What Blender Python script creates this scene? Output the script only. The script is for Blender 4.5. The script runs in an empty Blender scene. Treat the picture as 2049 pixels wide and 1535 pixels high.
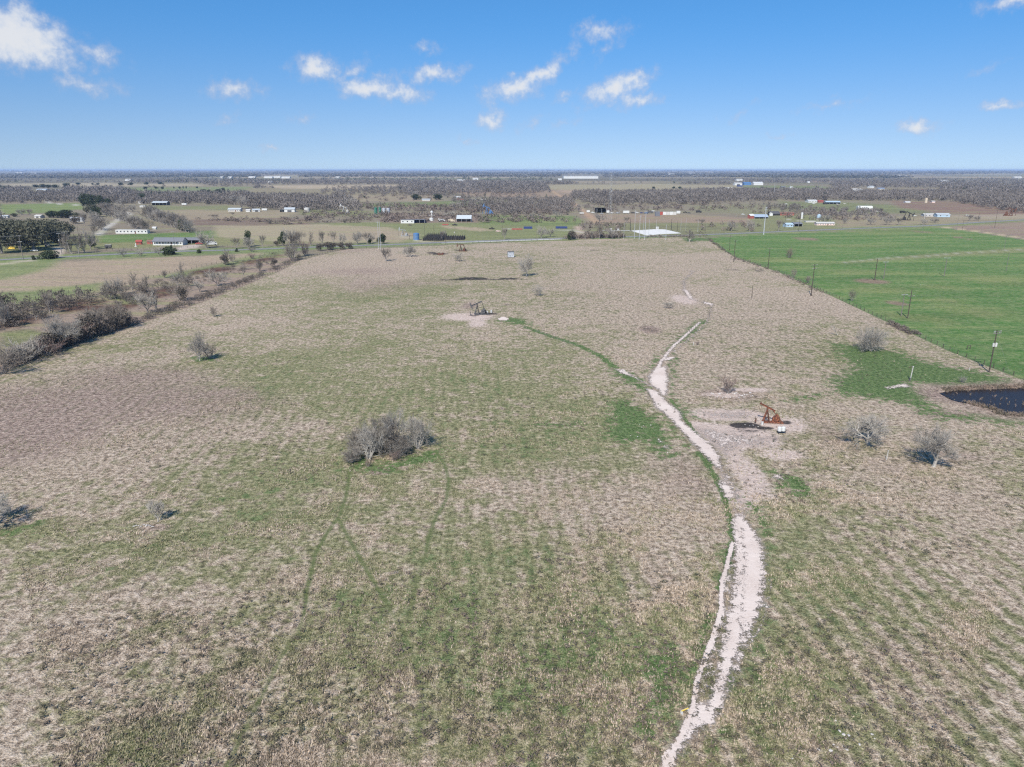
import bpy, math, random
import numpy as np
from mathutils import Vector, Matrix, Euler
R = math.radians
S = bpy.context.scene
COL = S.collection

# ------------------------------------------------------------------ camera
CAM_H = 55.0
FPX = 1450.0            # focal length in pixels of a 2049 px wide picture
PITCH = R(16.43)
cam_data = bpy.data.cameras.new('camera')
cam_data.sensor_fit = 'HORIZONTAL'
cam_data.sensor_width = 36.0
cam_data.lens = 36.0 * FPX / 2049.0
cam_data.clip_start = 0.5
cam_data.clip_end = 150000.0
cam = bpy.data.objects.new('camera', cam_data)
cam.location = (0, 0, CAM_H)
cam.rotation_euler = (math.pi / 2 - PITCH, 0, 0)
COL.objects.link(cam)
S.camera = cam

# ------------------------------------------------------------------ light
SUN_AZ, SUN_EL = 18.0, 43.0         # shadows fall forward and this far to the right
w = bpy.data.worlds.new('World'); S.world = w; w.use_nodes = True
sd = bpy.data.lights.new('sun', 'SUN'); sd.energy = 4.5; sd.angle = R(0.53); sd.color = (1.0, 0.945, 0.86)
sun = bpy.data.objects.new('sun', sd); COL.objects.link(sun)
trav = Vector((math.sin(R(SUN_AZ)) * math.cos(R(SUN_EL)), math.cos(R(SUN_AZ)) * math.cos(R(SUN_EL)), -math.sin(R(SUN_EL))))
sun.rotation_euler = trav.to_track_quat('-Z', 'Y').to_euler()
sun.location = (-200, -400, 500)
S.view_settings.view_transform = 'Standard'; S.view_settings.look = 'None'
S.view_settings.exposure = 0.5; S.view_settings.gamma = 1.0
S.view_settings.use_curve_mapping = False
S.render.engine = 'CYCLES'
S.cycles.volume_bounces = 0
S.cycles.use_denoising = False
S.cycles.filter_width = 1.25
S.cycles.max_bounces = 6
S.cycles.diffuse_bounces = 2
S.cycles.transparent_max_bounces = 16


def G(px, py):
    """ground point seen at a picture position"""
    xr = (px - 1024.5) / FPX; yu = -(py - 767.5) / FPX
    dy = math.cos(PITCH) + yu * math.sin(PITCH); dz = -math.sin(PITCH) + yu * math.cos(PITCH)
    t = CAM_H / -dz
    return (xr * t, dy * t)


def DIST(px, py):
    xr = (px - 1024.5) / FPX; yu = -(py - 767.5) / FPX
    dz = -math.sin(PITCH) + yu * math.cos(PITCH)
    return CAM_H / -dz          # depth along the optical axis: metres = pixels * this / FPX


def MPP(px, py):
    return DIST(px, py) / FPX


# ------------------------------------------------------------------ node helper
class NT:
    def __init__(s, tree):
        s.t = tree; s.L = tree.links

    def n(s, kind, **kw):
        nd = s.t.nodes.new(kind)
        for k, v in kw.items():
            if k.startswith('i_'):
                nm = k[2:]
                key = int(nm) if nm.isdigit() else nm.replace('_', ' ')
                if hasattr(v, 'is_output'): s.L.new(v, nd.inputs[key])
                else: nd.inputs[key].default_value = v
            else: setattr(nd, k, v)
        return nd

    def m(s, op, a, b=None, c=None, clamp=False):
        nd = s.t.nodes.new('ShaderNodeMath'); nd.operation = op; nd.use_clamp = clamp
        for i, v in enumerate((a, b, c)):
            if v is None: continue
            if hasattr(v, 'is_output'): s.L.new(v, nd.inputs[i])
            else: nd.inputs[i].default_value = v
        return nd.outputs[0]

    def v(s, op, a, b=None):
        nd = s.t.nodes.new('ShaderNodeVectorMath'); nd.operation = op
        for i, q in enumerate((a, b)):
            if q is None: continue
            if hasattr(q, 'is_output'): s.L.new(q, nd.inputs[i])
            else: nd.inputs[i].default_value = q
        return nd.outputs['Value'] if op in ('LENGTH', 'DOT_PRODUCT') else nd.outputs[0]

    def scale(s, a, k):
        nd = s.t.nodes.new('ShaderNodeVectorMath'); nd.operation = 'SCALE'
        s.L.new(a, nd.inputs[0]); nd.inputs['Scale'].default_value = k
        return nd.outputs[0]

    def step(s, x, lo, hi):
        nd = s.t.nodes.new('ShaderNodeMapRange'); nd.interpolation_type = 'SMOOTHSTEP'
        s.L.new(x, nd.inputs[0]); nd.inputs[1].default_value = lo; nd.inputs[2].default_value = hi
        return nd.outputs[0]

    def mix(s, f, a, b, mode='MIX'):
        nd = s.t.nodes.new('ShaderNodeMix'); nd.data_type = 'RGBA'; nd.blend_type = mode
        for i, q in ((0, f), (6, a), (7, b)):
            if hasattr(q, 'is_output'): s.L.new(q, nd.inputs[i])
            elif i == 0: nd.inputs[0].default_value = q
            else: nd.inputs[i].default_value = (*q, 1.0)
        return nd.outputs[2]

    def noise(s, vec, sc, det=2.0, rough=0.5, dist=0.0, out=0):
        nd = s.n('ShaderNodeTexNoise'); s.L.new(vec, nd.inputs['Vector'])
        nd.inputs['Scale'].default_value = sc; nd.inputs['Detail'].default_value = det
        nd.inputs['Roughness'].default_value = rough; nd.inputs['Distortion'].default_value = dist
        return nd.outputs[out]

    def ramp(s, f, stops):
        nd = s.n('ShaderNodeValToRGB'); s.L.new(f, nd.inputs[0])
        cr = nd.color_ramp
        while len(cr.elements) < len(stops): cr.elements.new(0.5)
        for e, (p, c) in zip(cr.elements, stops):
            e.position = p; e.color = (*c, 1.0)
        return nd.outputs[0]


# ------------------------------------------------------------------ sky with scattered fair-weather clouds
def make_sky():
    t = w.node_tree; t.nodes.clear(); N = NT(t)
    out = N.n('ShaderNodeOutputWorld'); bg = N.n('ShaderNodeBackground')
    t.links.new(bg.outputs[0], out.inputs[0])
    sky = N.n('ShaderNodeTexSky'); sky.sky_type = 'NISHITA'; sky.sun_disc = False
    sky.sun_elevation = R(SUN_EL); sky.sun_rotation = R(180 + SUN_AZ)
    sky.altitude = 100; sky.air_density = 1.25; sky.dust_density = 0.5; sky.ozone_density = 3.2
    tc = N.n('ShaderNodeTexCoord')
    sep = N.n('ShaderNodeSeparateXYZ'); t.links.new(tc.outputs['Generated'], sep.inputs[0])
    az = N.m('ARCTAN2', sep.outputs[0], sep.outputs[1]); el = N.m('ARCSINE', sep.outputs[2])
    cmb = N.n('ShaderNodeCombineXYZ'); t.links.new(az, cmb.inputs[0]); t.links.new(el, cmb.inputs[1])
    P0 = cmb.outputs[0]
    nz = N.noise(tc.outputs['Generated'], 26.0, 5.0, 0.62, out=1)
    nz2 = N.noise(tc.outputs['Generated'], 80.0, 4.0, 0.6)
    off = N.scale(N.v('SUBTRACT', nz, (0.5, 0.5, 0.5)), 0.04)
    P = N.v('ADD', P0, off)
    # x, y, half width, half height, tilt, opacity
    CL = [(30, 75, 92, 46, -14, 1.5), (85, 92, 62, 20, 8, 1.2), (130, 96, 60, 16, -5, .8), (200, 114, 42, 19, 0, .8), (165, 170, 58, 17, -4, .75), (470, 182, 48, 19, 0, .9),
          (632, 134, 38, 20, 0, 1.2), (697, 143, 40, 12, 28, .65), (738, 173, 50, 19, 8, 1.25), (812, 188, 46, 15, -8, 1.05), (772, 176, 40, 18, 0, .8),
          (873, 147, 50, 16, 8, .95), (852, 90, 26, 10, 0, .6), (1028, 178, 58, 20, 14, 1.15), (1080, 148, 48, 17, 32, 1.1), (1200, 64, 44, 19, 4, .85),
          (1138, 105, 26, 10, 10, .6), (1215, 96, 34, 9, 35, .6), (1232, 178, 64, 19, 18, 1.2), (1270, 160, 40, 15, 24, 1.15), (1276, 200, 44, 14, 10, 1.05),
          (984, 240, 26, 16, -8, 1.05), (1122, 195, 25, 7, 24, .5), (1066, 245, 24, 8, 15, .5), (1130, 248, 24, 8, 22, .55), (1838, 250, 32, 13, 4, 1.15),
          (2004, 207, 30, 9, 0, .9), (2020, 10, 52, 15, 0, .95), (1970, 132, 44, 9, 14, .45), (1660, 210, 60, 8, 14, .55), (541, 297, 16, 6, 6, .85),
          (600, 238, 24, 8, 16, .5), (452, 240, 22, 7, 20, .45), (1555, 270, 18, 6, 10, .5), (1480, 228, 28, 7, 22, .4), (935, 280, 16, 5, 0, .55)]
    clouds = []
    for (x, y, a, b, rot, op) in CL:
        xr = (x - 1024.5) / FPX; yu = -(y - 767.5) / FPX
        d = Vector((xr, math.cos(PITCH) + yu * math.sin(PITCH), -math.sin(PITCH) + yu * math.cos(PITCH))).normalized()
        q = 0.92 / (1 + xr * xr) ** 0.5
        clouds.append((math.atan2(d.x, d.y), math.asin(d.z), a / FPX * q, b / FPX * q, R(rot), op))
    rr = random.Random(5)
    for i in range(16):                     # the same kind of sky goes on round the horizon
        e = R(rr.uniform(4, 30)); clouds.append((rr.choice((-1, 1)) * rr.uniform(R(50), R(170)), e, R(1.2 + e * 5) * rr.uniform(.6, 1.5), R(.6 + e * 2), R(rr.uniform(-10, 25)), rr.uniform(.5, 1.2)))
    best = None; bot = None
    for (ca, ce, wa, wb, rot, op) in clouds:
        mp = N.n('ShaderNodeMapping'); mp.vector_type = 'TEXTURE'
        t.links.new(P, mp.inputs[0])
        mp.inputs['Location'].default_value = (ca, ce, 0); mp.inputs['Rotation'].default_value = (0, 0, rot)
        mp.inputs['Scale'].default_value = (wa * 1.75, wb * 1.8, 1)
        val = N.m('MULTIPLY_ADD', N.v('LENGTH', mp.outputs[0]), -op, op)
        best = val if best is None else N.m('MAXIMUM', best, val)
    dens = N.m('ADD', best, N.m('MULTIPLY', N.m('SUBTRACT', nz2, 0.53), 1.25))
    alpha = N.m('MULTIPLY', N.step(dens, 0.0, 1.25), 0.93)
    core = N.step(dens, 0.25, 0.95)
    ccol = N.mix(core, (0.37, 0.38, 0.46), (0.56, 0.57, 0.59))
    # read the sky a little higher than the line of sight, so that the horizon is the clean pale blue of dry winter air
    zz = N.m('ADD', N.m('MULTIPLY', N.m('MAXIMUM', sep.outputs[2], 0.0), 1.25), 0.135)
    cv = N.n('ShaderNodeCombineXYZ'); t.links.new(sep.outputs[0], cv.inputs[0]); t.links.new(sep.outputs[1], cv.inputs[1]); t.links.new(zz, cv.inputs[2])
    t.links.new(N.v('NORMALIZE', cv.outputs[0]), sky.inputs[0])
    tint = N.mix(N.step(sep.outputs[2], -0.03, 0.20), (0.092, 0.085, 0.088), (0.042, 0.084, 0.115))
    skyc = N.v('MULTIPLY', sky.outputs[0], tint)
    # keep the physically bright sky inside the advised strength: the factor above is the background strength
    fin = N.mix(alpha, skyc, ccol)
    t.links.new(fin, bg.inputs[0]); bg.inputs[1].default_value = 1.0


make_sky()
w.cycles.sampling_method = 'MANUAL'; w.cycles.sample_map_resolution = 512


# ------------------------------------------------------------------ shared mesh helpers
def tag(o, label=None, cat=None, group=None, kind=None):
    if label: o['label'] = label
    if cat: o['category'] = cat
    if group: o['group'] = group
    if kind: o['kind'] = kind
    return o


def empty(name, loc, rz=0.0, label=None, cat=None, group=None):
    o = bpy.data.objects.new(name, None); COL.objects.link(o)
    o.empty_display_size = 0.3
    o.location = loc; o.rotation_euler = (0, 0, rz)
    return tag(o, label, cat, group)


def link(name, me, parent=None, loc=None, rz=0.0):
    o = bpy.data.objects.new(name, me); COL.objects.link(o)
    if parent: o.parent = parent
    if loc is not None: o.location = loc
    if rz: o.rotation_euler = (0, 0, rz)
    return o


def np_mesh(name, V, F, mat=None, smooth=False):
    """V (n,3), F (m,k) one polygon size"""
    V = np.asarray(V, dtype=np.float32); F = np.asarray(F, dtype=np.int32)
    me = bpy.data.meshes.new(name)
    me.vertices.add(len(V)); me.vertices.foreach_set('co', V.ravel())
    k = F.shape[1]
    me.loops.add(F.size); me.loops.foreach_set('vertex_index', F.ravel())
    me.polygons.add(len(F)); me.polygons.foreach_set('loop_start', np.arange(len(F), dtype=np.int32) * k)
    if smooth: me.polygons.foreach_set('use_smooth', np.ones(len(F), dtype=bool))
    me.update(calc_edges=True)
    if mat: me.materials.append(mat)
    return me


class MB:
    def __init__(s): s.v = []; s.f = []

    def add(s, vs, fs):
        o = len(s.v); s.v += [tuple(q) for q in vs]; s.f += [tuple(i + o for i in f) for f in fs]; return s

    def box(s, c, d, rot=None):
        hx, hy, hz = d[0] / 2, d[1] / 2, d[2] / 2
        vs = [Vector((x * hx, y * hy, z * hz)) for z in (-1, 1) for y in (-1, 1) for x in (-1, 1)]
        if rot is not None:
            M = Euler(rot).to_matrix(); vs = [M @ q for q in vs]
        vs = [q + Vector(c) for q in vs]
        return s.add(vs, [(0, 2, 3, 1), (4, 5, 7, 6), (0, 1, 5, 4), (2, 6, 7, 3), (0, 4, 6, 2), (1, 3, 7, 5)])

    def bar(s, p, q, a, b=None):
        """square bar between two points"""
        b = b or a
        return s.tube(p, q, a * 0.707, a * 0.707, 4)

    def tube(s, p, q, r0, r1, n=8, caps=True):
        p = Vector(p); q = Vector(q); d = (q - p)
        if d.length < 1e-6: return s
        d.normalize()
        u = d.orthogonal().normalized(); v = d.cross(u)
        vs = []
        for c, r in ((p, r0), (q, r1)):
            for i in range(n):
                a = 2 * math.pi * i / n + math.pi / n
                vs.append(c + u * (r * math.cos(a)) + v * (r * math.sin(a)))
        fs = [(i, (i + 1) % n, n + (i + 1) % n, n + i) for i in range(n)]
        if caps: fs += [tuple(range(n))[::-1], tuple(range(n, 2 * n))]
        return s.add(vs, fs)

    def lathe(s, prof, n=16, c=(0, 0, 0)):
        vs = []; fs = []
        for (r, z) in prof:
            for i in range(n):
                a = 2 * math.pi * i / n; vs.append((c[0] + r * math.cos(a), c[1] + r * math.sin(a), c[2] + z))
        for j in range(len(prof) - 1):
            for i in range(n):
                fs.append((j * n + i, j * n + (i + 1) % n, (j + 1) * n + (i + 1) % n, (j + 1) * n + i))
        fs.append(tuple(range(n))[::-1]); fs.append(tuple((len(prof) - 1) * n + i for i in range(n)))
        return s.add(vs, fs)

    def prism(s, pts, y0, y1):
        """outline in x,z pushed along y"""
        n = len(pts)
        vs = [(x, y0, z) for x, z in pts] + [(x, y1, z) for x, z in pts]
        fs = [tuple(range(n)), tuple(range(n, 2 * n))[::-1]] + [(i, n + i, n + (i + 1) % n, (i + 1) % n) for i in range(n)]
        return s.add(vs, fs)

    def mesh(s, name, mat, smooth=False):
        me = bpy.data.meshes.new(name); me.from_pydata(s.v, [], s.f); me.update()
        if mat: me.materials.append(mat)
        if smooth:
            me.polygons.foreach_set('use_smooth', [True] * len(me.polygons))
            me.set_sharp_from_angle(angle=R(35))
        return me

    def build(s, name, mat, parent=None, loc=None, rz=0.0, smooth=False):
        return link(name, s.mesh(name, mat, smooth), parent, loc, rz)


_mats = {}


def mat(name, col, rough=0.8, metal=0.0, var=0.25, scale=3.0, col2=None, bump=0.0, spec=0.3):
    if name in _mats: return _mats[name]
    m = bpy.data.materials.new(name); m.use_nodes = True
    N = NT(m.node_tree); b = m.node_tree.nodes['Principled BSDF']
    tc = N.n('ShaderNodeTexCoord')
    nz = N.noise(tc.outputs['Object'], scale, 4.0, 0.6)
    c2 = col2 or tuple(c * (1 - var) for c in col)
    c = N.mix(N.step(nz, 0.35, 0.65), tuple(c * (1 + var * .4) for c in col), c2)
    m.node_tree.links.new(c, b.inputs['Base Color'])
    b.inputs['Roughness'].default_value = rough; b.inputs['Metallic'].default_value = metal
    b.inputs['Specular IOR Level'].default_value = spec
    if bump:
        bp = N.n('ShaderNodeBump'); bp.inputs['Strength'].default_value = 1.0; bp.inputs['Distance'].default_value = bump
        m.node_tree.links.new(nz, bp.inputs['Height']); m.node_tree.links.new(bp.outputs[0], b.inputs['Normal'])
    _mats[name] = m
    return m


def dup(root, loc, rz=0.0, sc=1.0, label=None, name=None):
    r = root.copy(); COL.objects.link(r); r.location = loc; r.rotation_euler = (0, 0, rz)
    r.scale = (sc, sc, sc) if not isinstance(sc, tuple) else sc
    if label: r['label'] = label
    for ch in list(root.children):
        c = ch.copy(); COL.objects.link(c); c.parent = r
        for g in list(ch.children):
            d = g.copy(); COL.objects.link(d); d.parent = c
    return r

# ------------------------------------------------------------------ land use, traced as plots on the ground
def seg_dist(P, pts, closed=False):
    pts = [np.array(p) for p in pts]
    if closed: pts = pts + [pts[0]]
    d = np.full(len(P), 1e9)
    for a, b in zip(pts[:-1], pts[1:]):
        ab = b - a; L2 = float(ab @ ab) or 1e-9
        t = np.clip(((P - a) @ ab) / L2, 0, 1)
        q = a + t[:, None] * ab
        d = np.minimum(d, np.hypot(P[:, 0] - q[:, 0], P[:, 1] - q[:, 1]))
    return d


def inside(P, pts):
    c = np.zeros(len(P), dtype=bool); n = len(pts)
    for i in range(n):
        x1, y1 = pts[i]; x2, y2 = pts[(i + 1) % n]
        if y1 == y2: continue
        k = ((y1 > P[:, 1]) != (y2 > P[:, 1])) & (P[:, 0] < (x2 - x1) * (P[:, 1] - y1) / (y2 - y1) + x1)
        c ^= k
    return c


def poly_mask(P, px, soft):
    """0..1, 0.5 at the outline of the plot"""
    pts = [G(*p) for p in px]; out = np.zeros(len(P), dtype=np.float32)
    a = np.array(pts); k = (P[:, 0] > a[:, 0].min() - soft) & (P[:, 0] < a[:, 0].max() + soft) & (P[:, 1] > a[:, 1].min() - soft) & (P[:, 1] < a[:, 1].max() + soft)
    if not k.any(): return out
    Q = P[k]; s = seg_dist(Q, pts, True) * np.where(inside(Q, pts), 1, -1)
    out[k] = np.clip(0.5 + s / soft, 0, 1)
    return out


def line_mask(P, px, width, soft, taper=None):
    pts = [G(*p) for p in px]; out = np.zeros(len(P), dtype=np.float32)
    m = width + soft; a = np.array(pts)
    k = (P[:, 0] > a[:, 0].min() - m) & (P[:, 0] < a[:, 0].max() + m) & (P[:, 1] > a[:, 1].min() - m) & (P[:, 1] < a[:, 1].max() + m)
    if not k.any(): return out
    s = width / 2 - seg_dist(P[k], pts)
    out[k] = np.clip(0.5 + s / soft, 0, 1)
    return out


def blob_mask(P, x, y, wpx, hpx, soft=0.5):
    """soft ellipse of ground about a picture point: half sizes in picture pixels"""
    cx, cy = G(x, y); ex, _ = G(x + wpx, y); _, ey = G(x, y - hpx); _, ey2 = G(x, y + hpx)
    rx = abs(ex - cx); ry = abs(ey - ey2) / 2
    r = np.hypot((P[:, 0] - cx) / rx, (P[:, 1] - (ey + ey2) / 2) / ry)
    return np.clip(1 - (r - 1) / soft - .5, 0, 1).astype(np.float32)


# polar sheet: fine inside the view, coarse around and behind
def rings():
    ys = []; y = 2400.0
    r = [0.6, 4, 9, 15, 21, 27, 32, 36, 40, 43]
    y = 1760.0
    while y > 360: r.append(G(1024.5, y)[1]); y -= 2.3
    while y > 342.6: r.append(G(1024.5, y)[1]); y -= 0.6
    return [q for i, q in enumerate(r) if i == 0 or q > r[i - 1]]


RG = np.array(rings())
RG = np.append(RG, [60000.0])
fine = np.arange(-41.5, 41.5, 0.135)
ang = np.concatenate([np.arange(-180, -42, 4.0), fine, np.arange(42, 180, 4.0)])
NR, NA = len(RG), len(ang)
A2, R2 = np.meshgrid(np.radians(ang), RG)
GX = (np.sin(A2) * R2).ravel(); GY = (np.cos(A2) * R2).ravel()
P = np.stack([GX, GY], 1)

POND = [(1888, 786), (1905, 781), (1960, 779), (2010, 777), (2090, 774), (2180, 790), (2190, 822), (2120, 840), (2049, 828), (2010, 826), (1985, 815), (1950, 806), (1915, 800)]
pond_m = poly_mask(P, POND, 3.0)
GZ = np.zeros(len(P)) - pond_m * 1.6
rng = np.random.default_rng(3)


def clouds2(x, y, s, seed, octs=4):
    """cheap smooth noise from rotated sines, -1..1"""
    r = np.random.default_rng(seed); v = np.zeros_like(x); a = 1.0; tot = 0
    for o in range(octs):
        for k in range(3):
            th = r.uniform(0, 6.28); ph = r.uniform(0, 6.28, 2)
            v += a * np.sin((x * math.cos(th) + y * math.sin(th)) * s + ph[0] + 1.3 * np.sin((x * math.sin(th) - y * math.cos(th)) * s * .7 + ph[1]))
        tot += a * 1.7; a *= .55; s *= 2.1
    return v / tot


# low rise of the land towards the horizon
far = np.clip((np.hypot(GX, GY) - 9000) / 25000, 0, 1)
GZ += far * (26 + 14 * clouds2(GX, GY, 1 / 6000, 4)) * np.clip((42000 - np.hypot(GX, GY)) / 10000, 0, 1)

ones = np.ones(len(P), dtype=np.float32)
z = lambda: np.zeros(len(P), dtype=np.float32)
green, dirt, dark, red, olive, rowamp = z(), z(), z(), z(), z() + .535, z()
LC = np.zeros((len(P), 4), dtype=np.float32)
LC[:, :3] = (0.26, 0.2, 0.145)

STRAW = (0.36, 0.275, 0.2); PINK = (0.30, 0.215, 0.165); BROWN = (0.175, 0.12, 0.10); SCRUB = (0.205, 0.17, 0.13)
OLIVE = (0.17, 0.18, 0.085); GREEN = (0.078, 0.175, 0.04); LGREEN = (0.13, 0.2, 0.06); WOODS = (0.10, 0.085, 0.068); ORANGE = (0.40, 0.26, 0.175); PALE = (0.5, 0.47, 0.43)


def paint(px, col, soft, wgt=1.0):
    m = poly_mask(P, px, soft)[:, None] * wgt
    LC[:, :3] = LC[:, :3] * (1 - m) + np.array(col) * m
    LC[:, 3] = np.maximum(LC[:, 3], m[:, 0])


def paint_line(px, col, width, soft, wgt=1.0):
    m = line_mask(P, px, width, soft)[:, None] * wgt
    LC[:, :3] = LC[:, :3] * (1 - m) + np.array(col) * m
    LC[:, 3] = np.maximum(LC[:, 3], m[:, 0])


W = -400; E = 2500
# everything past the main field
MAIN = [(-900, 1700), (-300, 900), (0, 748), (110, 703), (260, 655), (370, 618), (440, 592), (560, 543), (600, 521), (690, 499), (760, 497), (870, 492), (1040, 484), (1200, 478), (1390, 474), (1412, 477),
        (1470, 515), (1560, 545), (1660, 590), (1790, 650), (1900, 702), (2049, 760), (2400, 900), (3000, 1700)]
away = poly_mask(P, MAIN, 3.0)
LC[:, 3] = np.where(GY > 150, 1 - away, 0)
LC[:, :3] = np.where((GY > 150)[:, None], np.array(SCRUB), LC[:, :3])
# patchy quilt of fields and woods far away
q = clouds2(GX, GY * 1.0, 1 / 700, 11, 3); q2 = clouds2(GX, GY, 1 / 1900, 12, 2)
D = np.hypot(GX, GY)
kf = D > 1700
for lo, hi, c in ((-9, -.3, WOODS), (-.3, .0, (0.16, .135, .105)), (.0, .25, (.21, .19, .12)), (.25, 9, (0.32, .25, .18))):
    k = kf & (q >= lo) & (q < hi); LC[k, :3] = c
paint([(W, 392), (E, 392), (E, 356), (W, 356)], WOODS, 60, .55)

# left side of the main field
paint([(W, 900), (0, 748), (110, 703), (260, 655), (370, 618), (440, 592), (560, 543), (600, 521), (560, 507), (400, 520), (200, 596), (0, 625), (W, 700)], (0.29, .215, .175), 4)
paint([(W, 640), (0, 612), (120, 598), (200, 585), (290, 562), (360, 545), (470, 520), (560, 504), (600, 498), (400, 513), (200, 520), (0, 530), (W, 545)], STRAW, 3)
for b, c in (([(W, 640), (0, 612), (120, 600), (200, 580), (210, 565), (60, 582), (W, 600)], LGREEN), ([(0, 520), (120, 518), (110, 532), (60, 548), (0, 560), (W, 580), (W, 530)], LGREEN),
             ([(300, 556), (430, 530), (540, 505), (600, 500), (560, 510), (470, 532), (360, 556)], LGREEN), ([(200, 510), (560, 500), (560, 505), (200, 519)], LGREEN)):
    paint(b, c, 9, .8)
for b in ([(122, 602), (185, 597), (215, 603), (205, 612), (160, 622), (118, 630)], [(295, 582), (350, 575), (352, 590), (310, 598)], [(375, 545), (430, 535), (465, 533), (460, 542), (390, 550)],
          [(30, 640), (70, 636), (70, 648), (20, 655), (0, 650)], [(150, 622), (240, 607), (320, 603), (240, 622)], [(480, 525), (560, 510), (570, 513), (500, 530)]):
    paint(b, (0.095, 0.042, 0.036), 6)
paint([(0, 665), (60, 658), (100, 668), (40, 690), (0, 700)], OLIVE, 4)
paint([(200, 592), (240, 588), (290, 600), (250, 608)], OLIVE, 4)
# right green field
GF = [(1412, 476), (1530, 469), (1700, 463), (1850, 456), (1890, 456), (1960, 466), (2049, 480), (2500, 560), (3000, 1100), (2049, 762), (1900, 704), (1790, 652), (1660, 591), (1560, 546), (1470, 515)]
paint(GF, GREEN, 3)
paint([(1640, 528), (1750, 518), (1850, 509), (2049, 495), (2300, 480), (2300, 492), (2049, 505), (1850, 517), (1700, 527)], (0.25, .22, .12), 7, .6)
paint_line([(1690, 525), (1790, 515), (1850, 513), (1900, 508), (2049, 499), (2200, 490)], PALE, 1.6, 3, .6)
paint([(1560, 520), (1660, 524), (1700, 530), (1600, 530)], LGREEN, 10, .9)
for x, y, a, b in ((1745, 563, 32, 5), (1613, 478, 22, 3), (1845, 464, 14, 3), (1795, 607, 18, 5), (1923, 476, 8, 3)):
    m = blob_mask(P, x, y, a, b, .5)[:, None]; LC[:, :3] = LC[:, :3] * (1 - m) + np.array((0.21, .15, .11)) * m
for x, y, a, b in ((1800, 462, 50, 3), (1740, 466, 40, 4), (1760, 580, 60, 7), (1890, 602, 50, 5), (1960, 625, 60, 12), (1720, 545, 70, 5), (1990, 560, 60, 10), (1880, 575, 40, 5), (1800, 633, 30, 8), (1870, 640, 30, 10), (1700, 492, 80, 3), (1550, 520, 60, 4), (1900, 467, 40, 3)):
    m = blob_mask(P, x, y, a, b, 1.2)[:, None] * .55; LC[:, :3] = LC[:, :3] * (1 - m) + np.array((0.2, .22, .08)) * m
paint([(1880, 455), (2049, 443), (2500, 410), (2500, 545), (2049, 474), (1960, 463)], (0.26, .18, .15), 3)
paint_line([(1870, 453), (1900, 456), (1960, 464), (2049, 477), (2500, 553)], (0.5, .38, .27), 6, 3)
# verge strips along the road
ROAD_PX = [(-500, 552), (0, 520), (110, 515), (230, 509), (360, 503), (480, 500), (560, 497), (700, 492), (800, 489), (890, 485), (1000, 481), (1120, 477), (1250, 474), (1400, 470), (1530, 465), (1700, 458), (1850, 452), (1960, 445), (2049, 440), (2500, 415)]
paint_line(ROAD_PX, LGREEN, 34, 10, .9)
# plots beyond the road, near to far
paint([(0, 505), (200, 498), (440, 492), (760, 482), (760, 470), (560, 470), (300, 472), (190, 476), (0, 484)], (0.2, .2, .09), 6)
paint([(195, 470), (310, 468), (420, 462), (560, 456), (560, 470), (420, 476), (300, 484), (190, 486)], (0.085, .17, .04), 8)
paint([(430, 452), (620, 448), (800, 452), (810, 474), (760, 484), (560, 484), (430, 474)], (0.34, .28, .19), 8)
paint([(380, 440), (560, 436), (640, 440), (620, 450), (380, 452)], BROWN, 8)
paint([(280, 420), (560, 421), (600, 426), (560, 436), (380, 440), (280, 430)], (0.29, .23, .16), 10)
paint([(290, 412), (460, 411), (460, 420), (290, 421)], OLIVE, 10)
paint([(0, 408), (160, 407), (170, 418), (90, 427), (0, 430)], (0.14, .2, .06), 8)
paint([(620, 448), (780, 444), (1150, 448), (1150, 482), (960, 486), (800, 486), (810, 470), (780, 455)], (0.17, .19, .08), 8)
paint([(640, 455), (760, 454), (840, 470), (800, 486), (680, 484), (600, 470)], (0.34, .27, .19), 10)
paint([(0, 475), (200, 470), (200, 500), (0, 508)], (0.15, .16, .07), 8)
paint([(740, 430), (780, 426), (1000, 432), (1000, 446), (770, 446)], (0.2, .14, .12), 10)
paint([(600, 418), (780, 424), (760, 434), (600, 430)], OLIVE, 8)
paint([(710, 408), (960, 401), (1010, 400), (1010, 412), (880, 413), (720, 414)], (0.12, .16, .06), 20)
paint([(960, 430), (1150, 432), (1170, 445), (1150, 452), (960, 450)], (0.13, .18, .06), 8)
paint([(880, 450), (960, 456), (990, 461), (960, 463), (890, 456)], (0.4, .3, .22), 5, .8)
paint([(1160, 428), (1380, 430), (1560, 440), (1560, 452), (1400, 452), (1180, 446)], (0.28, .2, .15), 12)
paint([(1200, 446), (1500, 446), (1500, 466), (1230, 474), (1180, 460)], (0.17, .17, .09), 10)
paint([(1380, 412), (1560, 408), (1640, 424), (1500, 428), (1400, 424)], (0.19, .18, .11), 15)
paint([(1500, 425), (1600, 428), (1680, 440), (1680, 462), (1500, 466)], (0.18, .19, .09), 10)
paint([(1560, 402), (1760, 408), (1860, 418), (1860, 428), (1680, 424), (1560, 416)], (0.15, .17, .08), 15)
paint([(1660, 430), (1900, 436), (2049, 432), (2049, 441), (1850, 450), (1680, 456)], (0.27, .22, .15), 10)
paint([(1780, 402), (1900, 404), (2060, 412), (2060, 432), (1880, 426), (1800, 416)], (0.2, .12, .1), 15)
paint([(1900, 430), (2049, 428), (2300, 420), (2300, 430), (2049, 438), (1900, 436)], (0.33, .26, .2), 10)
paint([(500, 371), (800, 370), (820, 375), (780, 377), (560, 377)], (0.40, .31, .22), 30)
paint([(0, 367), (380, 367), (420, 373), (140, 375), (0, 371)], (0.34, .28, .2), 30)
paint([(240, 377), (500, 373), (520, 380), (280, 384)], (0.15, .19, .08), 30)
paint([(490, 377), (800, 378), (820, 390), (500, 392)], (0.22, .18, .12), 30)
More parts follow.
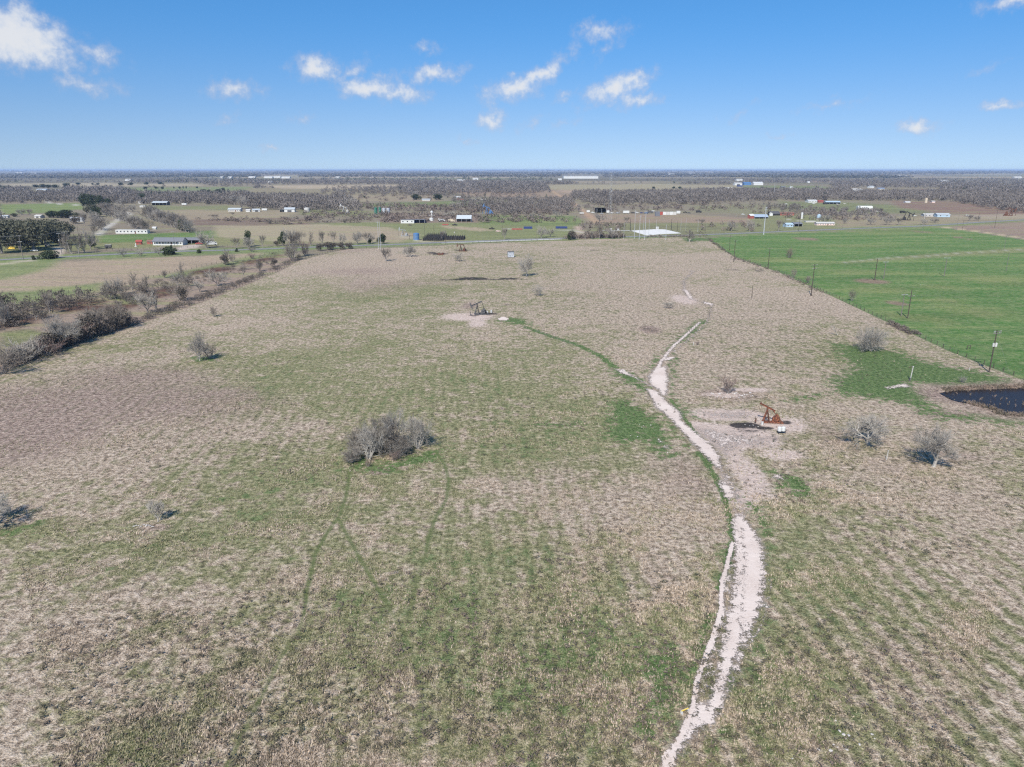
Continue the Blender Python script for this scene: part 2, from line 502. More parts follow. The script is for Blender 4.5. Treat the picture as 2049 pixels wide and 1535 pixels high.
paint([(700, 390), (880, 391), (880, 402), (720, 403), (640, 398)], (0.27, .21, .15), 25)
paint([(880, 378), (1100, 380), (1240, 392), (1100, 398), (940, 392)], (0.26, .18, .14), 25)
paint([(1090, 371), (1300, 368), (1480, 372), (1500, 378), (1360, 381), (1100, 380)], (0.31, .26, .17), 30)
paint([(1120, 380), (1360, 382), (1340, 388), (1180, 388), (1120, 385)], (0.36, .25, .19), 30)
paint([(1480, 372), (1640, 372), (1680, 380), (1500, 382)], (0.14, .17, .07), 30)
for yy, x0, x1, c in ((363.5, 1150, 1480, (.36, .28, .2)), (352.5, 0, 260, (.3, .24, .17)), (353, 620, 1100, (.33, .25, .18)), (349.5, 60, 520, (.3, .22, .15)), (348.5, 1300, 1900, (.26, .2, .15)),
                      (350, 560, 820, (.32, .25, .18)), (357.5, 700, 1000, (.18, .2, .09)), (364, 1560, 1700, (.3, .2, .15)), (356, 1250, 1500, (.3, .24, .17))):
    paint([(x0, yy - .9), (x1, yy - .9), (x1 + 30, yy + .9), (x0 - 20, yy + .9)], c, 60, .8)
# tracks
paint_line([(1198, 448), (1178, 430), (1162, 418), (1148, 408), (1120, 392), (1102, 380)], ORANGE, 9, 6)
paint([(1150, 452), (1160, 452), (1180, 478), (1155, 478)], (0.45, .33, .27), 5)
paint_line([(1010, 458), (1150, 461), (1165, 466)], PALE, 4, 4, .7)
paint_line([(240, 423), (256, 425), (258, 429), (240, 437), (228, 446), (212, 456), (196, 470)], PALE, 6, 5)
paint_line([(94, 403), (102, 407), (130, 409), (165, 411)], PALE, 7, 6)
paint_line([(112, 494), (120, 500), (112, 512)], (0.5, .42, .36), 6, 3)
paint_line([(80, 492), (120, 491)], (0.45, .4, .3), 4, 3, .7)
paint_line([(8, 528), (60, 521)], (0.5, .42, .36), 8, 4)
paint([(370, 490), (404, 490), (392, 497), (350, 502), (340, 502)], (0.48, .4, .35), 3)
paint_line([(1570, 438), (1600, 442), (1640, 445)], PALE, 4, 4, .8)
paint_line([(800, 473), (870, 485), (826, 484), (860, 480)], (0.42, .36, .28), 6, 5, .8)
paint([(860, 477), (930, 476), (930, 484), (880, 486), (840, 480)], (0.22, .16, .12), 6, .8)

# --- marks inside the main field (threshold masks, broken up by noise in the material)
GRN = [
    [(1216, 800), (1262, 796), (1300, 820), (1338, 855), (1357, 918), (1316, 918), (1285, 885), (1240, 892), (1205, 880), (1204, 838)],
    [(1390, 640), (1422, 634), (1420, 648), (1380, 680), (1340, 702), (1325, 712), (1310, 738), (1290, 752), (1285, 745), (1310, 712), (1340, 686)],
    [(1345, 702), (1362, 712), (1360, 740), (1350, 770), (1352, 800), (1400, 828), (1402, 840), (1372, 834), (1345, 815), (1330, 800), (1334, 790), (1338, 745), (1333, 720)],
    [(1202, 706), (1222, 730), (1262, 742), (1292, 756), (1312, 790), (1300, 800), (1280, 785), (1250, 770), (1225, 752), (1205, 720)],
    [(1312, 812), (1340, 838), (1372, 880), (1400, 920), (1380, 905), (1345, 868), (1318, 835)],
    [(1430, 940), (1448, 962), (1462, 1000), (1440, 985)],
    [(1475, 990), (1530, 1010), (1545, 1060), (1540, 1180), (1528, 1240), (1500, 1300), (1500, 1250), (1532, 1190), (1532, 1110), (1510, 1050)],
    [(1452, 1060), (1462, 1075), (1452, 1150), (1440, 1170), (1432, 1150), (1448, 1100)],
    [(1660, 684), (1710, 690), (1800, 702), (1850, 722), (1990, 748), (2070, 775), (1900, 778), (1835, 768), (1890, 826), (2060, 835), (2060, 852), (1880, 840), (1790, 805), (1670, 790), (1652, 762), (1700, 735), (1670, 710)],
    [(1560, 806), (1620, 785), (1670, 784), (1650, 795), (1600, 805)], [(1530, 940), (1580, 945), (1640, 970), (1640, 995), (1590, 1000), (1560, 985)],
    [(1040, 700), (1060, 700), (1060, 704), (1040, 704)], [(1060, 845), (1170, 842), (1168, 856), (1060, 858)],
    [(985, 633), (1050, 636), (1075, 652), (1030, 650), (990, 642)],
    [(690, 895), (760, 925), (850, 900), (905, 890), (880, 925), (780, 948), (690, 940)], [(380, 712), (440, 712), (440, 724), (380, 724)],
    [(0, 1062), (80, 1040), (60, 1066), (0, 1080)], [(1360, 475), (1430, 474), (1430, 482), (1370, 484)],
    [(1240, 1280), (1380, 1290), (1390, 1350), (1370, 1420), (1300, 1500), (1250, 1450), (1270, 1360)],
]
for g in GRN: green = np.maximum(green, poly_mask(P, g, 14.0) * .9 if g[0] == (1660, 684) else poly_mask(P, g, 8.0) * .76)
for px, wd, so in (([(1052, 655), (1100, 672), (1160, 692), (1200, 712), (1232, 736)], 2.8, 2.0), ([(1397, 905), (1424, 940), (1440, 975), (1455, 1010), (1463, 1050), (1464, 1090), (1452, 1140), (1440, 1180)], 1.5, 1.2),
                   ([(1342, 800), (1390, 865), (1424, 930)], 1.3, 1.2), ([(1420, 1230), (1400, 1300), (1375, 1370)], 1.2, 1.6), ([(1540, 1240), (1500, 1330), (1470, 1400), (1440, 1480), (1400, 1560)], 2.0, 2.5), ([(520, 1010), (400, 1050), (250, 1120), (120, 1180)], 2.5, 3.5), ([(690, 935), (620, 960), (520, 990), (420, 1000)], 3.0, 4.0)):
    green = np.maximum(green, line_mask(P, px, wd, so) * (.85 if wd < 1.9 or wd == 2.8 else .5))
rut = z()
for px, wd, so, am in (([(700, 940), (694, 985), (680, 1030), (655, 1066), (630, 1110), (615, 1180), (608, 1230)], .6, .45, 1.0), ([(608, 1230), (595, 1270), (560, 1320), (520, 1400), (480, 1480), (450, 1540)], .42, .4, .8),
                   ([(872, 905), (890, 930), (898, 960), (893, 1000), (870, 1040), (857, 1080), (852, 1105)], .62, .5, 1.0), ([(852, 1105), (835, 1160), (818, 1240)], .5, .6, .7), ([(678, 1040), (710, 1100), (745, 1160), (772, 1205)], .55, .45, .9),
                   ([(772, 1205), (820, 1290), (845, 1380), (838, 1480)], .36, .4, .6), ([(1397, 905), (1424, 940), (1440, 975), (1455, 1010), (1463, 1050)], .45, .4, .6), ([(570, 740), (600, 728), (545, 780), (520, 830)], .5, .6, .5),
                   ([(420, 970), (385, 1020), (300, 1110), (240, 1170), (160, 1190), (0, 1290)], .8, 1.0, .4)):
    rut = np.maximum(rut, line_mask(P, px, wd, so) * am)
for px, wd, so, am in (([(530, 820), (500, 870), (430, 960), (412, 985)], .34, .6, .6), ([(412, 985), (385, 1020), (350, 1080), (300, 1150), (268, 1205), (262, 1228)], .34, .5, .85), ([(255, 1250), (235, 1320), (200, 1400), (190, 1460)], .3, .5, .7),
                       ([(608, 1230), (560, 1320), (520, 1400), (470, 1500)], .16, .25, .6), ([(1500, 1440), (1430, 1540), (1400, 1600)], .3, .8, .4), ([(1397, 905), (1424, 940), (1440, 975), (1455, 1010), (1463, 1050)], .2, .3, .5)):
    dark = np.maximum(dark, line_mask(P, px, wd, so) * am * .8)
# worn caliche road
DRT = [
    [(1475, 1026), (1492, 1036), (1512, 1062), (1530, 1095), (1533, 1166), (1529, 1203), (1509, 1258), (1491, 1308), (1474, 1353), (1458, 1398), (1436, 1440), (1415, 1446), (1408, 1420), (1420, 1385), (1433, 1350), (1437, 1308), (1448, 1258), (1458, 1203), (1464, 1166), (1466, 1091), (1461, 1040)],
    [(1380, 1398), (1412, 1405), (1440, 1436), (1415, 1455), (1389, 1474), (1366, 1497), (1352, 1518), (1338, 1545), (1316, 1590), (1300, 1585), (1325, 1535), (1344, 1495), (1360, 1470), (1374, 1440)],
    [(1310, 736), (1335, 732), (1338, 760), (1336, 791), (1323, 792), (1318, 781), (1298, 768), (1297, 751)],
    [(1290, 776), (1315, 781), (1337, 804), (1365, 826), (1366, 842), (1397, 867), (1412, 880), (1426, 890), (1444, 915), (1446, 937), (1432, 936), (1397, 900), (1367, 868), (1342, 840), (1310, 813)],
    [(1434, 958), (1450, 964), (1470, 975), (1470, 998), (1448, 996), (1440, 975)],
    [(1228, 736), (1246, 740), (1262, 748), (1275, 756), (1262, 754), (1240, 746)],
    [(1315, 877), (1322, 880), (1326, 886), (1318, 886)], [(1326, 893), (1336, 891), (1338, 897), (1328, 897)],
    [(1545, 950), (1562, 948), (1568, 960), (1550, 958)],
    [(1770, 775), (1810, 767), (1826, 773), (1800, 776), (1775, 779)],
    [(1365, 578), (1378, 582), (1388, 598), (1378, 598)], [(1405, 602), (1430, 608), (1425, 612), (1408, 607)],
]
dsoil = z()
for g in DRT:
    dirt = np.maximum(dirt, poly_mask(P, g, 2.6) * .84); dsoil = np.maximum(dsoil, poly_mask(P, g, 8.0) * .95)
dirt = np.maximum(dirt, poly_mask(P, [(1424, 1285), (1446, 1280), (1436, 1340), (1420, 1400), (1386, 1420), (1396, 1357)], 2.0) * .6)
for g in ([(1424, 925), (1446, 932), (1475, 990), (1500, 1035), (1468, 1040), (1450, 990)], [(1385, 1400), (1436, 1400), (1410, 1450), (1375, 1480), (1360, 1470)], [(1360, 838), (1400, 843), (1460, 850), (1530, 860), (1562, 878), (1558, 896), (1500, 900), (1470, 925), (1446, 912), (1400, 872)], [(1478, 945), (1510, 950), (1533, 990), (1530, 1027), (1495, 1020), (1476, 980)], [(1395, 820), (1500, 818), (1540, 830), (1500, 842), (1420, 842)]):
    dsoil = np.maximum(dsoil, poly_mask(P, g, 5.0) * .95)
for px, wd, so, am in (([(1401, 644), (1375, 668), (1350, 690), (1336, 706), (1322, 725), (1312, 745)], 1.3, 1.2, .85), ([(1416, 643), (1399, 660), (1370, 686), (1348, 704)], .7, 1.0, .8),
                       ([(1345, 715), (1332, 720)], 2, 1.5, .8), ([(1466, 1085), (1455, 1130), (1444, 1165), (1443, 1222), (1421, 1290), (1396, 1357), (1386, 1417), (1364, 1470), (1329, 1540), (1300, 1600), (1240, 1760)], .62, .55, 1.0),
                       ([(1342, 1510), (1334, 1540), (1290, 1620), (1230, 1760)], 1.3, .8, 1.0), ([(1452, 1140), (1448, 1230), (1424, 1300)], .3, .5, .8),
                       ([(1544, 1160), (1536, 1215), (1524, 1248), (1500, 1290)], .35, .7, .72), ([(1390, 1400), (1440, 1340), (1462, 1300)], .5, 1.2, .6),
                       ([(1387, 543), (1368, 562), (1370, 582), (1386, 600), (1424, 608)], 2.0, 3.0, .68), ([(1380, 543), (1560, 536)], 1.6, 3.0, .62), ([(1424, 608), (1422, 625), (1414, 642)], 1.6, 3.0, .62), ([(1160, 547), (1390, 542)], 2.0, 4.0, .72), ([(1244, 738), (1272, 756), (1300, 772)], .7, .8, .75),
                       ([(1035, 650), (1080, 664), (1150, 690)], 1.2, 2.5, .6)):
    dirt = np.maximum(dirt, line_mask(P, px, wd, so) * am)
dirt = np.maximum(dirt, blob_mask(P, 1007, 638, 11, 3.2, .2))
dirt = np.maximum(dirt, blob_mask(P, 1161, 1029, 7, 2, .6) * .7)
dirt = np.maximum(dirt, poly_mask(P, [(1375, 850), (1420, 856), (1480, 868), (1550, 880), (1540, 892), (1480, 892), (1470, 905), (1455, 918), (1440, 905), (1405, 876)], 7.0) * .62)
dirt = np.maximum(dirt, poly_mask(P, [(1400, 822), (1490, 820), (1520, 832), (1480, 842), (1410, 838)], 6.0) * .5)
dirt = np.maximum(dirt, poly_mask(P, [(1466, 1088), (1470, 1160), (1462, 1210), (1452, 1262), (1440, 1290), (1421, 1290), (1443, 1222), (1444, 1165), (1455, 1130)], 1.5) * .56)
dirt = np.maximum(dirt, line_mask(P, [(1447, 940), (1458, 965), (1470, 1000), (1482, 1035)], 3.0, 3.5) * .58)
dirt -= line_mask(P, [(1484, 1058), (1490, 1120), (1487, 1200), (1478, 1290), (1462, 1345), (1445, 1395)], .5, 1.0) * .3
# trampled pinkish soil about the pumping units
soil = z()
for x, y, a, b in ((1470, 872, 90, 26), (1560, 845, 60, 20), (1430, 830, 60, 14), (930, 634, 60, 9), (955, 648, 22, 8), (1500, 950, 40, 60), (1480, 1000, 50, 30), (1450, 790, 50, 6), (1500, 780, 60, 5), (1560, 910, 60, 14), (1370, 600, 30, 12)):
    soil = np.maximum(soil, blob_mask(P, x, y, a, b, 1.4) * .85)
soil = np.maximum(soil, dsoil)
# dark oil and ash
for x, y, a, b, s, am in ((1490, 851, 32, 5.5, .5, 1.0), (1530, 857, 20, 3.5, .6, .9), (1570, 846, 16, 4, .8, .75), (1500, 862, 45, 9, 1.3, .5), (1560, 880, 40, 8, 1.4, .45), (975, 628, 22, 2.5, .8, .95), (948, 632, 14, 1.4, .5, .8),
                          (945, 557, 34, 2.2, .8, .9), (905, 560, 28, 1.6, .8, .8), (1020, 557, 22, 1.4, .8, .8), (970, 560, 90, 1.2, .6, .7), (1017, 610, 8, 1.6, .6, .7), (878, 508, 22, 2, .8, .8), (862, 506, 14, 1.5, .8, .7), (925, 501, 20, 2.5, 1, .6),
                          (1188, 501, 10, 1.2, .6, .6), (1480, 540, 60, 1.1, 1, .55), (1520, 543, 12, 2, .7, .55), (1530, 537, 30, 1, 1, .5), (1262, 537, 14, 1.2, .7, .5), (1475, 519, 20, 1.3, 1, .5), (1300, 660, 18, 5, .8, .45), (1455, 790, 26, 3, 1, .35)):
    dark = np.maximum(dark, blob_mask(P, x, y, a, b, s) * am)
# reddish bluestem patches
for x, y, a, b, s, am in ((150, 800, 240, 45, 1.6, .75), (260, 760, 180, 30, 1.6, .75), (60, 860, 160, 50, 1.4, .6), (420, 790, 120, 28, 1.6, .45), (240, 800, 260, 60, 1.5, .5), (1301, 660, 22, 8, .9, 1.0), (1455, 790, 60, 12, 1.4, .8), (1850, 790, 50, 14, 1.2, .8), (1900, 830, 80, 14, 1.2, .7),
                          (1960, 780, 90, 10, 1.2, .6), (1900, 905, 60, 40, 1.5, .6), (1680, 880, 50, 40, 1.5, .55), (1800, 930, 160, 40, 1.5, .4), (940, 612, 18, 8, 1, .7), (200, 770, 100, 12, 1, .6), (700, 500, 60, 8, 1, .5), (1380, 960, 60, 60, 1.3, .45),
                          (1850, 1300, 250, 120, 1.6, .35), (700, 540, 120, 12, 1.5, .35), (1640, 560, 60, 20, 1.4, .35), (1800, 640, 60, 14, 1.3, .4), (310, 1055, 40, 8, 1, .7), (760, 945, 20, 6, 1, .8), (1930, 1000, 120, 60, 1.5, .3), (1650, 620, 160, 30, 1.6, .3),
                          (1030, 1290, 60, 50, 1.2, .3), (1340, 1180, 50, 60, 1.2, .3), (450, 1400, 160, 100, 1.5, .3), (1890, 1440, 160, 60, 1.5, .3)):
    red = np.maximum(red, blob_mask(P, x, y, a, b, s) * am)
# greener and drier ground
for x, y, a, b, s, v in ((900, 830, 330, 90, 1.6, .3), (620, 950, 260, 60, 1.4, .5), (500, 1060, 180, 60, 1.4, .3), (1000, 1260, 300, 200, 1.2, .42), (700, 1180, 260, 140, 1.5, .35), (1150, 1380, 220, 130, 1.2, .4), (1560, 1400, 140, 140, 1.2, .5), (1650, 1150, 160, 100, 1.3, .3),
                         (1760, 720, 160, 60, 1.2, .25), (760, 590, 260, 40, 1.6, .2), (1000, 700, 300, 40, 1.6, .15), (600, 720, 200, 60, 1.6, .25), (300, 1480, 200, 120, 1.5, .2), (120, 1120, 200, 60, 1.3, .25), (1100, 900, 150, 60, 1.3, .3), (100, 1060, 120, 20, 1.2, .3),
                         (1600, 660, 260, 60, 1.5, -.2), (1400, 560, 240, 40, 1.5, -.2), (150, 900, 220, 50, 1.4, -.3), (1350, 1040, 120, 80, 1.2, -.3), (1880, 960, 200, 60, 1.4, -.3), (700, 530, 150, 25, 1.5, -.3), (1040, 1240, 60, 80, 1.2, -.3), (420, 1300, 140, 120, 1.3, -.15),
                         (1350, 1200, 60, 60, 1.2, -.2), (560, 870, 120, 20, 1.2, -.15), (1290, 700, 120, 40, 1.5, -.15), (1900, 1450, 180, 80, 1.4, -.1)):
    olive = olive + blob_mask(P, x, y, a, b, s) * v
olive += clouds2(GX, GY, 1 / 26, 21, 3) * .16
red += np.clip(clouds2(GX, GY, 1 / 40, 22, 3) - .25, 0, 1) * .55
soil += np.clip(clouds2(GX, GY, 1 / 18, 23, 3) - .45, 0, 1) * .5

# old plough lines: distance along each sweep, drawn by the material
c0 = G(930, 640)
rowc = np.hypot(GX - c0[0], (GY - c0[1]) * 1.15)
for x, y, a, b, am in ((1180, 600, 190, 50, 1.0), (1250, 655, 150, 40, .7), (1100, 690, 200, 50, .35), (1350, 560, 80, 30, .5), (860, 620, 120, 50, .3)):
    rowamp = np.maximum(rowamp, blob_mask(P, x, y, a, b, 1.2) * am)
rowx = z(); gridamp = z()
for x, y, a, b, am in ((1560, 690, 170, 70, .9), (1450, 740, 100, 60, .6), (1150, 1080, 240, 160, .35), (350, 1200, 300, 200, .25), (1500, 620, 120, 40, .5), (1000, 520, 500, 25, .5)):
    gridamp = np.maximum(gridamp, blob_mask(P, x, y, a, b, 1.2) * am)

# ground sheet
idx = np.arange(NR * NA).reshape(NR, NA)
a0 = idx[:-1, :]; a1 = np.roll(idx, -1, axis=1)[:-1, :]; b1 = np.roll(idx, -1, axis=1)[1:, :]; b0 = idx[1:, :]
F = np.stack([a0.ravel(), b0.ravel(), b1.ravel(), a1.ravel()], 1)
F = F[:, ::-1]
ground_me = np_mesh('ground', np.stack([GX, GY, GZ], 1), F, None, True)
if ground_me.polygons[len(F) // 2].normal.z < 0:
    ground_me.flip_normals()


def put(me, name, arr):
    at = me.attributes.new(name, 'FLOAT', 'POINT'); at.data.foreach_set('value', np.ascontiguousarray(arr, dtype=np.float32))


for nm, arr in (('green', green), ('dirt', dirt), ('dark', dark), ('red', red), ('olive', olive), ('soil', soil), ('rut', rut), ('mown', np.clip(clouds2(GX, GY, 1 / 55, 61, 3) * 1.1 + .45, 0, 1) * np.clip((230 - GY) / 90, .12, 1)), ('rowc', rowc), ('rowamp', rowamp), ('gridamp', gridamp), ('bank', poly_mask(P, POND, 20.0))):
    put(ground_me, nm, arr)
at = ground_me.attributes.new('land', 'FLOAT_COLOR', 'POINT'); at.data.foreach_set('color', LC.ravel())


def ground_material():
    m = bpy.data.materials.new('pasture'); m.use_nodes = True
    N = NT(m.node_tree); L = m.node_tree.links; b = m.node_tree.nodes['Principled BSDF']
    A = lambda n: N.n('ShaderNodeAttribute', attribute_name=n).outputs['Fac']
    land = N.n('ShaderNodeAttribute', attribute_name='land')
    pos = N.n('ShaderNodeNewGeometry').outputs['Position']
    n_big = N.noise(pos, 0.035, 3, .55); n_mid = N.noise(pos, 0.16, 4, .6, .4); n_cl = N.noise(pos, 1.1, 4, .62, .3); n_fi = N.noise(pos, 4.5, 3, .75)
    n_m2 = N.noise(pos, 0.45, 4, .65, .5)
    mp = N.n('ShaderNodeMapping'); L.new(pos, mp.inputs[0]); mp.inputs['Rotation'].default_value = (0, 0, -.3); mp.inputs['Scale'].default_value = (1.3, .3, 1)
    n_st = N.noise(mp.outputs[0], 1.6, 3, .6)
    # dry grass by tuft, with dark brown painted in for shadow in the gaps
    tuft0 = N.m('ADD', N.m('MULTIPLY', n_cl, .42), N.m('ADD', N.m('MULTIPLY', n_fi, .43), N.m('MULTIPLY', n_st, .15)))
    tuft = N.m('MULTIPLY_ADD', tuft0, 1.4, -.2)
    dry = N.ramp(tuft, [(.36, (.11, .082, .058)), (.445, (.25, .19, .138)), (.53, (.455, .362, .270)), (.65, (.64, .53, .425))])
    oli = N.ramp(tuft, [(.36, (.062, .064, .032)), (.45, (.15, .148, .07)), (.54, (.27, .25, .132)), (.65, (.46, .405, .26))])
    rdd = N.ramp(tuft, [(.38, (.10, .068, .056)), (.46, (.20, .14, .115)), (.54, (.34, .25, .205)), (.64, (.52, .41, .335))])
    grn = N.ramp(tuft, [(.38, (.04, .068, .022)), (.49, (.088, .14, .045)), (.6, (.18, .225, .095))])
    sol = N.ramp(tuft, [(.36, (.38, .285, .235)), (.5, (.55, .435, .37)), (.66, (.64, .53, .46))])
    ov = N.m('ADD', A('olive'), N.m('ADD', N.m('MULTIPLY', N.m('SUBTRACT', n_mid, .5), 1.3), N.m('ADD', N.m('MULTIPLY', N.m('SUBTRACT', n_m2, .5), 1.9), N.m('MULTIPLY', N.m('SUBTRACT', n_big, .5), .9))))
    spp = N.n('ShaderNodeSeparateXYZ'); L.new(pos, spp.inputs[0])
    rowu = N.m('ADD', N.m('MULTIPLY_ADD', spp.outputs[1], .065, spp.outputs[0]), N.m('ADD', N.m('MULTIPLY', n_mid, 1.1), N.m('MULTIPLY', n_big, 6.0)))
    rowb = N.m('MULTIPLY', N.m('SINE', N.m('MULTIPLY', rowu, 2 * math.pi / 2.9)), N.m('MULTIPLY', A('mown'), .25))
    ov = N.m('ADD', ov, rowb)
    c = N.mix(N.step(ov, .30, .95), dry, oli)
    brk = N.m('ADD', N.m('MULTIPLY', N.m('SUBTRACT', n_m2, .5), 1.5), N.m('MULTIPLY', N.m('SUBTRACT', n_cl, .5), 1.0))
    c = N.mix(N.m('MULTIPLY', N.step(N.m('ADD', A('red'), brk), .25, .75), .8), c, rdd)
    c = N.mix(N.m('MULTIPLY', N.step(N.m('ADD', A('soil'), N.m('MULTIPLY', brk, .6)), .4, .72), .92), c, sol)
    # a few truly green tufts anywhere it is damp
    c = N.mix(N.m('MULTIPLY', N.step(N.m('ADD', ov, N.m('MULTIPLY', N.m('SUBTRACT', n_cl, .5), 1.2)), 1.0, 1.35), .75), c, grn)
    brg = N.m('ADD', N.m('MULTIPLY', N.m('SUBTRACT', n_m2, .5), 1.5), N.m('MULTIPLY', N.m('SUBTRACT', n_cl, .5), 1.1))
    c = N.mix(N.step(N.m('ADD', A('green'), brg), .38, .66), c, grn)
    c = N.mix(N.m('MULTIPLY', N.m('MULTIPLY', A('rut'), N.step(n_m2, .15, .42)), .88), c, N.mix(n_m2, (.08, .11, .035), (.13, .155, .06)))
    # plough lines
    rc = N.m('ADD', A('rowc'), N.m('MULTIPLY', n_mid, 1.5))
    rl = N.m('MULTIPLY', N.step(N.m('SINE', N.m('MULTIPLY', rc, 2 * math.pi / 3.4)), .1, .8), A('rowamp'))
    sp = N.n('ShaderNodeSeparateXYZ'); L.new(pos, sp.inputs[0])
    gx = N.step(N.m('SINE', N.m('MULTIPLY', N.m('ADD', N.m('MULTIPLY_ADD', sp.outputs[1], .065, sp.outputs[0]), N.m('ADD', N.m('MULTIPLY', n_mid, 1.1), N.m('MULTIPLY', n_big, 6.0))), 2 * math.pi / 2.9)), .1, .85)
    gy = N.step(N.m('SINE', N.m('MULTIPLY', N.m('ADD', sp.outputs[1], N.m('MULTIPLY', n_mid, 2.5)), 2 * math.pi / 6.5)), .6, .98)
    gl = N.m('MAXIMUM', N.m('MULTIPLY', N.m('MAXIMUM', gx, gy), A('gridamp')), N.m('MULTIPLY', N.m('MULTIPLY', gx, .6), A('mown')))
    rows = N.m('MULTIPLY', N.m('MAXIMUM', rl, gl), N.step(n_m2, .42, .66))
    c = N.mix(N.m('MULTIPLY', rows, .68), c, (.085, .083, .048))
    # other plots
    lcol = N.mix(N.m('MULTIPLY', N.step(N.m('ADD', N.m('MULTIPLY', n_m2, .5), N.m('MULTIPLY', n_mid, .5)), .34, .64), .34), land.outputs['Color'], (.30, .24, .16))
    mps = N.n('ShaderNodeMapping'); L.new(pos, mps.inputs[0]); mps.inputs['Rotation'].default_value = (0, 0, -.12); mps.inputs['Scale'].default_value = (.013, .07, 1)
    n_sk = N.noise(mps.outputs[0], 1.0, 4, .6, .3)
    lcol = N.mix(N.m('MULTIPLY', N.step(n_sk, .48, .66), .5), lcol, (.24, .26, .105))
    lcol = N.mix(N.m('MULTIPLY', N.m('SUBTRACT', 1.0, N.step(n_sk, .34, .5)), .35), lcol, N.mix(1.0, lcol, (.55, .62, .55), 'MULTIPLY'))
    mul = N.ramp(N.m('ADD', N.m('MULTIPLY', n_m2, .5), N.m('MULTIPLY', tuft, .5)), [(.36, (.62, .62, .6)), (.5, (1, 1, 1)), (.64, (1.32, 1.28, 1.22))])
    lcol = N.mix(1.0, lcol, mul, 'MULTIPLY')
    c = N.mix(N.step(N.m('ADD', land.outputs['Alpha'], N.m('MULTIPLY', brk, .2)), .4, .6), c, lcol)
    # pond bank
    c = N.mix(N.m('MULTIPLY', N.step(N.m('ADD', A('bank'), N.m('MULTIPLY', brk, .5)), .08, .4), .8), c, rdd)
    c = N.mix(N.step(A('bank'), .44, .56), c, (.03, .025, .02))
    # dark stains
    dk = N.m('ADD', A('dark'), N.m('MULTIPLY', brk, .9))
    c = N.mix(N.m('MULTIPLY', N.step(dk, .28, .8), .93), c, (.028, .025, .026))
    # caliche
    dcol = N.mix(N.step(n_mid, .35, .65), (.60, .505, .44), (.50, .405, .345))
    dcol = N.mix(N.step(n_fi, .42, .72), dcol, (.64, .55, .485))
    dn = N.m('ADD', A('dirt'), N.m('ADD', N.m('MULTIPLY', N.m('SUBTRACT', n_cl, .5), 1.15), N.m('ADD', N.m('MULTIPLY', N.m('SUBTRACT', n_fi, .5), 1.0), N.m('MULTIPLY', N.m('SUBTRACT', n_m2, .5), .45))))
    dfac = N.step(dn, .38, .62)
    c = N.mix(dfac, c, dcol)
    L.new(c, b.inputs['Base Color'])
    b.inputs['Roughness'].default_value = .95; b.inputs['Specular IOR Level'].default_value = .12
    h = N.m('MULTIPLY', N.m('ADD', N.m('MULTIPLY', n_cl, .8), N.m('MULTIPLY', n_fi, .45)), N.m('SUBTRACT', 1.0, N.m('MULTIPLY', dfac, .85)))
    bp = N.n('ShaderNodeBump'); bp.inputs['Strength'].default_value = .9; bp.inputs['Distance'].default_value = .55
    L.new(h, bp.inputs['Height']); L.new(bp.outputs[0], b.inputs['Normal'])
    return m


GROUND_MAT = ground_material()
ground_me.materials.append(GROUND_MAT)
ground = link('ground', ground_me); tag(ground, 'wide winter pasture of dry tan and green grass reaching to the flat horizon', kind='structure')


# ------------------------------------------------------------------ ribbons: road and slabs
def ribbon(name, px, width, zz, material, label, step=12.0):
    pts = [Vector((*G(*p), 0)) for p in px]
    out = []
    for i in range(len(pts) - 1):
        n = max(1, int((pts[i + 1] - pts[i]).length / step))
        for k in range(n):
            t = k / n; p0 = pts[max(i - 1, 0)]; p1 = pts[i]; p2 = pts[i + 1]; p3 = pts[min(i + 2, len(pts) - 1)]
            out.append(0.5 * ((2 * p1) + (p2 - p0) * t + (2 * p0 - 5 * p1 + 4 * p2 - p3) * t * t + (3 * p1 - p0 - 3 * p2 + p3) * t ** 3))
    out.append(pts[-1])
    mb = MB(); vs = []
    for i, p in enumerate(out):
        d = (out[min(i + 1, len(out) - 1)] - out[max(i - 1, 0)]).normalized(); n = Vector((-d.y, d.x, 0))
        vs += [p + n * width / 2 + Vector((0, 0, zz)), p - n * width / 2 + Vector((0, 0, zz))]
    mb.add(vs, [(2 * i, 2 * i + 1, 2 * i + 3, 2 * i + 2) for i in range(len(out) - 1)])
    me = mb.mesh(name, material)
    if me.polygons[0].normal.z < 0: me.flip_normals()
    o = link(name, me); tag(o, label, kind='structure')
    return o, out


M_ASPH = mat('weathered_asphalt', (.20, .195, .19), .9, var=.15, scale=.3)
M_LINE = mat('road_paint', (.7, .68, .6), .7, var=.1)
M_CONC = mat('concrete', (.62, .6, .56), .85, var=.12, scale=.2)
M_GRAV = mat('white_gravel', (.5, .47, .43), .9, var=.15, scale=.5)
road, road_pts = ribbon('road', ROAD_PX, 9.0, 0.06, M_ASPH, 'grey two lane country road crossing behind the big pasture')
ribbon('road_shoulder', [(880, 485.6), (1000, 481.6), (1120, 477.6)], 11.0, 0.03, M_CONC, 'pale concrete shoulder along the middle of the road')
ribbon('road_line', ROAD_PX, 0.18, 0.1, M_LINE, 'faded pale line down the middle of the road')
def slab(name, px, zz, th, material, label):
    pts = [G(*p) for p in px]; n = len(pts); mb = MB()
    mb.add([(x, y, zz) for x, y in pts] + [(x, y, zz - th) for x, y in pts], [tuple(range(n))] + [(i, (i + 1) % n, n + (i + 1) % n, n + i) for i in range(n)])
    me = mb.mesh(name, material)
    import bmesh
    bm = bmesh.new(); bm.from_mesh(me); bmesh.ops.recalc_face_normals(bm, faces=bm.faces); bm.to_mesh(me); bm.free()
    if me.polygons[0].normal.z < 0: me.flip_normals()
    o = link(name, me); tag(o, label, kind='structure'); return o
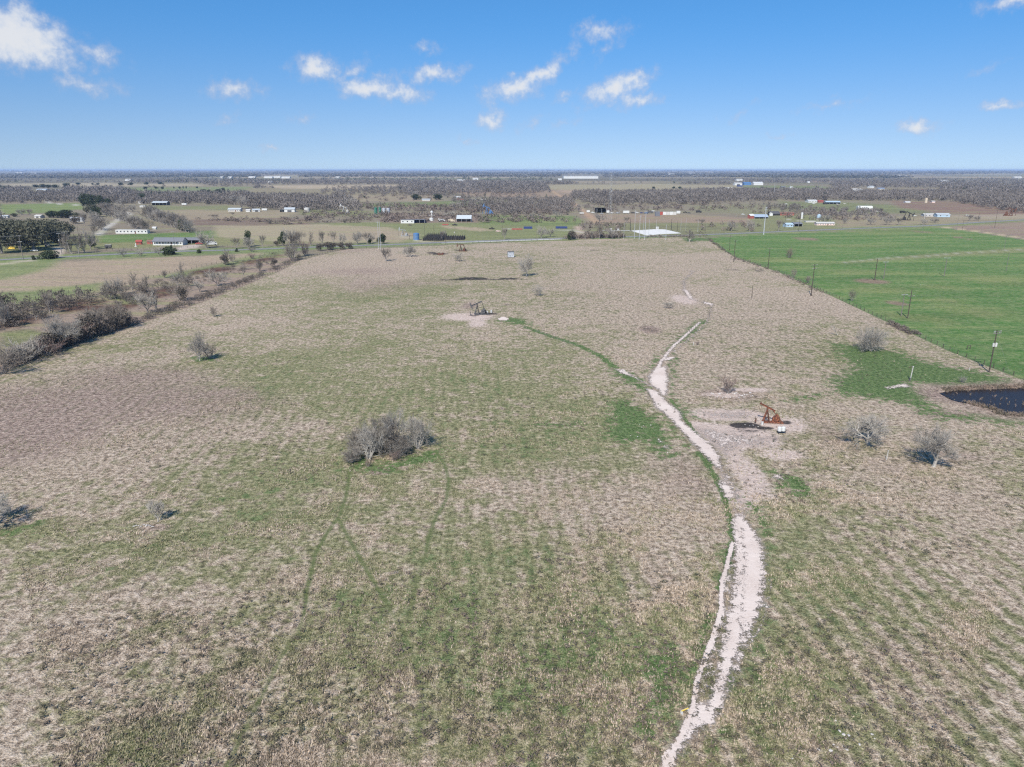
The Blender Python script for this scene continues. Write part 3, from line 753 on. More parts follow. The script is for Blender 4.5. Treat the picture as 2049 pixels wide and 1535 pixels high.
slab('concrete_pad', [(1262, 462), (1310, 459.2), (1330, 459.5), (1363, 467), (1320, 469), (1312, 470), (1294, 471.5)], .2, .4, M_CONC, 'bright concrete pad inside the substation yard')
ribbon('path', [(1204, 461.5), (1230, 461.3), (1262, 461.6)], 4.0, .12, M_CONC, 'white gravel lane leading to the concrete pad')

# pond water
def water():
    m = bpy.data.materials.new('pond_water'); m.use_nodes = True; N = NT(m.node_tree); b = m.node_tree.nodes['Principled BSDF']
    b.inputs['Base Color'].default_value = (.022, .019, .02, 1); b.inputs['Roughness'].default_value = .22; b.inputs['IOR'].default_value = 1.33; b.inputs['Specular IOR Level'].default_value = .06
    g = N.n('ShaderNodeNewGeometry'); nz = N.noise(g.outputs['Position'], 2.2, 3, .6)
    bp = N.n('ShaderNodeBump'); bp.inputs['Strength'].default_value = .35; bp.inputs['Distance'].default_value = .05
    m.node_tree.links.new(nz, bp.inputs['Height']); m.node_tree.links.new(bp.outputs[0], b.inputs['Normal'])
    pts = [Vector((*G(*p), 0)) for p in POND]; c = sum(pts, Vector()) / len(pts)
    vs = [c + (p - c) * 1.06 + Vector((0, 0, -.25)) for p in pts]
    mb = MB(); mb.add([c + Vector((0, 0, -.25))] + vs, [(0, i + 1, (i + 1) % len(vs) + 1) for i in range(len(vs))])
    me = mb.mesh('pond_water', m)
    if me.polygons[0].normal.z < 0: me.flip_normals()
    tag(link('pond_water', me), 'dark still stock pond with reedy banks at the right edge', kind='structure')
water()

# ------------------------------------------------------------------ plants
BARK = mat('grey_bark', (.24, .215, .195), .9, var=.35, scale=1.2)
BARK_PALE = mat('pale_bark', (.35, .325, .29), .9, var=.25, scale=1.2)
TWIG = mat('twigs', (.18, .155, .13), .95, var=.3, scale=.6)
TWIG_PALE = mat('pale_twigs', (.29, .265, .23), .95, var=.3, scale=.5)
TWIG_RED = mat('reddish_twigs', (.17, .12, .105), .95, var=.3, scale=.6)
LEAF = mat('evergreen_leaves', (.045, .06, .026), .8, var=.5, scale=.7, col2=(.022, .034, .014))
LEAF_OAK = mat('live_oak_leaves', (.105, .102, .068), .85, var=.45, scale=.5, col2=(.045, .05, .03))


class Tubes:
    def __init__(s): s.v = []; s.f3 = []; s.f4 = []

    def seg(s, p, q, r0, r1, n):
        d = q - p
        if d.length < 1e-5: return
        d = d.normalized(); u = d.orthogonal().normalized(); w_ = d.cross(u); o = len(s.v)
        ring = [(math.cos(2 * math.pi * i / n), math.sin(2 * math.pi * i / n)) for i in range(n)]
        s.v += [p + (u * c + w_ * t_) * r0 for c, t_ in ring]
        if r1 <= 0:
            s.v.append(q); s.f3 += [(o + i, o + (i + 1) % n, o + n) for i in range(n)]
        else:
            s.v += [q + (u * c + w_ * t_) * r1 for c, t_ in ring]
            s.f4 += [(o + i, o + (i + 1) % n, o + n + (i + 1) % n, o + n + i) for i in range(n)]

    def mesh(s, name, m):
        me = bpy.data.meshes.new(name); me.from_pydata([tuple(q) for q in s.v], [], s.f3 + s.f4); me.update(); me.materials.append(m)
        return me


def rvec(r, k=1.0):
    return Vector((r.gauss(0, k), r.gauss(0, k), r.gauss(0, k)))


def bare_tree(seed, h, spread, stems=1, levels=3, kids=(7, 6, 6), lean=0.0, trunk_h=.22, droop=0.0, tw=.02, bark=None, twig=None, trunk_r=None, up=.35):
    """returns (wood mesh, twig mesh): tapered limbs that fork, and fine twigs at the ends"""
    r = random.Random(seed); wood = Tubes(); tw_ = Tubes()

    def limb(p, d, L, rad, lv):
        n = 4 if lv == 0 else 3
        pts = [p]; dd = d.copy()
        for i in range(n):
            dd = (dd + rvec(r, .20 if lv else .12) + Vector((0, 0, up * .3 - droop * (lv > 0) * .35))).normalized()
            pts.append(pts[-1] + dd * L / n)
        last = lv >= levels
        for i in range(n):
            ra = rad * (1 - .75 * i / n); rb = rad * (1 - .75 * (i + 1) / n)
            (tw_ if lv >= levels - 0 else wood).seg(pts[i], pts[i + 1], max(ra, tw), max(rb, tw * .6) if i < n - 1 or not last else 0, 3 if lv > 0 else 5)
        if last: return
        k = kids[min(lv, len(kids) - 1)]
        for j in range(k):
            t = r.uniform(.25 if lv else (.08 if stems > 1 else trunk_h * 1.6), 1.0) if j else 1.0
            f = t * n; i = min(int(f), n - 1); q = pts[i].lerp(pts[i + 1], f - i)
            base = (pts[i + 1] - pts[i]).normalized()
            side = base.cross(rvec(r)).normalized()
            a = r.uniform(.45, 1.1) if lv == 0 else r.uniform(.35, 1.0)
            nd = (base * math.cos(a) + side * math.sin(a))
            nd = Vector((nd.x * spread, nd.y * spread, nd.z + up * .4)).normalized()
            limb(q, nd, L * r.uniform(.5, .78) * (1.15 - .35 * t), rad * (1 - .65 * t) * .75 + .004, lv + 1)
    for s_ in range(stems):
        a = r.uniform(0, 6.28); off = Vector((math.cos(a), math.sin(a), 0)) * (0 if stems == 1 else r.uniform(.1, .5) * h * .12)
        tilt = 0.12 if stems == 1 else r.uniform(.15, .75) * spread
        d = Vector((math.cos(a) * tilt + lean, math.sin(a) * tilt, 1)).normalized()
        tr = trunk_r or h * .03
        if stems == 1:
            p1 = d * (h * trunk_h) + rvec(r, h * .01); wood.seg(Vector((0, 0, -.25)), p1, tr * 1.25, tr, 6)
            wood.seg(Vector((0, 0, -.3)), Vector((0, 0, h * .03)), tr * 1.9, tr * 1.2, 6)
            nb = max(4, kids[0] // 2 + 1)
            for q in range(nb):
                b = q * 6.283 / nb + r.uniform(-.5, .5); e = r.uniform(.45, 1.15)
                dd = Vector((math.cos(b) * math.sin(e) * spread, math.sin(b) * math.sin(e) * spread, math.cos(e) + .15)).normalized()
                limb(p1 - d * r.uniform(0, h * .06), dd, h * r.uniform(.42, .6), tr * r.uniform(.5, .72), 0)
        else:
            limb(off + Vector((0, 0, -.15)), d, h * r.uniform(.5, .7), tr * r.uniform(.35, .6), 0)
    vs = wood.v + tw_.v
    top = max(v.z for v in vs); k = h / top
    for T in (wood, tw_): T.v = [v * k for v in T.v]
    return wood.mesh('trunk', bark or BARK), tw_.mesh('crown', twig or TWIG)


def leafy(seed, h, w_, n, size, leaf, trunk_r=.2, base=.1, lobes=7, shape='round'):
    """trunk with limbs and a crown of leaf clumps spread through uneven lobes"""
    r = random.Random(seed); T = Tubes()
    ctr = []
    for i in range(lobes):
        a = r.uniform(0, 6.28); q = r.uniform(.1, .62)
        if shape == 'cone':
            zz = (i + .5) / lobes; ctr.append((Vector((math.cos(a) * .12 * w_, math.sin(a) * .12 * w_, h * (base + .9 * (1 - base) * zz))), w_ * .5 * (1.05 - zz) + .2, h * .16))
        else:
            ctr.append((Vector((math.cos(a) * q * w_ * .5, math.sin(a) * q * w_ * .5, h * r.uniform(base + .2, .78))), w_ * r.uniform(.2, .3), h * r.uniform(.2, .3)))
    T.seg(Vector((0, 0, -.2)), Vector((0, 0, h * .35)), trunk_r, trunk_r * .7, 6)
    for c, a, b in ctr: T.seg(Vector((0, 0, h * r.uniform(.1, .3))), c, trunk_r * .5, trunk_r * .12, 4)
    V = []; F = []
    for i in range(n):
        c, a, b = r.choice(ctr); d = rvec(r).normalized(); q = r.random() ** .35
        p = c + Vector((d.x * a * q, d.y * a * q, d.z * b * q))
        if p.z < h * base: p.z = h * base + r.uniform(0, .3)
        u = rvec(r).normalized() * size * r.uniform(.5, 1.3); v = u.cross(rvec(r)).normalized() * size * r.uniform(.35, .9); o = len(V)
        V += [p - u - v * .4, p + u * .2 - v, p + u, p - u * .1 + v]; F.append((o, o + 1, o + 2, o + 3))
    me = bpy.data.meshes.new('crown'); me.from_pydata([tuple(v) for v in V], [], F); me.update(); me.materials.append(leaf)
    return T.mesh('trunk', BARK), me


PROTO = {}


def proto(kind):
    if kind in PROTO: return PROTO[kind]
    k = kind
    P_ = {
        # close ones, built in detail
        'spread': lambda: bare_tree(11, 7.5, 1.35, 1, 3, (9, 8, 7), trunk_h=.2, trunk_r=.34, droop=.5, bark=BARK_PALE, twig=TWIG_PALE),
        'fan': lambda: bare_tree(12, 7.6, 1.25, 1, 3, (9, 8, 8), trunk_h=.2, trunk_r=.28, up=.3, bark=BARK_PALE, twig=TWIG_PALE),
        'dome': lambda: bare_tree(13, 8.5, 1.3, 11, 3, (9, 8, 8), droop=.25, up=.3, bark=BARK_PALE, twig=TWIG_PALE),
        'thick_a': lambda: bare_tree(14, 7.5, 1.15, 8, 3, (8, 7, 7), droop=.3, trunk_r=.3, bark=BARK_PALE, twig=TWIG_PALE),
        'thick_b': lambda: bare_tree(15, 7.0, 1.1, 9, 3, (8, 7, 7), droop=.2, trunk_r=.28, bark=BARK_PALE, twig=TWIG),
        'sapling': lambda: bare_tree(16, 4.2, .8, 1, 2, (9, 10), trunk_h=.16, up=.8, bark=BARK_PALE, twig=TWIG_PALE, trunk_r=.07),
        'dead': lambda: bare_tree(17, 5.2, 1.2, 2, 1, (5, 4), up=.5, bark=BARK_PALE, twig=BARK_PALE, trunk_r=.26),
        'round': lambda: bare_tree(18, 9, 1.05, 1, 3, (9, 8, 7), trunk_h=.14, up=.3, bark=BARK_PALE, twig=TWIG_PALE),
        # middle distance
        'bare_a': lambda: bare_tree(21, 9, 1.1, 1, 2, (9, 9), trunk_h=.2, up=.45, twig=TWIG, bark=BARK, tw=.048),
        'bare_b': lambda: bare_tree(22, 9, 1.25, 1, 2, (10, 9), trunk_h=.16, twig=TWIG_PALE, bark=BARK, tw=.048),
        'bare_c': lambda: bare_tree(23, 9, .95, 2, 2, (12, 9), up=.6, twig=TWIG, bark=BARK_PALE, tw=.048),
        'shrub_a': lambda: bare_tree(24, 4, 1.3, 9, 2, (6, 8), twig=TWIG_PALE, bark=BARK, trunk_r=.09),
        'shrub_b': lambda: bare_tree(25, 4, 1.15, 8, 2, (7, 8), twig=TWIG_RED, bark=BARK, trunk_r=.09),
        'shrub_c': lambda: bare_tree(26, 5, .9, 8, 2, (7, 9), up=.5, twig=TWIG, bark=BARK, trunk_r=.1),
        'oak': lambda: leafy(31, 11, 15, 2600, .42, LEAF_OAK, .45, .12, 9),
        'oak_b': lambda: leafy(32, 9, 12, 2200, .40, LEAF_OAK, .4, .1, 7),
        'evergreen': lambda: leafy(33, 12, 9, 2200, .42, LEAF, .35, .06, 8),
        'cedar': lambda: leafy(34, 6, 3.6, 1100, .26, LEAF, .14, .03, 6, 'cone'),
        'bush': lambda: leafy(35, 3.2, 6, 1100, .24, LEAF, .1, .0, 7),
        'tangle': lambda: leafy(36, 5, 5.5, 1500, .2, mat('dark_thicket', (.115, .098, .08), .95, var=.4, scale=.5), .1, .0, 7),
    }
    wm, cm = P_[k]()
    H_ = max(max(v.co.z for v in cm.vertices), max(v.co.z for v in wm.vertices))
    rw = sorted(math.hypot(v.co.x, v.co.y) for v in cm.vertices)[int(len(cm.vertices) * .97)]
    PROTO[k] = (wm, cm, H_, rw * 2)
    return PROTO[k]


PR = random.Random(77)
NTREE = 0
ZNAME = {'oak': 'live_oak_tree', 'oak_b': 'live_oak_tree', 'evergreen': 'evergreen_tree', 'cedar': 'cedar_tree', 'bush': 'evergreen_bush', 'tangle': 'thicket_bush',
         'shrub_a': 'bare_shrub', 'shrub_b': 'bare_shrub', 'shrub_c': 'bare_shrub', 'sapling': 'bare_sapling', 'dead': 'dead_tree'}


def plant(kind, px, py, hpx, label, group=None, wpx=None, cat=None, xy=None, rz=None):
    """a tree standing at the picture point of its foot, hpx picture pixels tall"""
    global NTREE
    wm, cm, H_, W_ = proto(kind)
    NTREE += 1
    x, y = xy if xy else G(px, py)
    # height from the line of sight over its top
    if xy is None:
        yt = -((py - hpx) - 767.5) / FPX; dy = math.cos(PITCH) + yt * math.sin(PITCH); dz = -math.sin(PITCH) + yt * math.cos(PITCH)
        h = CAM_H + y / dy * dz
        ww = (wpx * MPP(px, py)) if wpx else W_ * h / H_
    else:
        h = hpx; ww = wpx if wpx else W_ * h / H_
    nm = ZNAME.get(kind, 'bare_tree')
    ct = cat or ('shrub' if nm in ('bare_shrub', 'evergreen_bush', 'thicket_bush') else 'tree')
    e = empty(nm, (x, y, 0), PR.uniform(0, 6.28) if rz is None else rz, label, ct, group)
    e.scale = (ww / W_, ww / W_, h / H_)
    link('trunk', wm, e); link('crown', cm, e)
    return e


# --- the trees that stand alone in the big pasture
plant('thick_a', 738, 918, 74, 'low grey bare tree at the left front of the central clump in the pasture', 'bare tree clump in mid pasture', 85)
plant('thick_b', 768, 905, 78, 'dense bare tree in the middle of the central pasture clump', 'bare tree clump in mid pasture', 90)
plant('spread', 790, 900, 92, 'tallest pale bare tree at the back of the central pasture clump', 'bare tree clump in mid pasture', 75)
plant('thick_a', 835, 898, 72, 'wide bare tree at the right end of the central pasture clump', 'bare tree clump in mid pasture', 75)
plant('thick_b', 704, 926, 36, 'small bare tree at the far left end of the central pasture clump', 'bare tree clump in mid pasture', 45)
plant('shrub_b', 735, 934, 16, 'reddish low bush in front of the central pasture clump', 'bare tree clump in mid pasture')
plant('thick_b', 800, 912, 44, 'brushy dark bare thicket filling the right middle of the central clump', 'bare tree clump in mid pasture', 60)
plant('thick_b', 720, 905, 50, 'bushy bare tree at the left back of the central pasture clump', 'bare tree clump in mid pasture', 60)
plant('shrub_b', 790, 921, 22, 'dark brushy thicket at the foot of the central pasture clump, right side', 'bare tree clump in mid pasture')
plant('dome', 1743, 703, 60, 'big pale grey bare tree on bright green grass left of the pond', wpx=62, rz=1.0)
plant('spread', 1738, 890, 70, 'sprawling bare tree with drooping pale limbs in the right foreground', wpx=108, rz=.4)
plant('fan', 1868, 934, 86, 'fan shaped bare tree on a short white trunk, lower of the two right foreground trees', wpx=98, rz=2.0)
plant('dead', 1679, 671, 27, 'small dead forked tree with white limbs left of the big bare tree', rz=5.9)
plant('shrub_b', 1457, 787, 38, 'dark reddish bare bush on rubble behind the rusty pump jack', wpx=38)
plant('round', 1054, 553, 50, 'round bare tree at the end of the dark burnt strip in the pasture', wpx=38, rz=.5)
plant('shrub_a', 1077, 592, 24, 'faint grey bare shrub below the round pasture tree')
plant('shrub_a', 1337, 617, 15, 'low sprawling grey shrub among the curved plough lines', wpx=26)
plant('bare_a', 772, 523, 30, 'leafless tree with a few dark tufts near the tall steel double pole')
plant('round', 821, 514, 27, 'small bare tree on its own right of the steel double pole', wpx=30)
plant('shrub_a', 917, 523, 19, 'low dark bare shrub in front of the far dark pump jack', wpx=26)
plant('sapling', 316, 1044, 45, 'thin grey sapling beside a stone heap in the left foreground', wpx=34)
plant('shrub_c', 428, 634, 24, 'small upright bare shrub alone in the left part of the pasture')
plant('round', 400, 722, 64, 'pale barked bare tree, taller of the pair in the left middle of the pasture', wpx=42, rz=2.2)
plant('shrub_c', 421, 718, 36, 'dark bushy small tree beside the taller pale pasture tree', wpx=38)
plant('spread', -12, 1050, 70, 'pale bare tree cut off by the left edge of the foreground', wpx=130, rz=1.2)
plant('shrub_a', 1925, 766, 15, 'small grey leafless shrub just above the pond')
plant('shrub_b', 1578, 516, 22, 'lone dark bare shrub standing in the bright green field', wpx=20)
plant('shrub_c', 1587, 556, 22, 'grey bare sapling on the field boundary, farthest of three there', 'saplings along the green field edge', 13)
plant('shrub_c', 1617, 566, 17, 'twin grey saplings on the field boundary beside the double armed pole', 'saplings along the green field edge', 18)
plant('shrub_c', 1705, 602, 26, 'grey bare sapling on the field boundary, nearest of three there', 'saplings along the green field edge', 16)
plant('bare_c', 1378, 484, 26, 'spreading bare tree at the corner where green field meets road', wpx=38)
plant('shrub_b', 1395, 690, 8, 'tiny dark weed clump right of the rutted track')

# --- hedge up the left boundary of the pasture
HEDGE = [('shrub_c', 6, 748, 60, 70), ('shrub_a', 52, 726, 52, 60), ('shrub_b', 90, 712, 36, 60), ('tangle', 106, 702, 38, 46), ('round', 128, 694, 66, 60), ('tangle', 150, 688, 34, 42), ('tangle', 176, 676, 44, 46), ('shrub_b', 166, 682, 40, 44),
         ('bare_a', 196, 668, 56, 44), ('shrub_c', 208, 664, 52, 46), ('tangle', 232, 656, 42, 34), ('shrub_c', 236, 658, 58, 40), ('tangle', 252, 652, 22, 24), ('shrub_c', 260, 646, 30, 14),
         ('bare_b', 296, 627, 46, 38), ('bare_c', 316, 622, 52, 30), ('shrub_c', 362, 602, 46, 44), ('tangle', 366, 602, 28, 24), ('bare_b', 400, 585, 26, 24), ('bare_b', 436, 573, 34, 46), ('bare_a', 488, 555, 26, 16), ('shrub_c', 520, 543, 26, 20), ('tangle', 550, 534, 16, 16),
         ('shrub_c', 584, 522, 42, 36), ('bare_a', 590, 516, 56, 30), ('shrub_b', 612, 512, 34, 26), ('tangle', 640, 502, 14, 20), ('tangle', 655, 500, 16, 20), ('tangle', 668, 499, 14, 18), ('tangle', 682, 499, 14, 20), ('tangle', 697, 498, 12, 18)]
THICK = [('bare_c', 4, 622, 50, 50), ('bare_b', 10, 655, 60, 44), ('bare_c', 40, 640, 40, 34), ('bare_c', 72, 640, 44, 30), ('bare_a', 100, 628, 50, 36), ('bare_a', 92, 655, 40, 26), ('tangle', 28, 652, 22, 46), ('shrub_b', 8, 640, 26, 30), ('shrub_c', 54, 622, 26, 26),
         ('bare_b', 230, 598, 50, 44), ('shrub_c', 222, 600, 36, 40), ('bare_c', 262, 584, 44, 34), ('shrub_c', 246, 590, 34, 36), ('bare_c', 294, 583, 38, 36), ('shrub_c', 286, 586, 26, 30), ('shrub_c', 254, 602, 20, 26), ('bare_a', 273, 605, 26, 12), ('bare_c', 368, 562, 44, 22), ('bare_b', 356, 572, 30, 34), ('shrub_c', 374, 574, 30, 24),
         ('bare_a', 116, 600, 20, 20), ('bare_b', 160, 592, 18, 20), ('shrub_c', 330, 556, 18, 16), ('bare_c', 448, 530, 36, 30), ('tangle', 450, 530, 22, 22), ('shrub_c', 466, 524, 20, 16), ('shrub_b', 505, 518, 14, 18)]
SIDE = [('nearest', 'the left picture edge'), ]


# ---- landmarks used to tell scattered trees apart
LM = [('the long white mobile home', 263, 467), ('the white ranch house', 336, 491), ('the red garden shed', 278, 489), ('the dark tent trailer', 214, 497), ('the tall twin pole', 700, 498), ('the blue storage tank', 832, 480),
      ('the black cattle pens', 890, 480), ('the grey roofed barn', 926, 444), ('the white and blue stable row', 826, 446), ('the large white barn', 574, 424), ('the green and grey tank battery', 762, 428), ('the light grey pump jack', 690, 427),
      ('the black open shed', 1202, 426), ('the lattice radio tower', 1221, 440), ('the white container row', 1342, 430), ('the concrete substation pad', 1310, 467), ('the orange dirt lane', 1160, 418), ('the blue pump jack', 974, 427), ('the thick steel pole', 1529, 468),
      ('the pale pink roadside house', 1652, 452), ('the slim white silo', 1605, 437), ('the blue grey roofed shed', 1524, 437), ('the white farm sheds', 1650, 407), ('the pale domed greenhouse', 1732, 420), ('the tan water tank', 1854, 406),
      ('the big black pump jack', 1820, 441), ('the right roadside workshops', 1880, 433), ('the red barn at far right', 1858, 383), ('the open sided blue grey barn', 318, 410), ('the pale shed by the oaks', 76, 433), ('the silver tank trio', 153, 440),
      ('the far white house row', 492, 423), ('the far pale farmhouse', 914, 398), ('the blue steel warehouse', 1494, 371), ('the small white tank', 1382, 381), ('the yellow pick-up', 23, 497), ('the upper left farm shed', 81, 382)]
_cnt = {}
ORD = ['nearest', 'second nearest', 'third nearest', 'fourth nearest', 'fifth nearest', 'sixth nearest', 'seventh nearest', 'eighth nearest', 'ninth nearest', 'tenth nearest', 'eleventh nearest', 'twelfth nearest', 'thirteenth nearest', 'fourteenth nearest', 'fifteenth nearest']
DESC = {'bare_a': 'bare grey tree', 'bare_b': 'wide bare grey tree', 'bare_c': 'tall leafless tree', 'shrub_a': 'pale leafless shrub', 'shrub_b': 'reddish brown shrub', 'shrub_c': 'grey brushy shrub', 'oak': 'broad live oak', 'oak_b': 'round live oak', 'evergreen': 'dark tall evergreen', 'cedar': 'pointed dark cedar', 'bush': 'low dark green bush', 'tangle': 'dense brown bush', 'round': 'white limbed bare tree'}


def scatter(rows, group, minx=3):
    """rows (kind, px, py, hpx, wpx); each gets its own label from the nearest landmark"""
    items = []
    for row in rows:
        k, x, y, h, w_ = row
        n, lx, ly = min(LM, key=lambda q: abs(q[1] - x) + 4 * abs(q[2] - y))
        dx, dy = x - lx, (y - ly) * 3
        side = ('to the left of' if dx < 0 else 'to the right of') if abs(dx) > abs(dy) else ('behind' if dy < 0 else 'in front of')
        items.append((DESC[k], side, n, math.hypot(dx, dy), row))
    items.sort(key=lambda q: q[3])
    for d, side, n, _, (k, x, y, h, w_) in items:
        i = _cnt.get((d, side, n), 0); _cnt[(d, side, n)] = i + 1
        lab = f'{ORD[min(i, 14)]} {d} {side} {n}'
        plant(k, x, y, h, lab, group, w_)


def line_labels(rows, group, fmt):
    rows = sorted(rows, key=lambda q: q[1]); cnt = {}; tot = {}
    for q in rows: tot[DESC[q[0]]] = tot.get(DESC[q[0]], 0) + 1
    for (k, x, y, h, w_) in rows:
        d = DESC[k]; i = cnt.get(d, 0); cnt[d] = i + 1
        o = ['first', 'second', 'third', 'fourth', 'fifth', 'sixth', 'seventh', 'eighth', 'ninth', 'tenth', 'eleventh', 'twelfth', 'thirteenth'][i]
        plant(k, x, y, h, fmt.format(d=d, o=o), group, w_)


HEDGE = [(a, b, c, d * 1.08, e * (1.35 if b < 300 else 1.1)) for a, b, c, d, e in HEDGE]
line_labels(HEDGE, 'hedge along the left pasture fence', '{d} in the left fence hedge, {o} of its kind from the left')
line_labels(THICK, 'trees in the reddish thicket', '{d} in the reddish thicket strip, {o} of its kind from the left')

NEAR = [
    # left: live oaks, evergreens and the roadside
    ('oak', 4, 507, 66, 60), ('oak', 40, 500, 60, 56), ('oak_b', 30, 480, 40, 44), ('oak', 68, 502, 62, 56), ('oak', 92, 494, 56, 50), ('oak_b', 112, 480, 42, 42), ('oak', 60, 470, 34, 50), ('oak_b', 100, 468, 30, 44), ('oak_b', 136, 476, 34, 34), ('oak', 15, 462, 26, 44),
    ('oak_b', 50, 492, 44, 44), ('oak', 84, 488, 46, 50), ('oak_b', 20, 490, 50, 44), ('oak_b', 120, 492, 40, 36), ('tangle', 58, 497, 22, 40), ('tangle', 25, 497, 20, 36), ('bare_c', 146, 508, 50, 34), ('bare_a', 158, 508, 46, 34), ('bare_c', 172, 506, 48, 34), ('bare_b', 182, 500, 46, 30), ('evergreen', 188, 496, 24, 16), ('bare_c', 135, 505, 40, 28),
    ('bush', 100, 518, 18, 40), ('bush', 67, 520, 10, 9), ('shrub_c', 193, 507, 14, 10), ('shrub_a', 246, 514, 20, 24), ('shrub_a', 281, 513, 15, 20), ('bare_b', 318, 511, 22, 24), ('bush', 340, 510, 18, 34), ('cedar', 344, 509, 20, 14), ('bush', 399, 507, 9, 10), ('cedar', 474, 504, 8, 8),
    ('bare_b', 413, 497, 40, 44), ('bare_a', 474, 498, 26, 22), ('bare_b', 497, 497, 26, 32), ('evergreen', 499, 494, 34, 16), ('bare_a', 526, 496, 30, 16), ('shrub_c', 505, 504, 12, 18),
    ('evergreen', 566, 492, 30, 18), ('bare_b', 580, 492, 40, 40), ('bare_a', 600, 492, 34, 26), ('tangle', 552, 493, 12, 12), ('bare_c', 620, 492, 32, 18), ('bare_a', 645, 492, 34, 22), ('bare_a', 668, 490, 32, 20), ('bare_b', 685, 490, 28, 20), ('bare_b', 715, 489, 30, 30), ('bare_a', 735, 489, 28, 22), ('evergreen', 739, 488, 12, 9), ('evergreen', 764, 488, 21, 19), ('bare_b', 745, 486, 24, 18),
    # bare wood behind the mobile home
] + [(('bare_a', 'bare_b', 'bare_c')[i % 3], 200 + (i * 41 % 181), 468 - (i * 17 % 31) - (8 if i * 41 % 181 < 60 else 0), 26 + i * 7 % 10, 30) for i in range(62) if not (225 < 200 + (i * 41 % 181) < 300 and 468 - (i * 17 % 29) > 459)] + [
    ('evergreen', 362, 463, 24, 12), ('bare_c', 376, 463, 24, 14), ('tangle', 150, 448, 14, 26), ('bare_c', 185, 470, 34, 30), ('bare_c', 200, 462, 30, 28), ('bare_a', 170, 452, 30, 26), ('bare_b', 188, 446, 28, 28),
    ('evergreen', 174, 414, 28, 24), ('evergreen', 188, 418, 30, 26), ('evergreen', 204, 412, 22, 22), ('oak_b', 186, 430, 22, 36), ('evergreen', 196, 434, 20, 26), ('evergreen', 230, 432, 20, 22), ('oak_b', 224, 424, 16, 20), ('evergreen', 216, 412, 16, 14), ('evergreen', 137, 436, 17, 40), ('oak_b', 122, 434, 12, 24), ('evergreen', 108, 436, 15, 26), ('bare_a', 60, 432, 16, 22), ('bare_b', 44, 430, 14, 24), ('oak_b', 28, 434, 8, 14),
    ('evergreen', 286, 404, 18, 18), ('bare_b', 246, 412, 16, 34), ('bare_a', 232, 408, 14, 24), ('bare_b', 266, 424, 16, 20), ('bare_b', 302, 419, 8, 14), ('bare_a', 258, 400, 12, 26),
    ('bare_b', 484, 418, 30, 30), ('bare_b', 470, 410, 22, 30), ('bare_a', 430, 439, 12, 24), ('bare_a', 466, 431, 7, 14),
    # middle distance around the tank pads
    ('bare_b', 762, 424, 10, 20), ('bare_b', 700, 414, 22, 30), ('shrub_c', 540, 448, 12, 22), ('shrub_c', 552, 448, 10, 18), ('shrub_c', 690, 446, 10, 16), ('shrub_b', 820, 452, 5, 10), ('evergreen', 834, 400, 12, 20), ('evergreen', 874, 400, 12, 22), ('bare_b', 902, 436, 18, 30), ('bare_b', 912, 416, 14, 26), ('bare_a', 884, 480, 20, 14), ('shrub_a', 887, 472, 12, 14),
    ('bare_b', 1083, 476, 27, 26), ('bare_b', 1101, 474, 20, 24), ('bare_a', 1010, 480, 28, 18), ('tangle', 1143, 480, 20, 22), ('evergreen', 1140, 480, 12, 10), ('bare_a', 1200, 478, 34, 18), ('bare_b', 1225, 478, 24, 28), ('bare_c', 1186, 478, 18, 12), ('bare_c', 1172, 479, 20, 12), ('bare_a', 1238, 478, 20, 14), ('bare_b', 1200, 446, 24, 30), ('bare_a', 1254, 446, 14, 20),
    ('bare_b', 1065, 436, 12, 14), ('bare_a', 1040, 437, 10, 10), ('bare_b', 1115, 434, 14, 20), ('bare_c', 1080, 438, 8, 8), ('bare_a', 1010, 434, 10, 16),
    ('bare_b', 1464, 462, 22, 26), ('bare_b', 1500, 463, 28, 22), ('bare_a', 1558, 462, 26, 22), ('bare_b', 1650, 447, 20, 30), ('bare_a', 1404, 449, 12, 24), ('bare_b', 1690, 447, 12, 16), ('bare_b', 1742, 450, 16, 22), ('bare_b', 1775, 450, 18, 26), ('bare_a', 1798, 450, 16, 20), ('bare_b', 1848, 450, 14, 18), ('bare_a', 1940, 442, 14, 22), ('bare_b', 1955, 442, 12, 16), ('bare_b', 1870, 446, 12, 24), ('bare_b', 1608, 428, 12, 16), ('bare_b', 1718, 430, 10, 20), ('bare_b', 1690, 424, 12, 20),
]
scatter(NEAR, 'scattered trees beyond the pasture')

# far lines of dark trees standing out against pale fields
FARD = [('evergreen', x, y, h, w_) for x, y, h, w_ in ((243, 371, 6, 11), (261, 371, 6, 11), (293, 370, 6, 9), (322, 369, 5, 11), (155, 370, 5, 12), (186, 370, 4, 6), (195, 370, 4, 8), (290, 379, 6, 10), (313, 378, 5, 8), (326, 379, 6, 8), (348, 378, 5, 3), (360, 378, 5, 5), (367, 378, 6, 3), (373, 378, 6, 3), (395, 377, 4, 6),
        (408, 387, 9, 8), (420, 388, 9, 12), (438, 388, 10, 14), (447, 386, 11, 8), (496, 387, 5, 10), (800, 380, 6, 6), (808, 380, 7, 6), (744, 380, 4, 6), (1348, 378, 5, 8), (1361, 378, 5, 8), (1307, 380, 7, 8), (304, 390, 8, 6), (320, 392, 8, 8), (341, 390, 8, 5), (0, 379, 9, 16), (8, 380, 8, 12), (70, 375, 6, 14), (84, 376, 8, 16), (98, 376, 7, 14), (112, 376, 7, 14), (132, 376, 10, 14), (729, 396, 4, 6), (138, 375, 9, 9), (252, 382, 5, 9))]
scatter(FARD, 'dark trees dotted over the far fields')

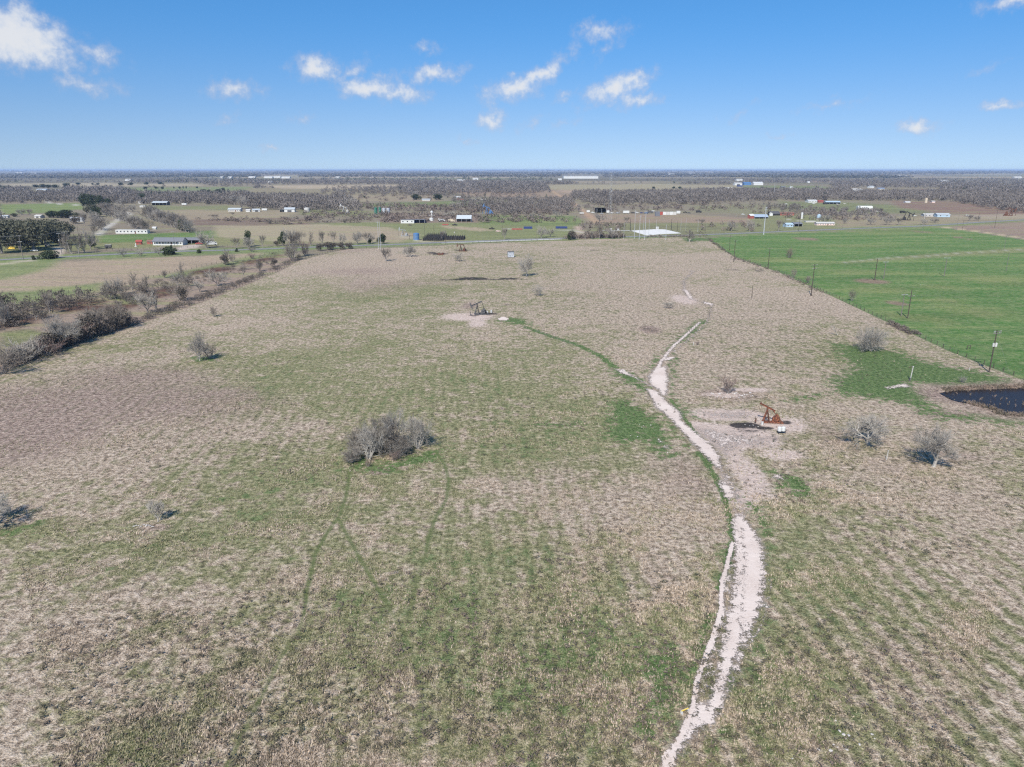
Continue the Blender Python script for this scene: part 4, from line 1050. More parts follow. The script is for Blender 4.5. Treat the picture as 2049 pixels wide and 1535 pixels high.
# ---- the woods beyond: one mass
def fuzz(n, seed, w_=1.0, h=1.0, leaf=.17):
    """low detail crown of twig masses with a short trunk, unit sized"""
    r = random.Random(seed); V = []; F = []
    for i in range(n):
        a = r.uniform(0, 6.28); q = r.random() ** .6 * .5; zz = r.uniform(.16, 1.0); q *= math.sin(min(1, (zz - .05) * 1.05) * math.pi) ** .6 * .9 + .12
        p = Vector((math.cos(a) * q * w_, math.sin(a) * q * w_, zz * h)); u = rvec(r).normalized() * leaf; u.z = abs(u.z) * 1.4; v = u.cross(rvec(r)).normalized() * leaf * .5; o = len(V)
        V += [p - u, p + v, p + u]; F.append((o, o + 1, o + 2))
    for k in range(2):
        o = len(V); a = k * 1.57; V += [(math.cos(a) * .03, math.sin(a) * .03, -.05), (-math.cos(a) * .03, -math.sin(a) * .03, -.05), (0, 0, .6)]; F.append((o, o + 1, o + 2))
    return np.array([tuple(v) for v in V], dtype=np.float32), np.array(F, dtype=np.int32)


def mass(name, pts, tpl, material, label, seed=1):
    """pts rows: x, y, height, width"""
    r = np.random.default_rng(seed); VV = []; FF = []; o = 0
    n = len(pts)
    pick = r.integers(0, len(tpl), n)
    for t_ in range(len(tpl)):
        k = np.where(pick == t_)[0]
        if len(k) == 0: continue
        V, F = tpl[t_]; p = pts[k]; a = r.uniform(0, 6.28, len(k)); ca, sa = np.cos(a)[:, None], np.sin(a)[:, None]
        X = (V[None, :, 0] * ca - V[None, :, 1] * sa) * p[:, 3:4] + p[:, 0:1]
        Y = (V[None, :, 0] * sa + V[None, :, 1] * ca) * p[:, 3:4] + p[:, 1:2]
        Z = V[None, :, 2] * p[:, 2:3] + p[:, 4:5]
        VV.append(np.stack([X, Y, Z], 2).reshape(-1, 3)); FF.append((F[None] + (np.arange(len(k)) * len(V))[:, None, None] + o).reshape(-1, 3)); o += len(k) * len(V)
    me = np_mesh(name, np.concatenate(VV), np.concatenate(FF), material)
    ob = link(name, me); tag(ob, label, kind='stuff'); return ob


def land_z(x, y):
    d = np.hypot(x, y); f = np.clip((d - 9000) / 25000, 0, 1)
    return f * (26 + 14 * clouds2(x, y, 1 / 6000, 4)) * np.clip((42000 - d) / 10000, 0, 1)


wr = np.random.default_rng(9)


def fill(px, n, h, w_, jitter=.3, clump=None):
    """n random trees spread over a plot given in picture points, evenly over the ground"""
    pts = [G(*p) for p in px]; a = np.array(pts); out = []
    lo, hi = a.min(0), a.max(0)
    Q = np.stack([wr.uniform(lo[0], hi[0], n * 6), wr.uniform(lo[1], hi[1], n * 6)], 1)
    Q = Q[inside(Q, pts)]
    if clump is not None:
        v = clouds2(Q[:, 0], Q[:, 1], 1 / clump, 31, 2); Q = Q[v > -.15]
    Q = Q[:n]
    hh = h * wr.uniform(1 - jitter, 1 + jitter, len(Q)); ww = w_ * wr.uniform(1 - jitter, 1 + jitter, len(Q))
    return np.stack([Q[:, 0], Q[:, 1], hh, ww, np.zeros(len(Q))], 1)


def screen_fill(x0, x1, y0, y1, n, h, w_, clump=None, thr=-.1, grow=0.0):
    """woods spread over the view between two distances, thinning with distance"""
    d0, d1 = G(1024, y1)[1], G(1024, y0)[1]
    u = wr.uniform(0, 1, n * 3); d = 1 / (1 / d1 + u * (1 / d0 - 1 / d1))      # even in the picture
    xs = wr.uniform(x0, x1, n * 3); xx = (xs - 1024.5) / FPX * d * 1.02
    v = clouds2(xx, d, 1 / clump, 41, 3) if clump else np.ones(n * 3)
    k = np.where(v > thr)[0][:n]; s = 1 + grow * (d[k] / 6000)
    return np.stack([xx[k], d[k], h * s * wr.uniform(.7, 1.25, len(k)), w_ * s * wr.uniform(.7, 1.3, len(k)), land_z(xx[k], d[k])], 1)


CLEAR = [  # open plots that no wood may cover
    [(0, 366), (390, 366), (430, 374), (140, 376), (0, 373)], [(500, 370), (800, 369), (830, 376), (560, 378)], [(240, 376), (500, 373), (520, 386), (280, 386)], [(490, 377), (800, 378), (820, 391), (500, 393)],
    [(1090, 370), (1300, 367), (1480, 371), (1500, 378), (1360, 383), (1340, 389), (1180, 389), (1120, 386), (1100, 380)], [(1460, 366), (1650, 366), (1680, 382), (1460, 382)], [(0, 407), (165, 406), (175, 420), (90, 428), (0, 432)],
    [(700, 405), (1010, 398), (1010, 412), (720, 416)], [(640, 389), (720, 389), (880, 391), (880, 403), (640, 400)], [(280, 408), (600, 412), (600, 436), (380, 440), (280, 430)], [(1700, 376), (1880, 376), (1880, 388), (1700, 390)], [(1600, 400), (1700, 398), (1760, 410), (1760, 428), (1600, 416)],
    [(1780, 400), (1900, 402), (2060, 410), (2060, 432), (1880, 428), (1800, 416)], [(1120, 349), (1210, 349), (1210, 366), (1120, 366)], [(60, 376), (125, 376), (125, 390), (60, 390)], [(1110, 376), (1180, 410), (1210, 450), (1180, 455), (1150, 420), (1095, 380)], [(880, 392), (970, 392), (970, 403), (840, 404)],
    [(1050, 362), (1480, 362), (1480, 366), (1050, 366)], [(520, 350), (600, 350), (600, 361), (520, 361)]]
CLEARG = [[G(*p) for p in c] for c in CLEAR]


def cleared(Q):
    P2 = Q[:, :2]; k = np.ones(len(Q), bool)
    for c in CLEARG: k &= ~inside(P2, c)
    return Q[k]


TPL_N = [fuzz(46, 50 + i) for i in range(5)]
TPL_M = [fuzz(22, 60 + i, leaf=.24) for i in range(5)]
TPL_F = [fuzz(11, 70 + i, leaf=.36) for i in range(5)]
M_WOOD = mat('winter_woods', (.178, .156, .138), .95, var=.3, scale=.02, col2=(.125, .108, .096))
M_WOODG = mat('evergreen_woods', (.05, .062, .035), .95, var=.4, scale=.02)
M_BRUSH = mat('brown_brush', (.185, .15, .125), .95, var=.3, scale=.03, col2=(.13, .10, .085))
near = np.concatenate([
    fill([(0, 392), (170, 384), (170, 404), (0, 408)], 420, 9, 10), fill([(150, 396), (600, 396), (640, 410), (600, 415), (470, 410), (240, 408), (150, 405)], 900, 9, 10), fill([(460, 396), (700, 398), (720, 422), (640, 424), (500, 420)], 420, 10, 11),
    fill([(1150, 388), (1500, 386), (1560, 402), (1380, 410), (1200, 412), (1140, 400)], 1300, 10, 11), fill([(1440, 384), (1900, 390), (1900, 402), (1720, 402), (1600, 402), (1500, 396)], 1100, 10, 11), fill([(900, 402), (1140, 400), (1160, 424), (1040, 434), (940, 424)], 330, 8, 9),
    fill([(1780, 388), (2200, 388), (2200, 426), (2049, 428), (1980, 418), (1900, 404)], 1500, 10, 11), fill([(1500, 412), (1760, 424), (1800, 444), (1700, 440), (1560, 424)], 130, 6, 8), fill([(-300, 384), (0, 388), (0, 480), (-300, 520)], 700, 9, 11),
    fill([(2060, 380), (2400, 380), (2400, 440), (2100, 432)], 400, 9, 10), fill([(640, 376), (960, 378), (1100, 386), (1000, 400), (860, 394), (640, 390)], 360, 8, 9, clump=200)])
mid = cleared(np.concatenate([screen_fill(-250, 2300, 358, 386, 6500, 8.5, 13, 520, -.3), screen_fill(1350, 2300, 358, 392, 2600, 9.5, 14, 900, -.8), screen_fill(-200, 900, 376, 396, 900, 8.5, 11, 300, -.1),
                              screen_fill(-100, 1100, 377, 383, 500, 9, 13), screen_fill(800, 1140, 366, 379, 900, 11, 14), screen_fill(300, 1140, 363, 368.5, 900, 11, 15)]))
farw = screen_fill(-300, 2400, 342.6, 360, 11000, 8, 34, 2400, -.02, .45)
farw = cleared(farw)
mass('winter_woods', near, TPL_N, M_WOOD, 'grey brown leafless woods beyond the road', 1)
mass('distant_woods', mid, TPL_M, M_WOOD, 'long bands of leafless woodland on the plain', 2)
mass('horizon_woods', farw, TPL_F, mat('horizon_trees', (.14, .125, .105), .95, var=.5, scale=.0006, col2=(.09, .09, .068)), 'dark tree lines out to the horizon', 3)
dk = cleared(np.concatenate([screen_fill(-200, 1100, 354, 366, 300, 10, 20, 900, .25), screen_fill(-200, 2300, 360, 400, 420, 9, 10, 260, .3)]))
mass('evergreen_woods', dk, TPL_M, M_WOODG, 'dark evergreen clumps mixed into the far woods', 4)
brush = np.concatenate([fill([(600, 424), (740, 428), (1000, 430), (1160, 440), (1150, 446), (780, 446), (620, 448)], 330, 3.2, 8), fill([(640, 404), (860, 412), (1120, 410), (1150, 430), (960, 428), (760, 422)], 420, 4, 9), fill([(980, 398), (1140, 400), (1150, 430), (1000, 430)], 160, 5, 8),
                        fill([(1160, 410), (1500, 408), (1560, 424), (1380, 422), (1180, 424)], 130, 4, 8), fill([(1160, 448), (1250, 448), (1250, 470), (1170, 470)], 70, 2.8, 5), fill([(1500, 426), (1680, 428), (1780, 446), (1600, 440)], 60, 3.5, 7), fill([(640, 379), (1080, 384), (1080, 400), (700, 402)], 360, 4, 9),
                        fill([(380, 438), (620, 436), (640, 446), (560, 452)], 50, 2.6, 8), fill([(1400, 446), (1520, 444), (1520, 464), (1400, 468)], 26, 3, 6), 
                        fill([(1130, 479), (1250, 476), (1250, 474), (1130, 476)], 90, 3.0, 4.5), fill([(1290, 474), (1420, 471), (1410, 474), (1300, 476)], 50, 1.4, 3),
                        fill([(1420, 477), (1470, 514), (1560, 545), (1650, 586), (1640, 588), (1560, 549), (1465, 517), (1415, 479)], 120, .9, 2.2), fill([(1780, 640), (1840, 668), (1835, 676), (1772, 648)], 60, .7, 2.0)])
TPL_B = [fuzz(90, 90 + i, leaf=.10) for i in range(4)]
thk = np.concatenate([fill([(-120, 660), (0, 610), (120, 604), (200, 590), (190, 612), (100, 634), (0, 660), (-120, 690)], 100, 4.6, 5), fill([(215, 600), (380, 560), (400, 572), (300, 606), (240, 625)], 26, 3.0, 4.5), fill([(0, 728), (110, 690), (258, 644), (262, 655), (110, 704), (0, 748)], 80, 3.6, 4.6),
    fill([(262, 646), (560, 534), (600, 514), (604, 519), (440, 588), (264, 655)], 150, 1.8, 3.0), fill([(200, 585), (400, 545), (560, 505), (540, 530), (330, 592), (160, 640)], 220, 1.1, 2.6), fill([(0, 640), (60, 640), (40, 656), (0, 660)], 16, 2.4, 4), fill([(0, 712), (110, 682), (250, 640), (256, 650), (110, 698), (0, 738)], 60, 2.2, 3.6)])
mass('hedge_brush', thk, TPL_B, mat('hedge_twigs', (.155, .13, .112), .95, var=.35, scale=.15, col2=(.085, .072, .06)), 'tangled leafless brush filling the hedge and thicket at left', 7)
mass('brown_brush', brush, TPL_M, M_BRUSH, 'low brown brush and weeds along fences and scrubland', 5)

# ---- dry grass tufts close to the camera
def tufts():
    r = np.random.default_rng(8); n = 260000
    d0, d1 = 50., 260.
    u = r.uniform(0, 1, n); d = 1 / (1 / d1 + u * (1 / d0 - 1 / d1)); a = np.radians(r.uniform(-37.5, 37.5, n)); X = np.tan(a) * d; Y = d
    Q = np.stack([X, Y], 1)
    bad = np.zeros(n, bool)
    for g in DRT: bad |= inside(Q, [G(*p) for p in g])
    for px, wd in (([(1466, 1085), (1455, 1130), (1444, 1165), (1443, 1222), (1421, 1290), (1396, 1357), (1386, 1417), (1364, 1470), (1329, 1540), (1300, 1600)], .6), ([(1401, 644), (1375, 668), (1350, 690), (1336, 706), (1322, 725), (1312, 745)], 2.0),
                   ([(700, 948), (694, 985), (680, 1030), (655, 1066), (630, 1110), (615, 1180), (600, 1240), (560, 1320), (520, 1400), (480, 1480), (450, 1540)], .3), ([(872, 905), (890, 930), (898, 960), (893, 1000), (870, 1040), (857, 1080), (848, 1120), (835, 1160), (818, 1240)], .3), ([(1380, 1430), (1362, 1475), (1330, 1540)], 1.0),
                   ([(530, 820), (500, 870), (430, 960), (385, 1020), (350, 1080), (300, 1150), (265, 1215), (240, 1320), (200, 1400), (190, 1460)], .3), ([(678, 1040), (710, 1100), (745, 1160), (772, 1205), (820, 1290), (845, 1380), (838, 1480)], .25)):
        bad |= seg_dist(Q, [G(*p) for p in px]) < wd / 2 + .3
    bad |= inside(Q, [G(*p) for p in POND])
    thin = np.zeros(n)
    for x, y, a_, b_ in ((1490, 851, 36, 8), (1560, 846, 30, 8), (1410, 890, 60, 14), (1460, 872, 100, 26), (1560, 880, 60, 14)): thin = np.maximum(thin, blob_mask(Q, x, y, a_, b_, .8))
    for g in GRN: thin = np.maximum(thin, poly_mask(Q, g, 5.0) * .93)
    thin = np.maximum(thin, inside(Q, [G(*p) for p in GF]) * .96)
    cl = clouds2(X, Y, 1 / 3.0, 77, 3); thin = np.maximum(thin, np.clip(.55 - cl * 1.3, 0, .9))
    k = ~bad & (r.uniform(0, 1, n) > thin); Q = Q[k]; n = len(Q)
    hh = r.uniform(.16, .40, n) * np.clip(1 + clouds2(Q[:, 0], Q[:, 1], 1 / 9., 78, 2) * .5, .5, 1.6); ww = hh * r.uniform(.6, 1.0, n)
    tp = []
    for s_ in range(6):
        q = random.Random(90 + s_); V = []; F = []
        for j in range(4):
            a = q.uniform(0, 6.28); o = len(V); lean = q.uniform(.15, .75); wd = q.uniform(.09, .17); b0 = Vector((q.uniform(-.25, .25), q.uniform(-.25, .25), -.05)); sd_ = Vector((-math.sin(a), math.cos(a), 0)) * wd
            V += [b0 - sd_, b0 + sd_, b0 + Vector((math.cos(a) * lean, math.sin(a) * lean, q.uniform(.6, 1.0)))]; F.append((o, o + 1, o + 2))
        tp.append((np.array([tuple(v) for v in V], dtype=np.float32), np.array(F, dtype=np.int32)))
    m = bpy.data.materials.new('dry_grass'); m.use_nodes = True; N = NT(m.node_tree); b = m.node_tree.nodes['Principled BSDF']
    g = N.n('ShaderNodeNewGeometry'); n1 = N.noise(g.outputs['Position'], .16, 4, .6, .4); n2 = N.noise(g.outputs['Position'], 2.6, 2, .6)
    c = N.mix(N.step(n2, .38, .62), (.24, .19, .14), (.54, .44, .35)); c2 = N.mix(N.step(n2, .38, .62), (.13, .145, .07), (.36, .32, .21))
    m.node_tree.links.new(N.mix(N.step(n1, .42, .6), c, c2), b.inputs['Base Color']); b.inputs['Roughness'].default_value = .95; b.inputs['Specular IOR Level'].default_value = .1
    pts = np.stack([Q[:, 0], Q[:, 1], hh, ww, np.zeros(n)], 1)
    mass('dry_grass', pts, tp, m, 'tufts of dry bunch grass over the near pasture', 6)
    return n


NT_ = tufts()

# ------------------------------------------------------------------ built things
M_RUST = mat('orange_rust', (.21, .078, .042), .8, var=.45, scale=2.2, col2=(.085, .036, .026))
M_RUSTD = mat('dark_rust', (.13, .06, .04), .85, var=.4, scale=2.5)
M_BLACK = mat('black_steel', (.032, .03, .03), .7, var=.3)
M_DGREY = mat('dark_grey_steel', (.09, .088, .09), .7, var=.3)
M_GREY = mat('grey_steel', (.34, .35, .36), .55, var=.15)
M_GALV = mat('galvanised_steel', (.38, .39, .41), .5, var=.12)
M_WHITE = mat('white_paint', (.54, .54, .52), .55, var=.08)
M_OFFW = mat('weathered_white', (.48, .465, .435), .7, var=.18)
M_TAN = mat('tan_paint', (.5, .42, .31), .7, var=.15)
M_WOOD_P = mat('weathered_pole_wood', (.075, .06, .05), .9, var=.3)
M_WOOD_L = mat('pale_pole_wood', (.16, .145, .13), .9, var=.2)
M_PORC = mat('white_porcelain', (.45, .45, .46), .3, var=.03)
M_BLUE = mat('blue_paint', (.075, .17, .34), .7, var=.2)
M_NAVY = mat('navy_paint', (.03, .05, .16), .7, var=.25)
M_LBLUE = mat('light_blue_paint', (.36, .46, .54), .7, var=.12)
M_SLATE = mat('slate_roof', (.16, .165, .18), .8, var=.2)
M_ROOFG = mat('grey_metal_roof', (.42, .45, .46), .5, var=.12)
M_ROOFB = mat('blue_grey_metal_roof', (.30, .36, .43), .5, var=.12)
M_RED = mat('red_paint', (.33, .075, .06), .6, var=.2)
M_REDB = mat('faded_red_wood', (.32, .10, .08), .8, var=.25)
M_PINK = mat('pale_pink_paint', (.66, .5, .45), .7, var=.1)
M_GREENT = mat('dark_green_paint', (.03, .14, .09), .5, var=.15)
M_YEL = mat('yellow_paint', (.75, .52, .08), .5, var=.1)
M_GLASS = mat('dark_window_glass', (.03, .035, .045), .15, var=.1, spec=.6)
M_TYRE = mat('tyre_rubber', (.025, .025, .025), .9, var=.1)
M_CABLE = mat('steel_cable', (.2, .2, .2), .6, var=.1)
M_STONE = mat('pale_stone', (.46, .43, .40), .9, var=.3)
M_BRICK = mat('brown_board', (.2, .11, .085), .85, var=.2)


def TOPH(px, py, ytop):
    x, y = G(px, py); yt = -(ytop - 767.5) / FPX
    dy = math.cos(PITCH) + yt * math.sin(PITCH); dz = -math.sin(PITCH) + yt * math.cos(PITCH)
    return CAM_H + y / dy * dz


def pumpjack(px, py, s, tilt, rz, body, dark_, label, head=True, pad=True):
    x, y = G(px, py); e = empty('pump_jack', (x, y, 0), rz, label, 'pump jack', 'pump jacks on the oil lease'); e.scale = (s, s, s)
    for sy in (-.42, .42):
        MB().box((1.35, sy, .22), (4.6, .16, .28)).build('skid', body, e)
    m = MB()
    for q in (-.7, .4, 1.6, 2.6, 3.4): m.box((q, 0, .22), (.14, .84, .2))
    m.build('skid_cross_beam', body, e)
    for a, b in ((-.75, -.5), (-.75, .5), (.62, -.42), (.62, .42)):
        MB().bar((a, b, .3), (0, b * .22, 3.25), .17).build('leg', dark_ if a > 0 else body, e)
    m = MB()
    for zz in (1.2, 2.1): k = 1 - zz / 3.4; m.bar((-.75 * k, -.5 * k - .03, zz), (.62 * k, -.42 * k, zz + .1), .08).bar((-.75 * k, .5 * k, zz), (.62 * k, .42 * k, zz + .1), .08)
    m.box((0, 0, 3.3), (.42, .46, .16)); m.tube((0, -.3, 3.42), (0, .3, 3.42), .13, .13, 8)
    m.build('saddle_and_braces', dark_, e)
    # walking beam: an I section turned about the saddle
    c, sn = math.cos(tilt), math.sin(tilt)
    rot = lambda X, Z: (X * c + Z * sn, -X * sn + Z * c + 3.45) if False else (X * c - Z * sn, X * sn + Z * c + 3.45)
    m = MB()
    for y0, y1, z0, z1 in ((-.14, .14, .36, .42), (-.03, .03, .12, .36), (-.14, .14, .06, .12)):
        m.prism([rot(-1.95, z0), rot(1.75, z0), rot(1.75, z1), rot(-1.95, z1)], y0, y1)
    for X in (-1.2, -.4, .5, 1.2): m.prism([rot(X, .12), rot(X + .05, .12), rot(X + .05, .36), rot(X, .36)], -.13, .13)
    m.build('walking_beam', body, e)
    hx, hz_ = rot(-1.95, .24)
    if head:
        a0 = math.pi; P_ = []
        for i in range(9):
            t_ = -0.62 + 1.24 * i / 8; r_ = 2.25; P_.append((-(r_ * math.cos(t_)), r_ * math.sin(t_) + .24))
        P_ += [(-1.7, .5), (-1.7, .02)]
        P_ = [rot(a, b) for a, b in P_]
        MB().prism(P_, -.16, .16).build('horsehead', body, e)
        bx, bz = rot(-2.25, .24)
        m = MB()
        for sy in (-.1, .1): m.tube((bx - .03, sy, bz - .2), (-2.28, sy * .5, 1.35), .022, .022, 4)
        m.box((-2.28, 0, 1.33), (.18, .3, .08)); m.tube((-2.28, 0, 1.33), (-2.28, 0, .7), .035, .035, 6); m.build('bridle', dark_, e)
    else:
        m = MB(); m.prism([rot(-2.02, -.05), rot(-1.93, -.05), rot(-1.93, .6), rot(-2.02, .6)], -.22, .22); m.build('beam_end_plate', body, e)
    m = MB(); m.tube((-2.28, 0, 0), (-2.28, 0, .75), .1, .08, 8); m.tube((-2.28, -.3, .45), (-2.28, .3, .45), .05, .05, 6); m.box((-2.28, 0, .62), (.24, .24, .1)); m.tube((-2.28, 0, .75), (-2.28, 0, .95), .13, .13, 8)
    m.build('wellhead', dark_, e)
    ex, ez = rot(1.68, -.05); cx, cz = 1.85, 1.25; ca = 0.9
    kx, kz = cx + .62 * math.cos(ca), cz + .62 * math.sin(ca)
    MB().box((ex, 0, ez), (.18, 1.3, .18)).build('equalizer', body, e)
    for sy in (-.6, .6):
        MB().bar((ex, sy, ez), (kx, sy, kz), .1).build('pitman_arm', dark_, e)
        cr = MB(); cr.prism([(cx + .2 * math.sin(ca), cz - .2 * math.cos(ca)), (cx + .95 * math.cos(ca) + .14, cz + .95 * math.sin(ca) - .2), (cx + .95 * math.cos(ca) - .14, cz + .95 * math.sin(ca) + .2), (cx - .25, cz + .15)], sy - .09, sy - .01)
        o = cr.build('crank', body, e)
        q = MB(); n_ = 12; mx, mz = cx + .12, cz - .1
        q.prism([(mx + .62 * math.cos(t_), mz + .62 * math.sin(t_)) for t_ in [math.pi * 1.0 + .25 + math.pi * i / (n_ - 1) for i in range(n_)]], sy * .82 - .07, sy * .82 + .07)
        q.build('counterweight', body, o)
    m = MB(); m.prism([(1.3, .55), (2.4, .55), (2.45, 1.2), (2.2, 1.6), (1.55, 1.6), (1.25, 1.2)], -.3, .3); m.box((1.85, 0, .45), (1.3, .7, .25)); m.tube((1.85, -.6, 1.25), (1.85, .6, 1.25), .1, .1, 8); m.build('gearbox', body, e)
    m = MB(); m.lathe([(.05, -.05), (.55, -.05), (.55, .05), (.05, .05)], 16); bw = m.build('belt_wheel', dark_, e, (2.55, .38, 1.0)); bw.rotation_euler = (math.pi / 2, 0, 0)
    m = MB(); m.tube((3.0, -.3, .62), (3.0, .3, .62), .27, .27, 10); m.box((3.0, 0, .4), (.6, .6, .12)); m.build('motor', dark_, e)
    return e


pumpjack(1533, 846, 1.0, -R(27), -.12, M_RUST, M_RUSTD, 'rusty orange pump jack with its beam tipped up, nearest in the pasture', head=False)
pumpjack(955, 630, 1.22, R(23), .1, M_DGREY, M_BLACK, 'black pump jack with lowered horsehead beside the round pale pad')
pumpjack(922, 503, 1.25, R(6), -.1, M_RUSTD, M_BLACK, 'dark brown pump jack at the back of the pasture near the road')
pumpjack(806, 473, 1.5, R(-10), .2, M_GREY, M_DGREY, 'grey pump jack across the road beside the blue storage tank')
pumpjack(688, 427, 2.3, R(-24), 0, M_OFFW, M_GREY, 'light grey pump jack with raised beam left of the tank battery')
pumpjack(974, 428, 2.4, R(-22), 0, M_BLUE, M_BLUE, 'bright blue pump jack among brown scrub beyond the barn')
pumpjack(1818, 441, 2.2, R(26), 2.8, M_BLACK, M_BLACK, 'big black pump jack beyond the road at the right')
pumpjack(2022, 432, 2.3, R(18), 2.9, M_RUSTD, M_RUSTD, 'brown pump jack in the reddish field at the right edge')
pumpjack(1081, 437, 1.3, R(10), .3, M_DGREY, M_BLACK, 'small dark pump jack in the green plot beyond the round bare trees')

# --- around the near pumping unit
x, y = G(1563, 867); e = empty('chemical_tank', (x, y, 0), .1, 'white twin lobed plastic tank on a black stand below the rusty pump jack', 'tank')
for sx in (-.42, .42): MB().lathe([(.36, .5), (.42, .56), (.42, 1.35), (.34, 1.45), (.12, 1.5), (.12, 1.56)], 14, (sx, 0, 0)).build('tank_body', M_WHITE, e, smooth=True)
m = MB()
for sx in (-.8, .8):
    for sy in (-.4, .4): m.box((sx, sy, .24), (.08, .08, .5))
m.build('stand_leg', M_BLACK, e); MB().box((0, 0, .47), (1.75, .95, .08)).build('stand_top', M_BLACK, e)
x, y = G(1511, 847); e = empty('wellhead_valve', (x, y, 0), 0, 'thin dark valve post standing in the oil stain left of the rusty pump jack', 'valve')
MB().tube((0, 0, 0), (0, 0, 1.7), .05, .05, 6).build('stem', M_BLACK, e); MB().box((0, 0, .55), (.3, .2, .3)).build('valve_body', M_RUSTD, e)
x, y = G(1525, 850); e = empty('white_bucket', (x, y, 0), 0, 'white bucket at the foot of the rusty pump jack legs', 'bucket')
MB().lathe([(.2, 0), (.28, .65), (.3, .67)], 12).build('bucket_body', M_WHITE, e); MB().lathe([(.31, .67), (.31, .72)], 12).build('bucket_rim', M_OFFW, e)
for px_, py_, lb in ((975, 627, 'left of two small white drums behind the black pump jack'), (983, 626, 'right and taller of two small white drums behind the black pump jack')):
    x, y = G(px_, py_); e = empty('small_drum', (x, y, 0), 0, lb, 'drum', 'white drums at the black pump jack'); MB().lathe([(.28, 0), (.3, .05), (.3, 1.1 if px_ > 980 else .85), (.26, 1.15 if px_ > 980 else .9)], 10).build('drum_body', M_WHITE, e); MB().lathe([(.32, .5), (.32, .56)], 10).build('drum_band', M_GREY, e)


def stones(name, label, spots, size, cat='stone heap'):
    r = random.Random(len(spots) * 7 + int(spots[0][0])); x0, y0 = G(*spots[0]); e = empty(name, (x0, y0, 0), 0, label, cat)
    protos = []
    for k in range(3):
        m = MB(); vs = []
        for a, b, c in ((1, 0, 0), (-1, 0, 0), (0, 1, 0), (0, -1, 0), (0, 0, 1), (0, 0, -.4), (.7, .7, .5), (-.7, .6, .4), (.6, -.7, .5), (-.6, -.7, .3)): vs.append(Vector((a, b, c * .7)) * r.uniform(.75, 1.15))
        import bmesh
        bm = bmesh.new(); [bm.verts.new(v) for v in vs]; bmesh.ops.convex_hull(bm, input=bm.verts); me = bpy.data.meshes.new('stone'); bm.to_mesh(me); bm.free(); me.materials.append(M_STONE); protos.append(me)
    for (px_, py_) in spots:
        x, y = G(px_, py_); o = link('stone', protos[r.randrange(3)], e, (x - x0, y - y0, .0), r.uniform(0, 6.28)); k = size * r.uniform(.5, 1.2); o.scale = (k, k * r.uniform(.6, 1), k)
    return e


rr = random.Random(4)
stones('stone_heap', 'rubble of pale stones under the reddish bush behind the rusty pump jack', [(1424 + i * 3.3 + rr.uniform(-2, 2), 790 + rr.uniform(-4, 7)) for i in range(26)], .34)
stones('stone_heap', 'low line of grey stones left of the sapling in the left foreground', [(268 + i * 3 + rr.uniform(-1, 1), 1055 - i * .3 + rr.uniform(-4, 3)) for i in range(14)], .26)
stones('scattered_stones', 'loose pale stones lying in the grass at the lower right corner', [(1672, 1442), (1680, 1463), (1688, 1470), (1692, 1478), (1698, 1472), (1668, 1490), (1676, 1495), (1662, 1502), (1695, 1500), (1638, 1500), (1720, 1490), (1750, 1478), (1745, 1470), (1586, 1518)], .2, 'stones')
stones('scattered_stones', 'white stones in the dark oil left of the rusty pump jack', [(1491, 850), (1500, 852), (1507, 851), (1517, 854), (1512, 877), (1518, 885), (1546, 888)], .22, 'stones')
stones('scattered_stones', 'bright chips scattered over the green patch left of the dirt road', [(1280, 850), (1284, 855), (1288, 852), (1262, 872), (1276, 874), (1302, 851), (1318, 880), (1322, 884), (1330, 893), (1336, 906)], .2, 'stones')

# --- poles
def wood_pole(px, py, ytop, label, arms=(1,), transf=0, pale=False, rz=0.0, r=.21, armw=2.6, guy=None, group='utility poles', base_dirt=False):
    x, y = G(px, py); h = TOPH(px, py, ytop); e = empty('utility_pole', (x, y, 0), rz, label, 'utility pole', group); pm = M_WOOD_L if pale else M_WOOD_P
    MB().tube((0, 0, -.3), (0, 0, h), r, r * .68, 8).build('pole', pm, e)
    for i, a in enumerate(arms):
        zz = h - .35 - (1 - a) * h * .5 if a <= 1 else h - a
        ab = MB().box((0, -r - .05, zz), (armw, .12, .14)).build('crossarm', M_WOOD_L if not pale else M_GREY, e)
        for sx in (-.46, -.3, .3, .46):
            MB().lathe([(.05, 0), (.07, .06), (.04, .1), (.07, .14), (.03, .2)], 6, (sx * armw, -r - .05, zz + .07)).build('insulator', M_PORC, ab)
    for i in range(transf):
        a = -1.2 + i * 1.2; tb = MB().lathe([(.26, 0), (.28, .05), (.28, .85), (.2, .95)], 10, (math.sin(a) * .52, -math.cos(a) * .52, h * .62)).build('transformer', M_OFFW, e)
        MB().tube((math.sin(a) * .52, -math.cos(a) * .52, h * .62 + .95), (math.sin(a) * .52, -math.cos(a) * .52, h * .62 + 1.2), .05, .03, 6).build('bushing', M_PORC, tb)
    if guy:
        gx, gy = G(*guy); v = Vector((gx - x, gy - y, 0)); v.rotate(Euler((0, 0, -rz))); MB().tube((0, 0, h * .93), v, .018, .018, 4).build('guy_wire', M_CABLE, e)
    if base_dirt: MB().lathe([(r * 2.2, 0), (r * 1.8, .7), (r * 1.05, 1.0)], 8).build('pole_boot', M_WOOD_P, e)
    return e, (x, y, h)


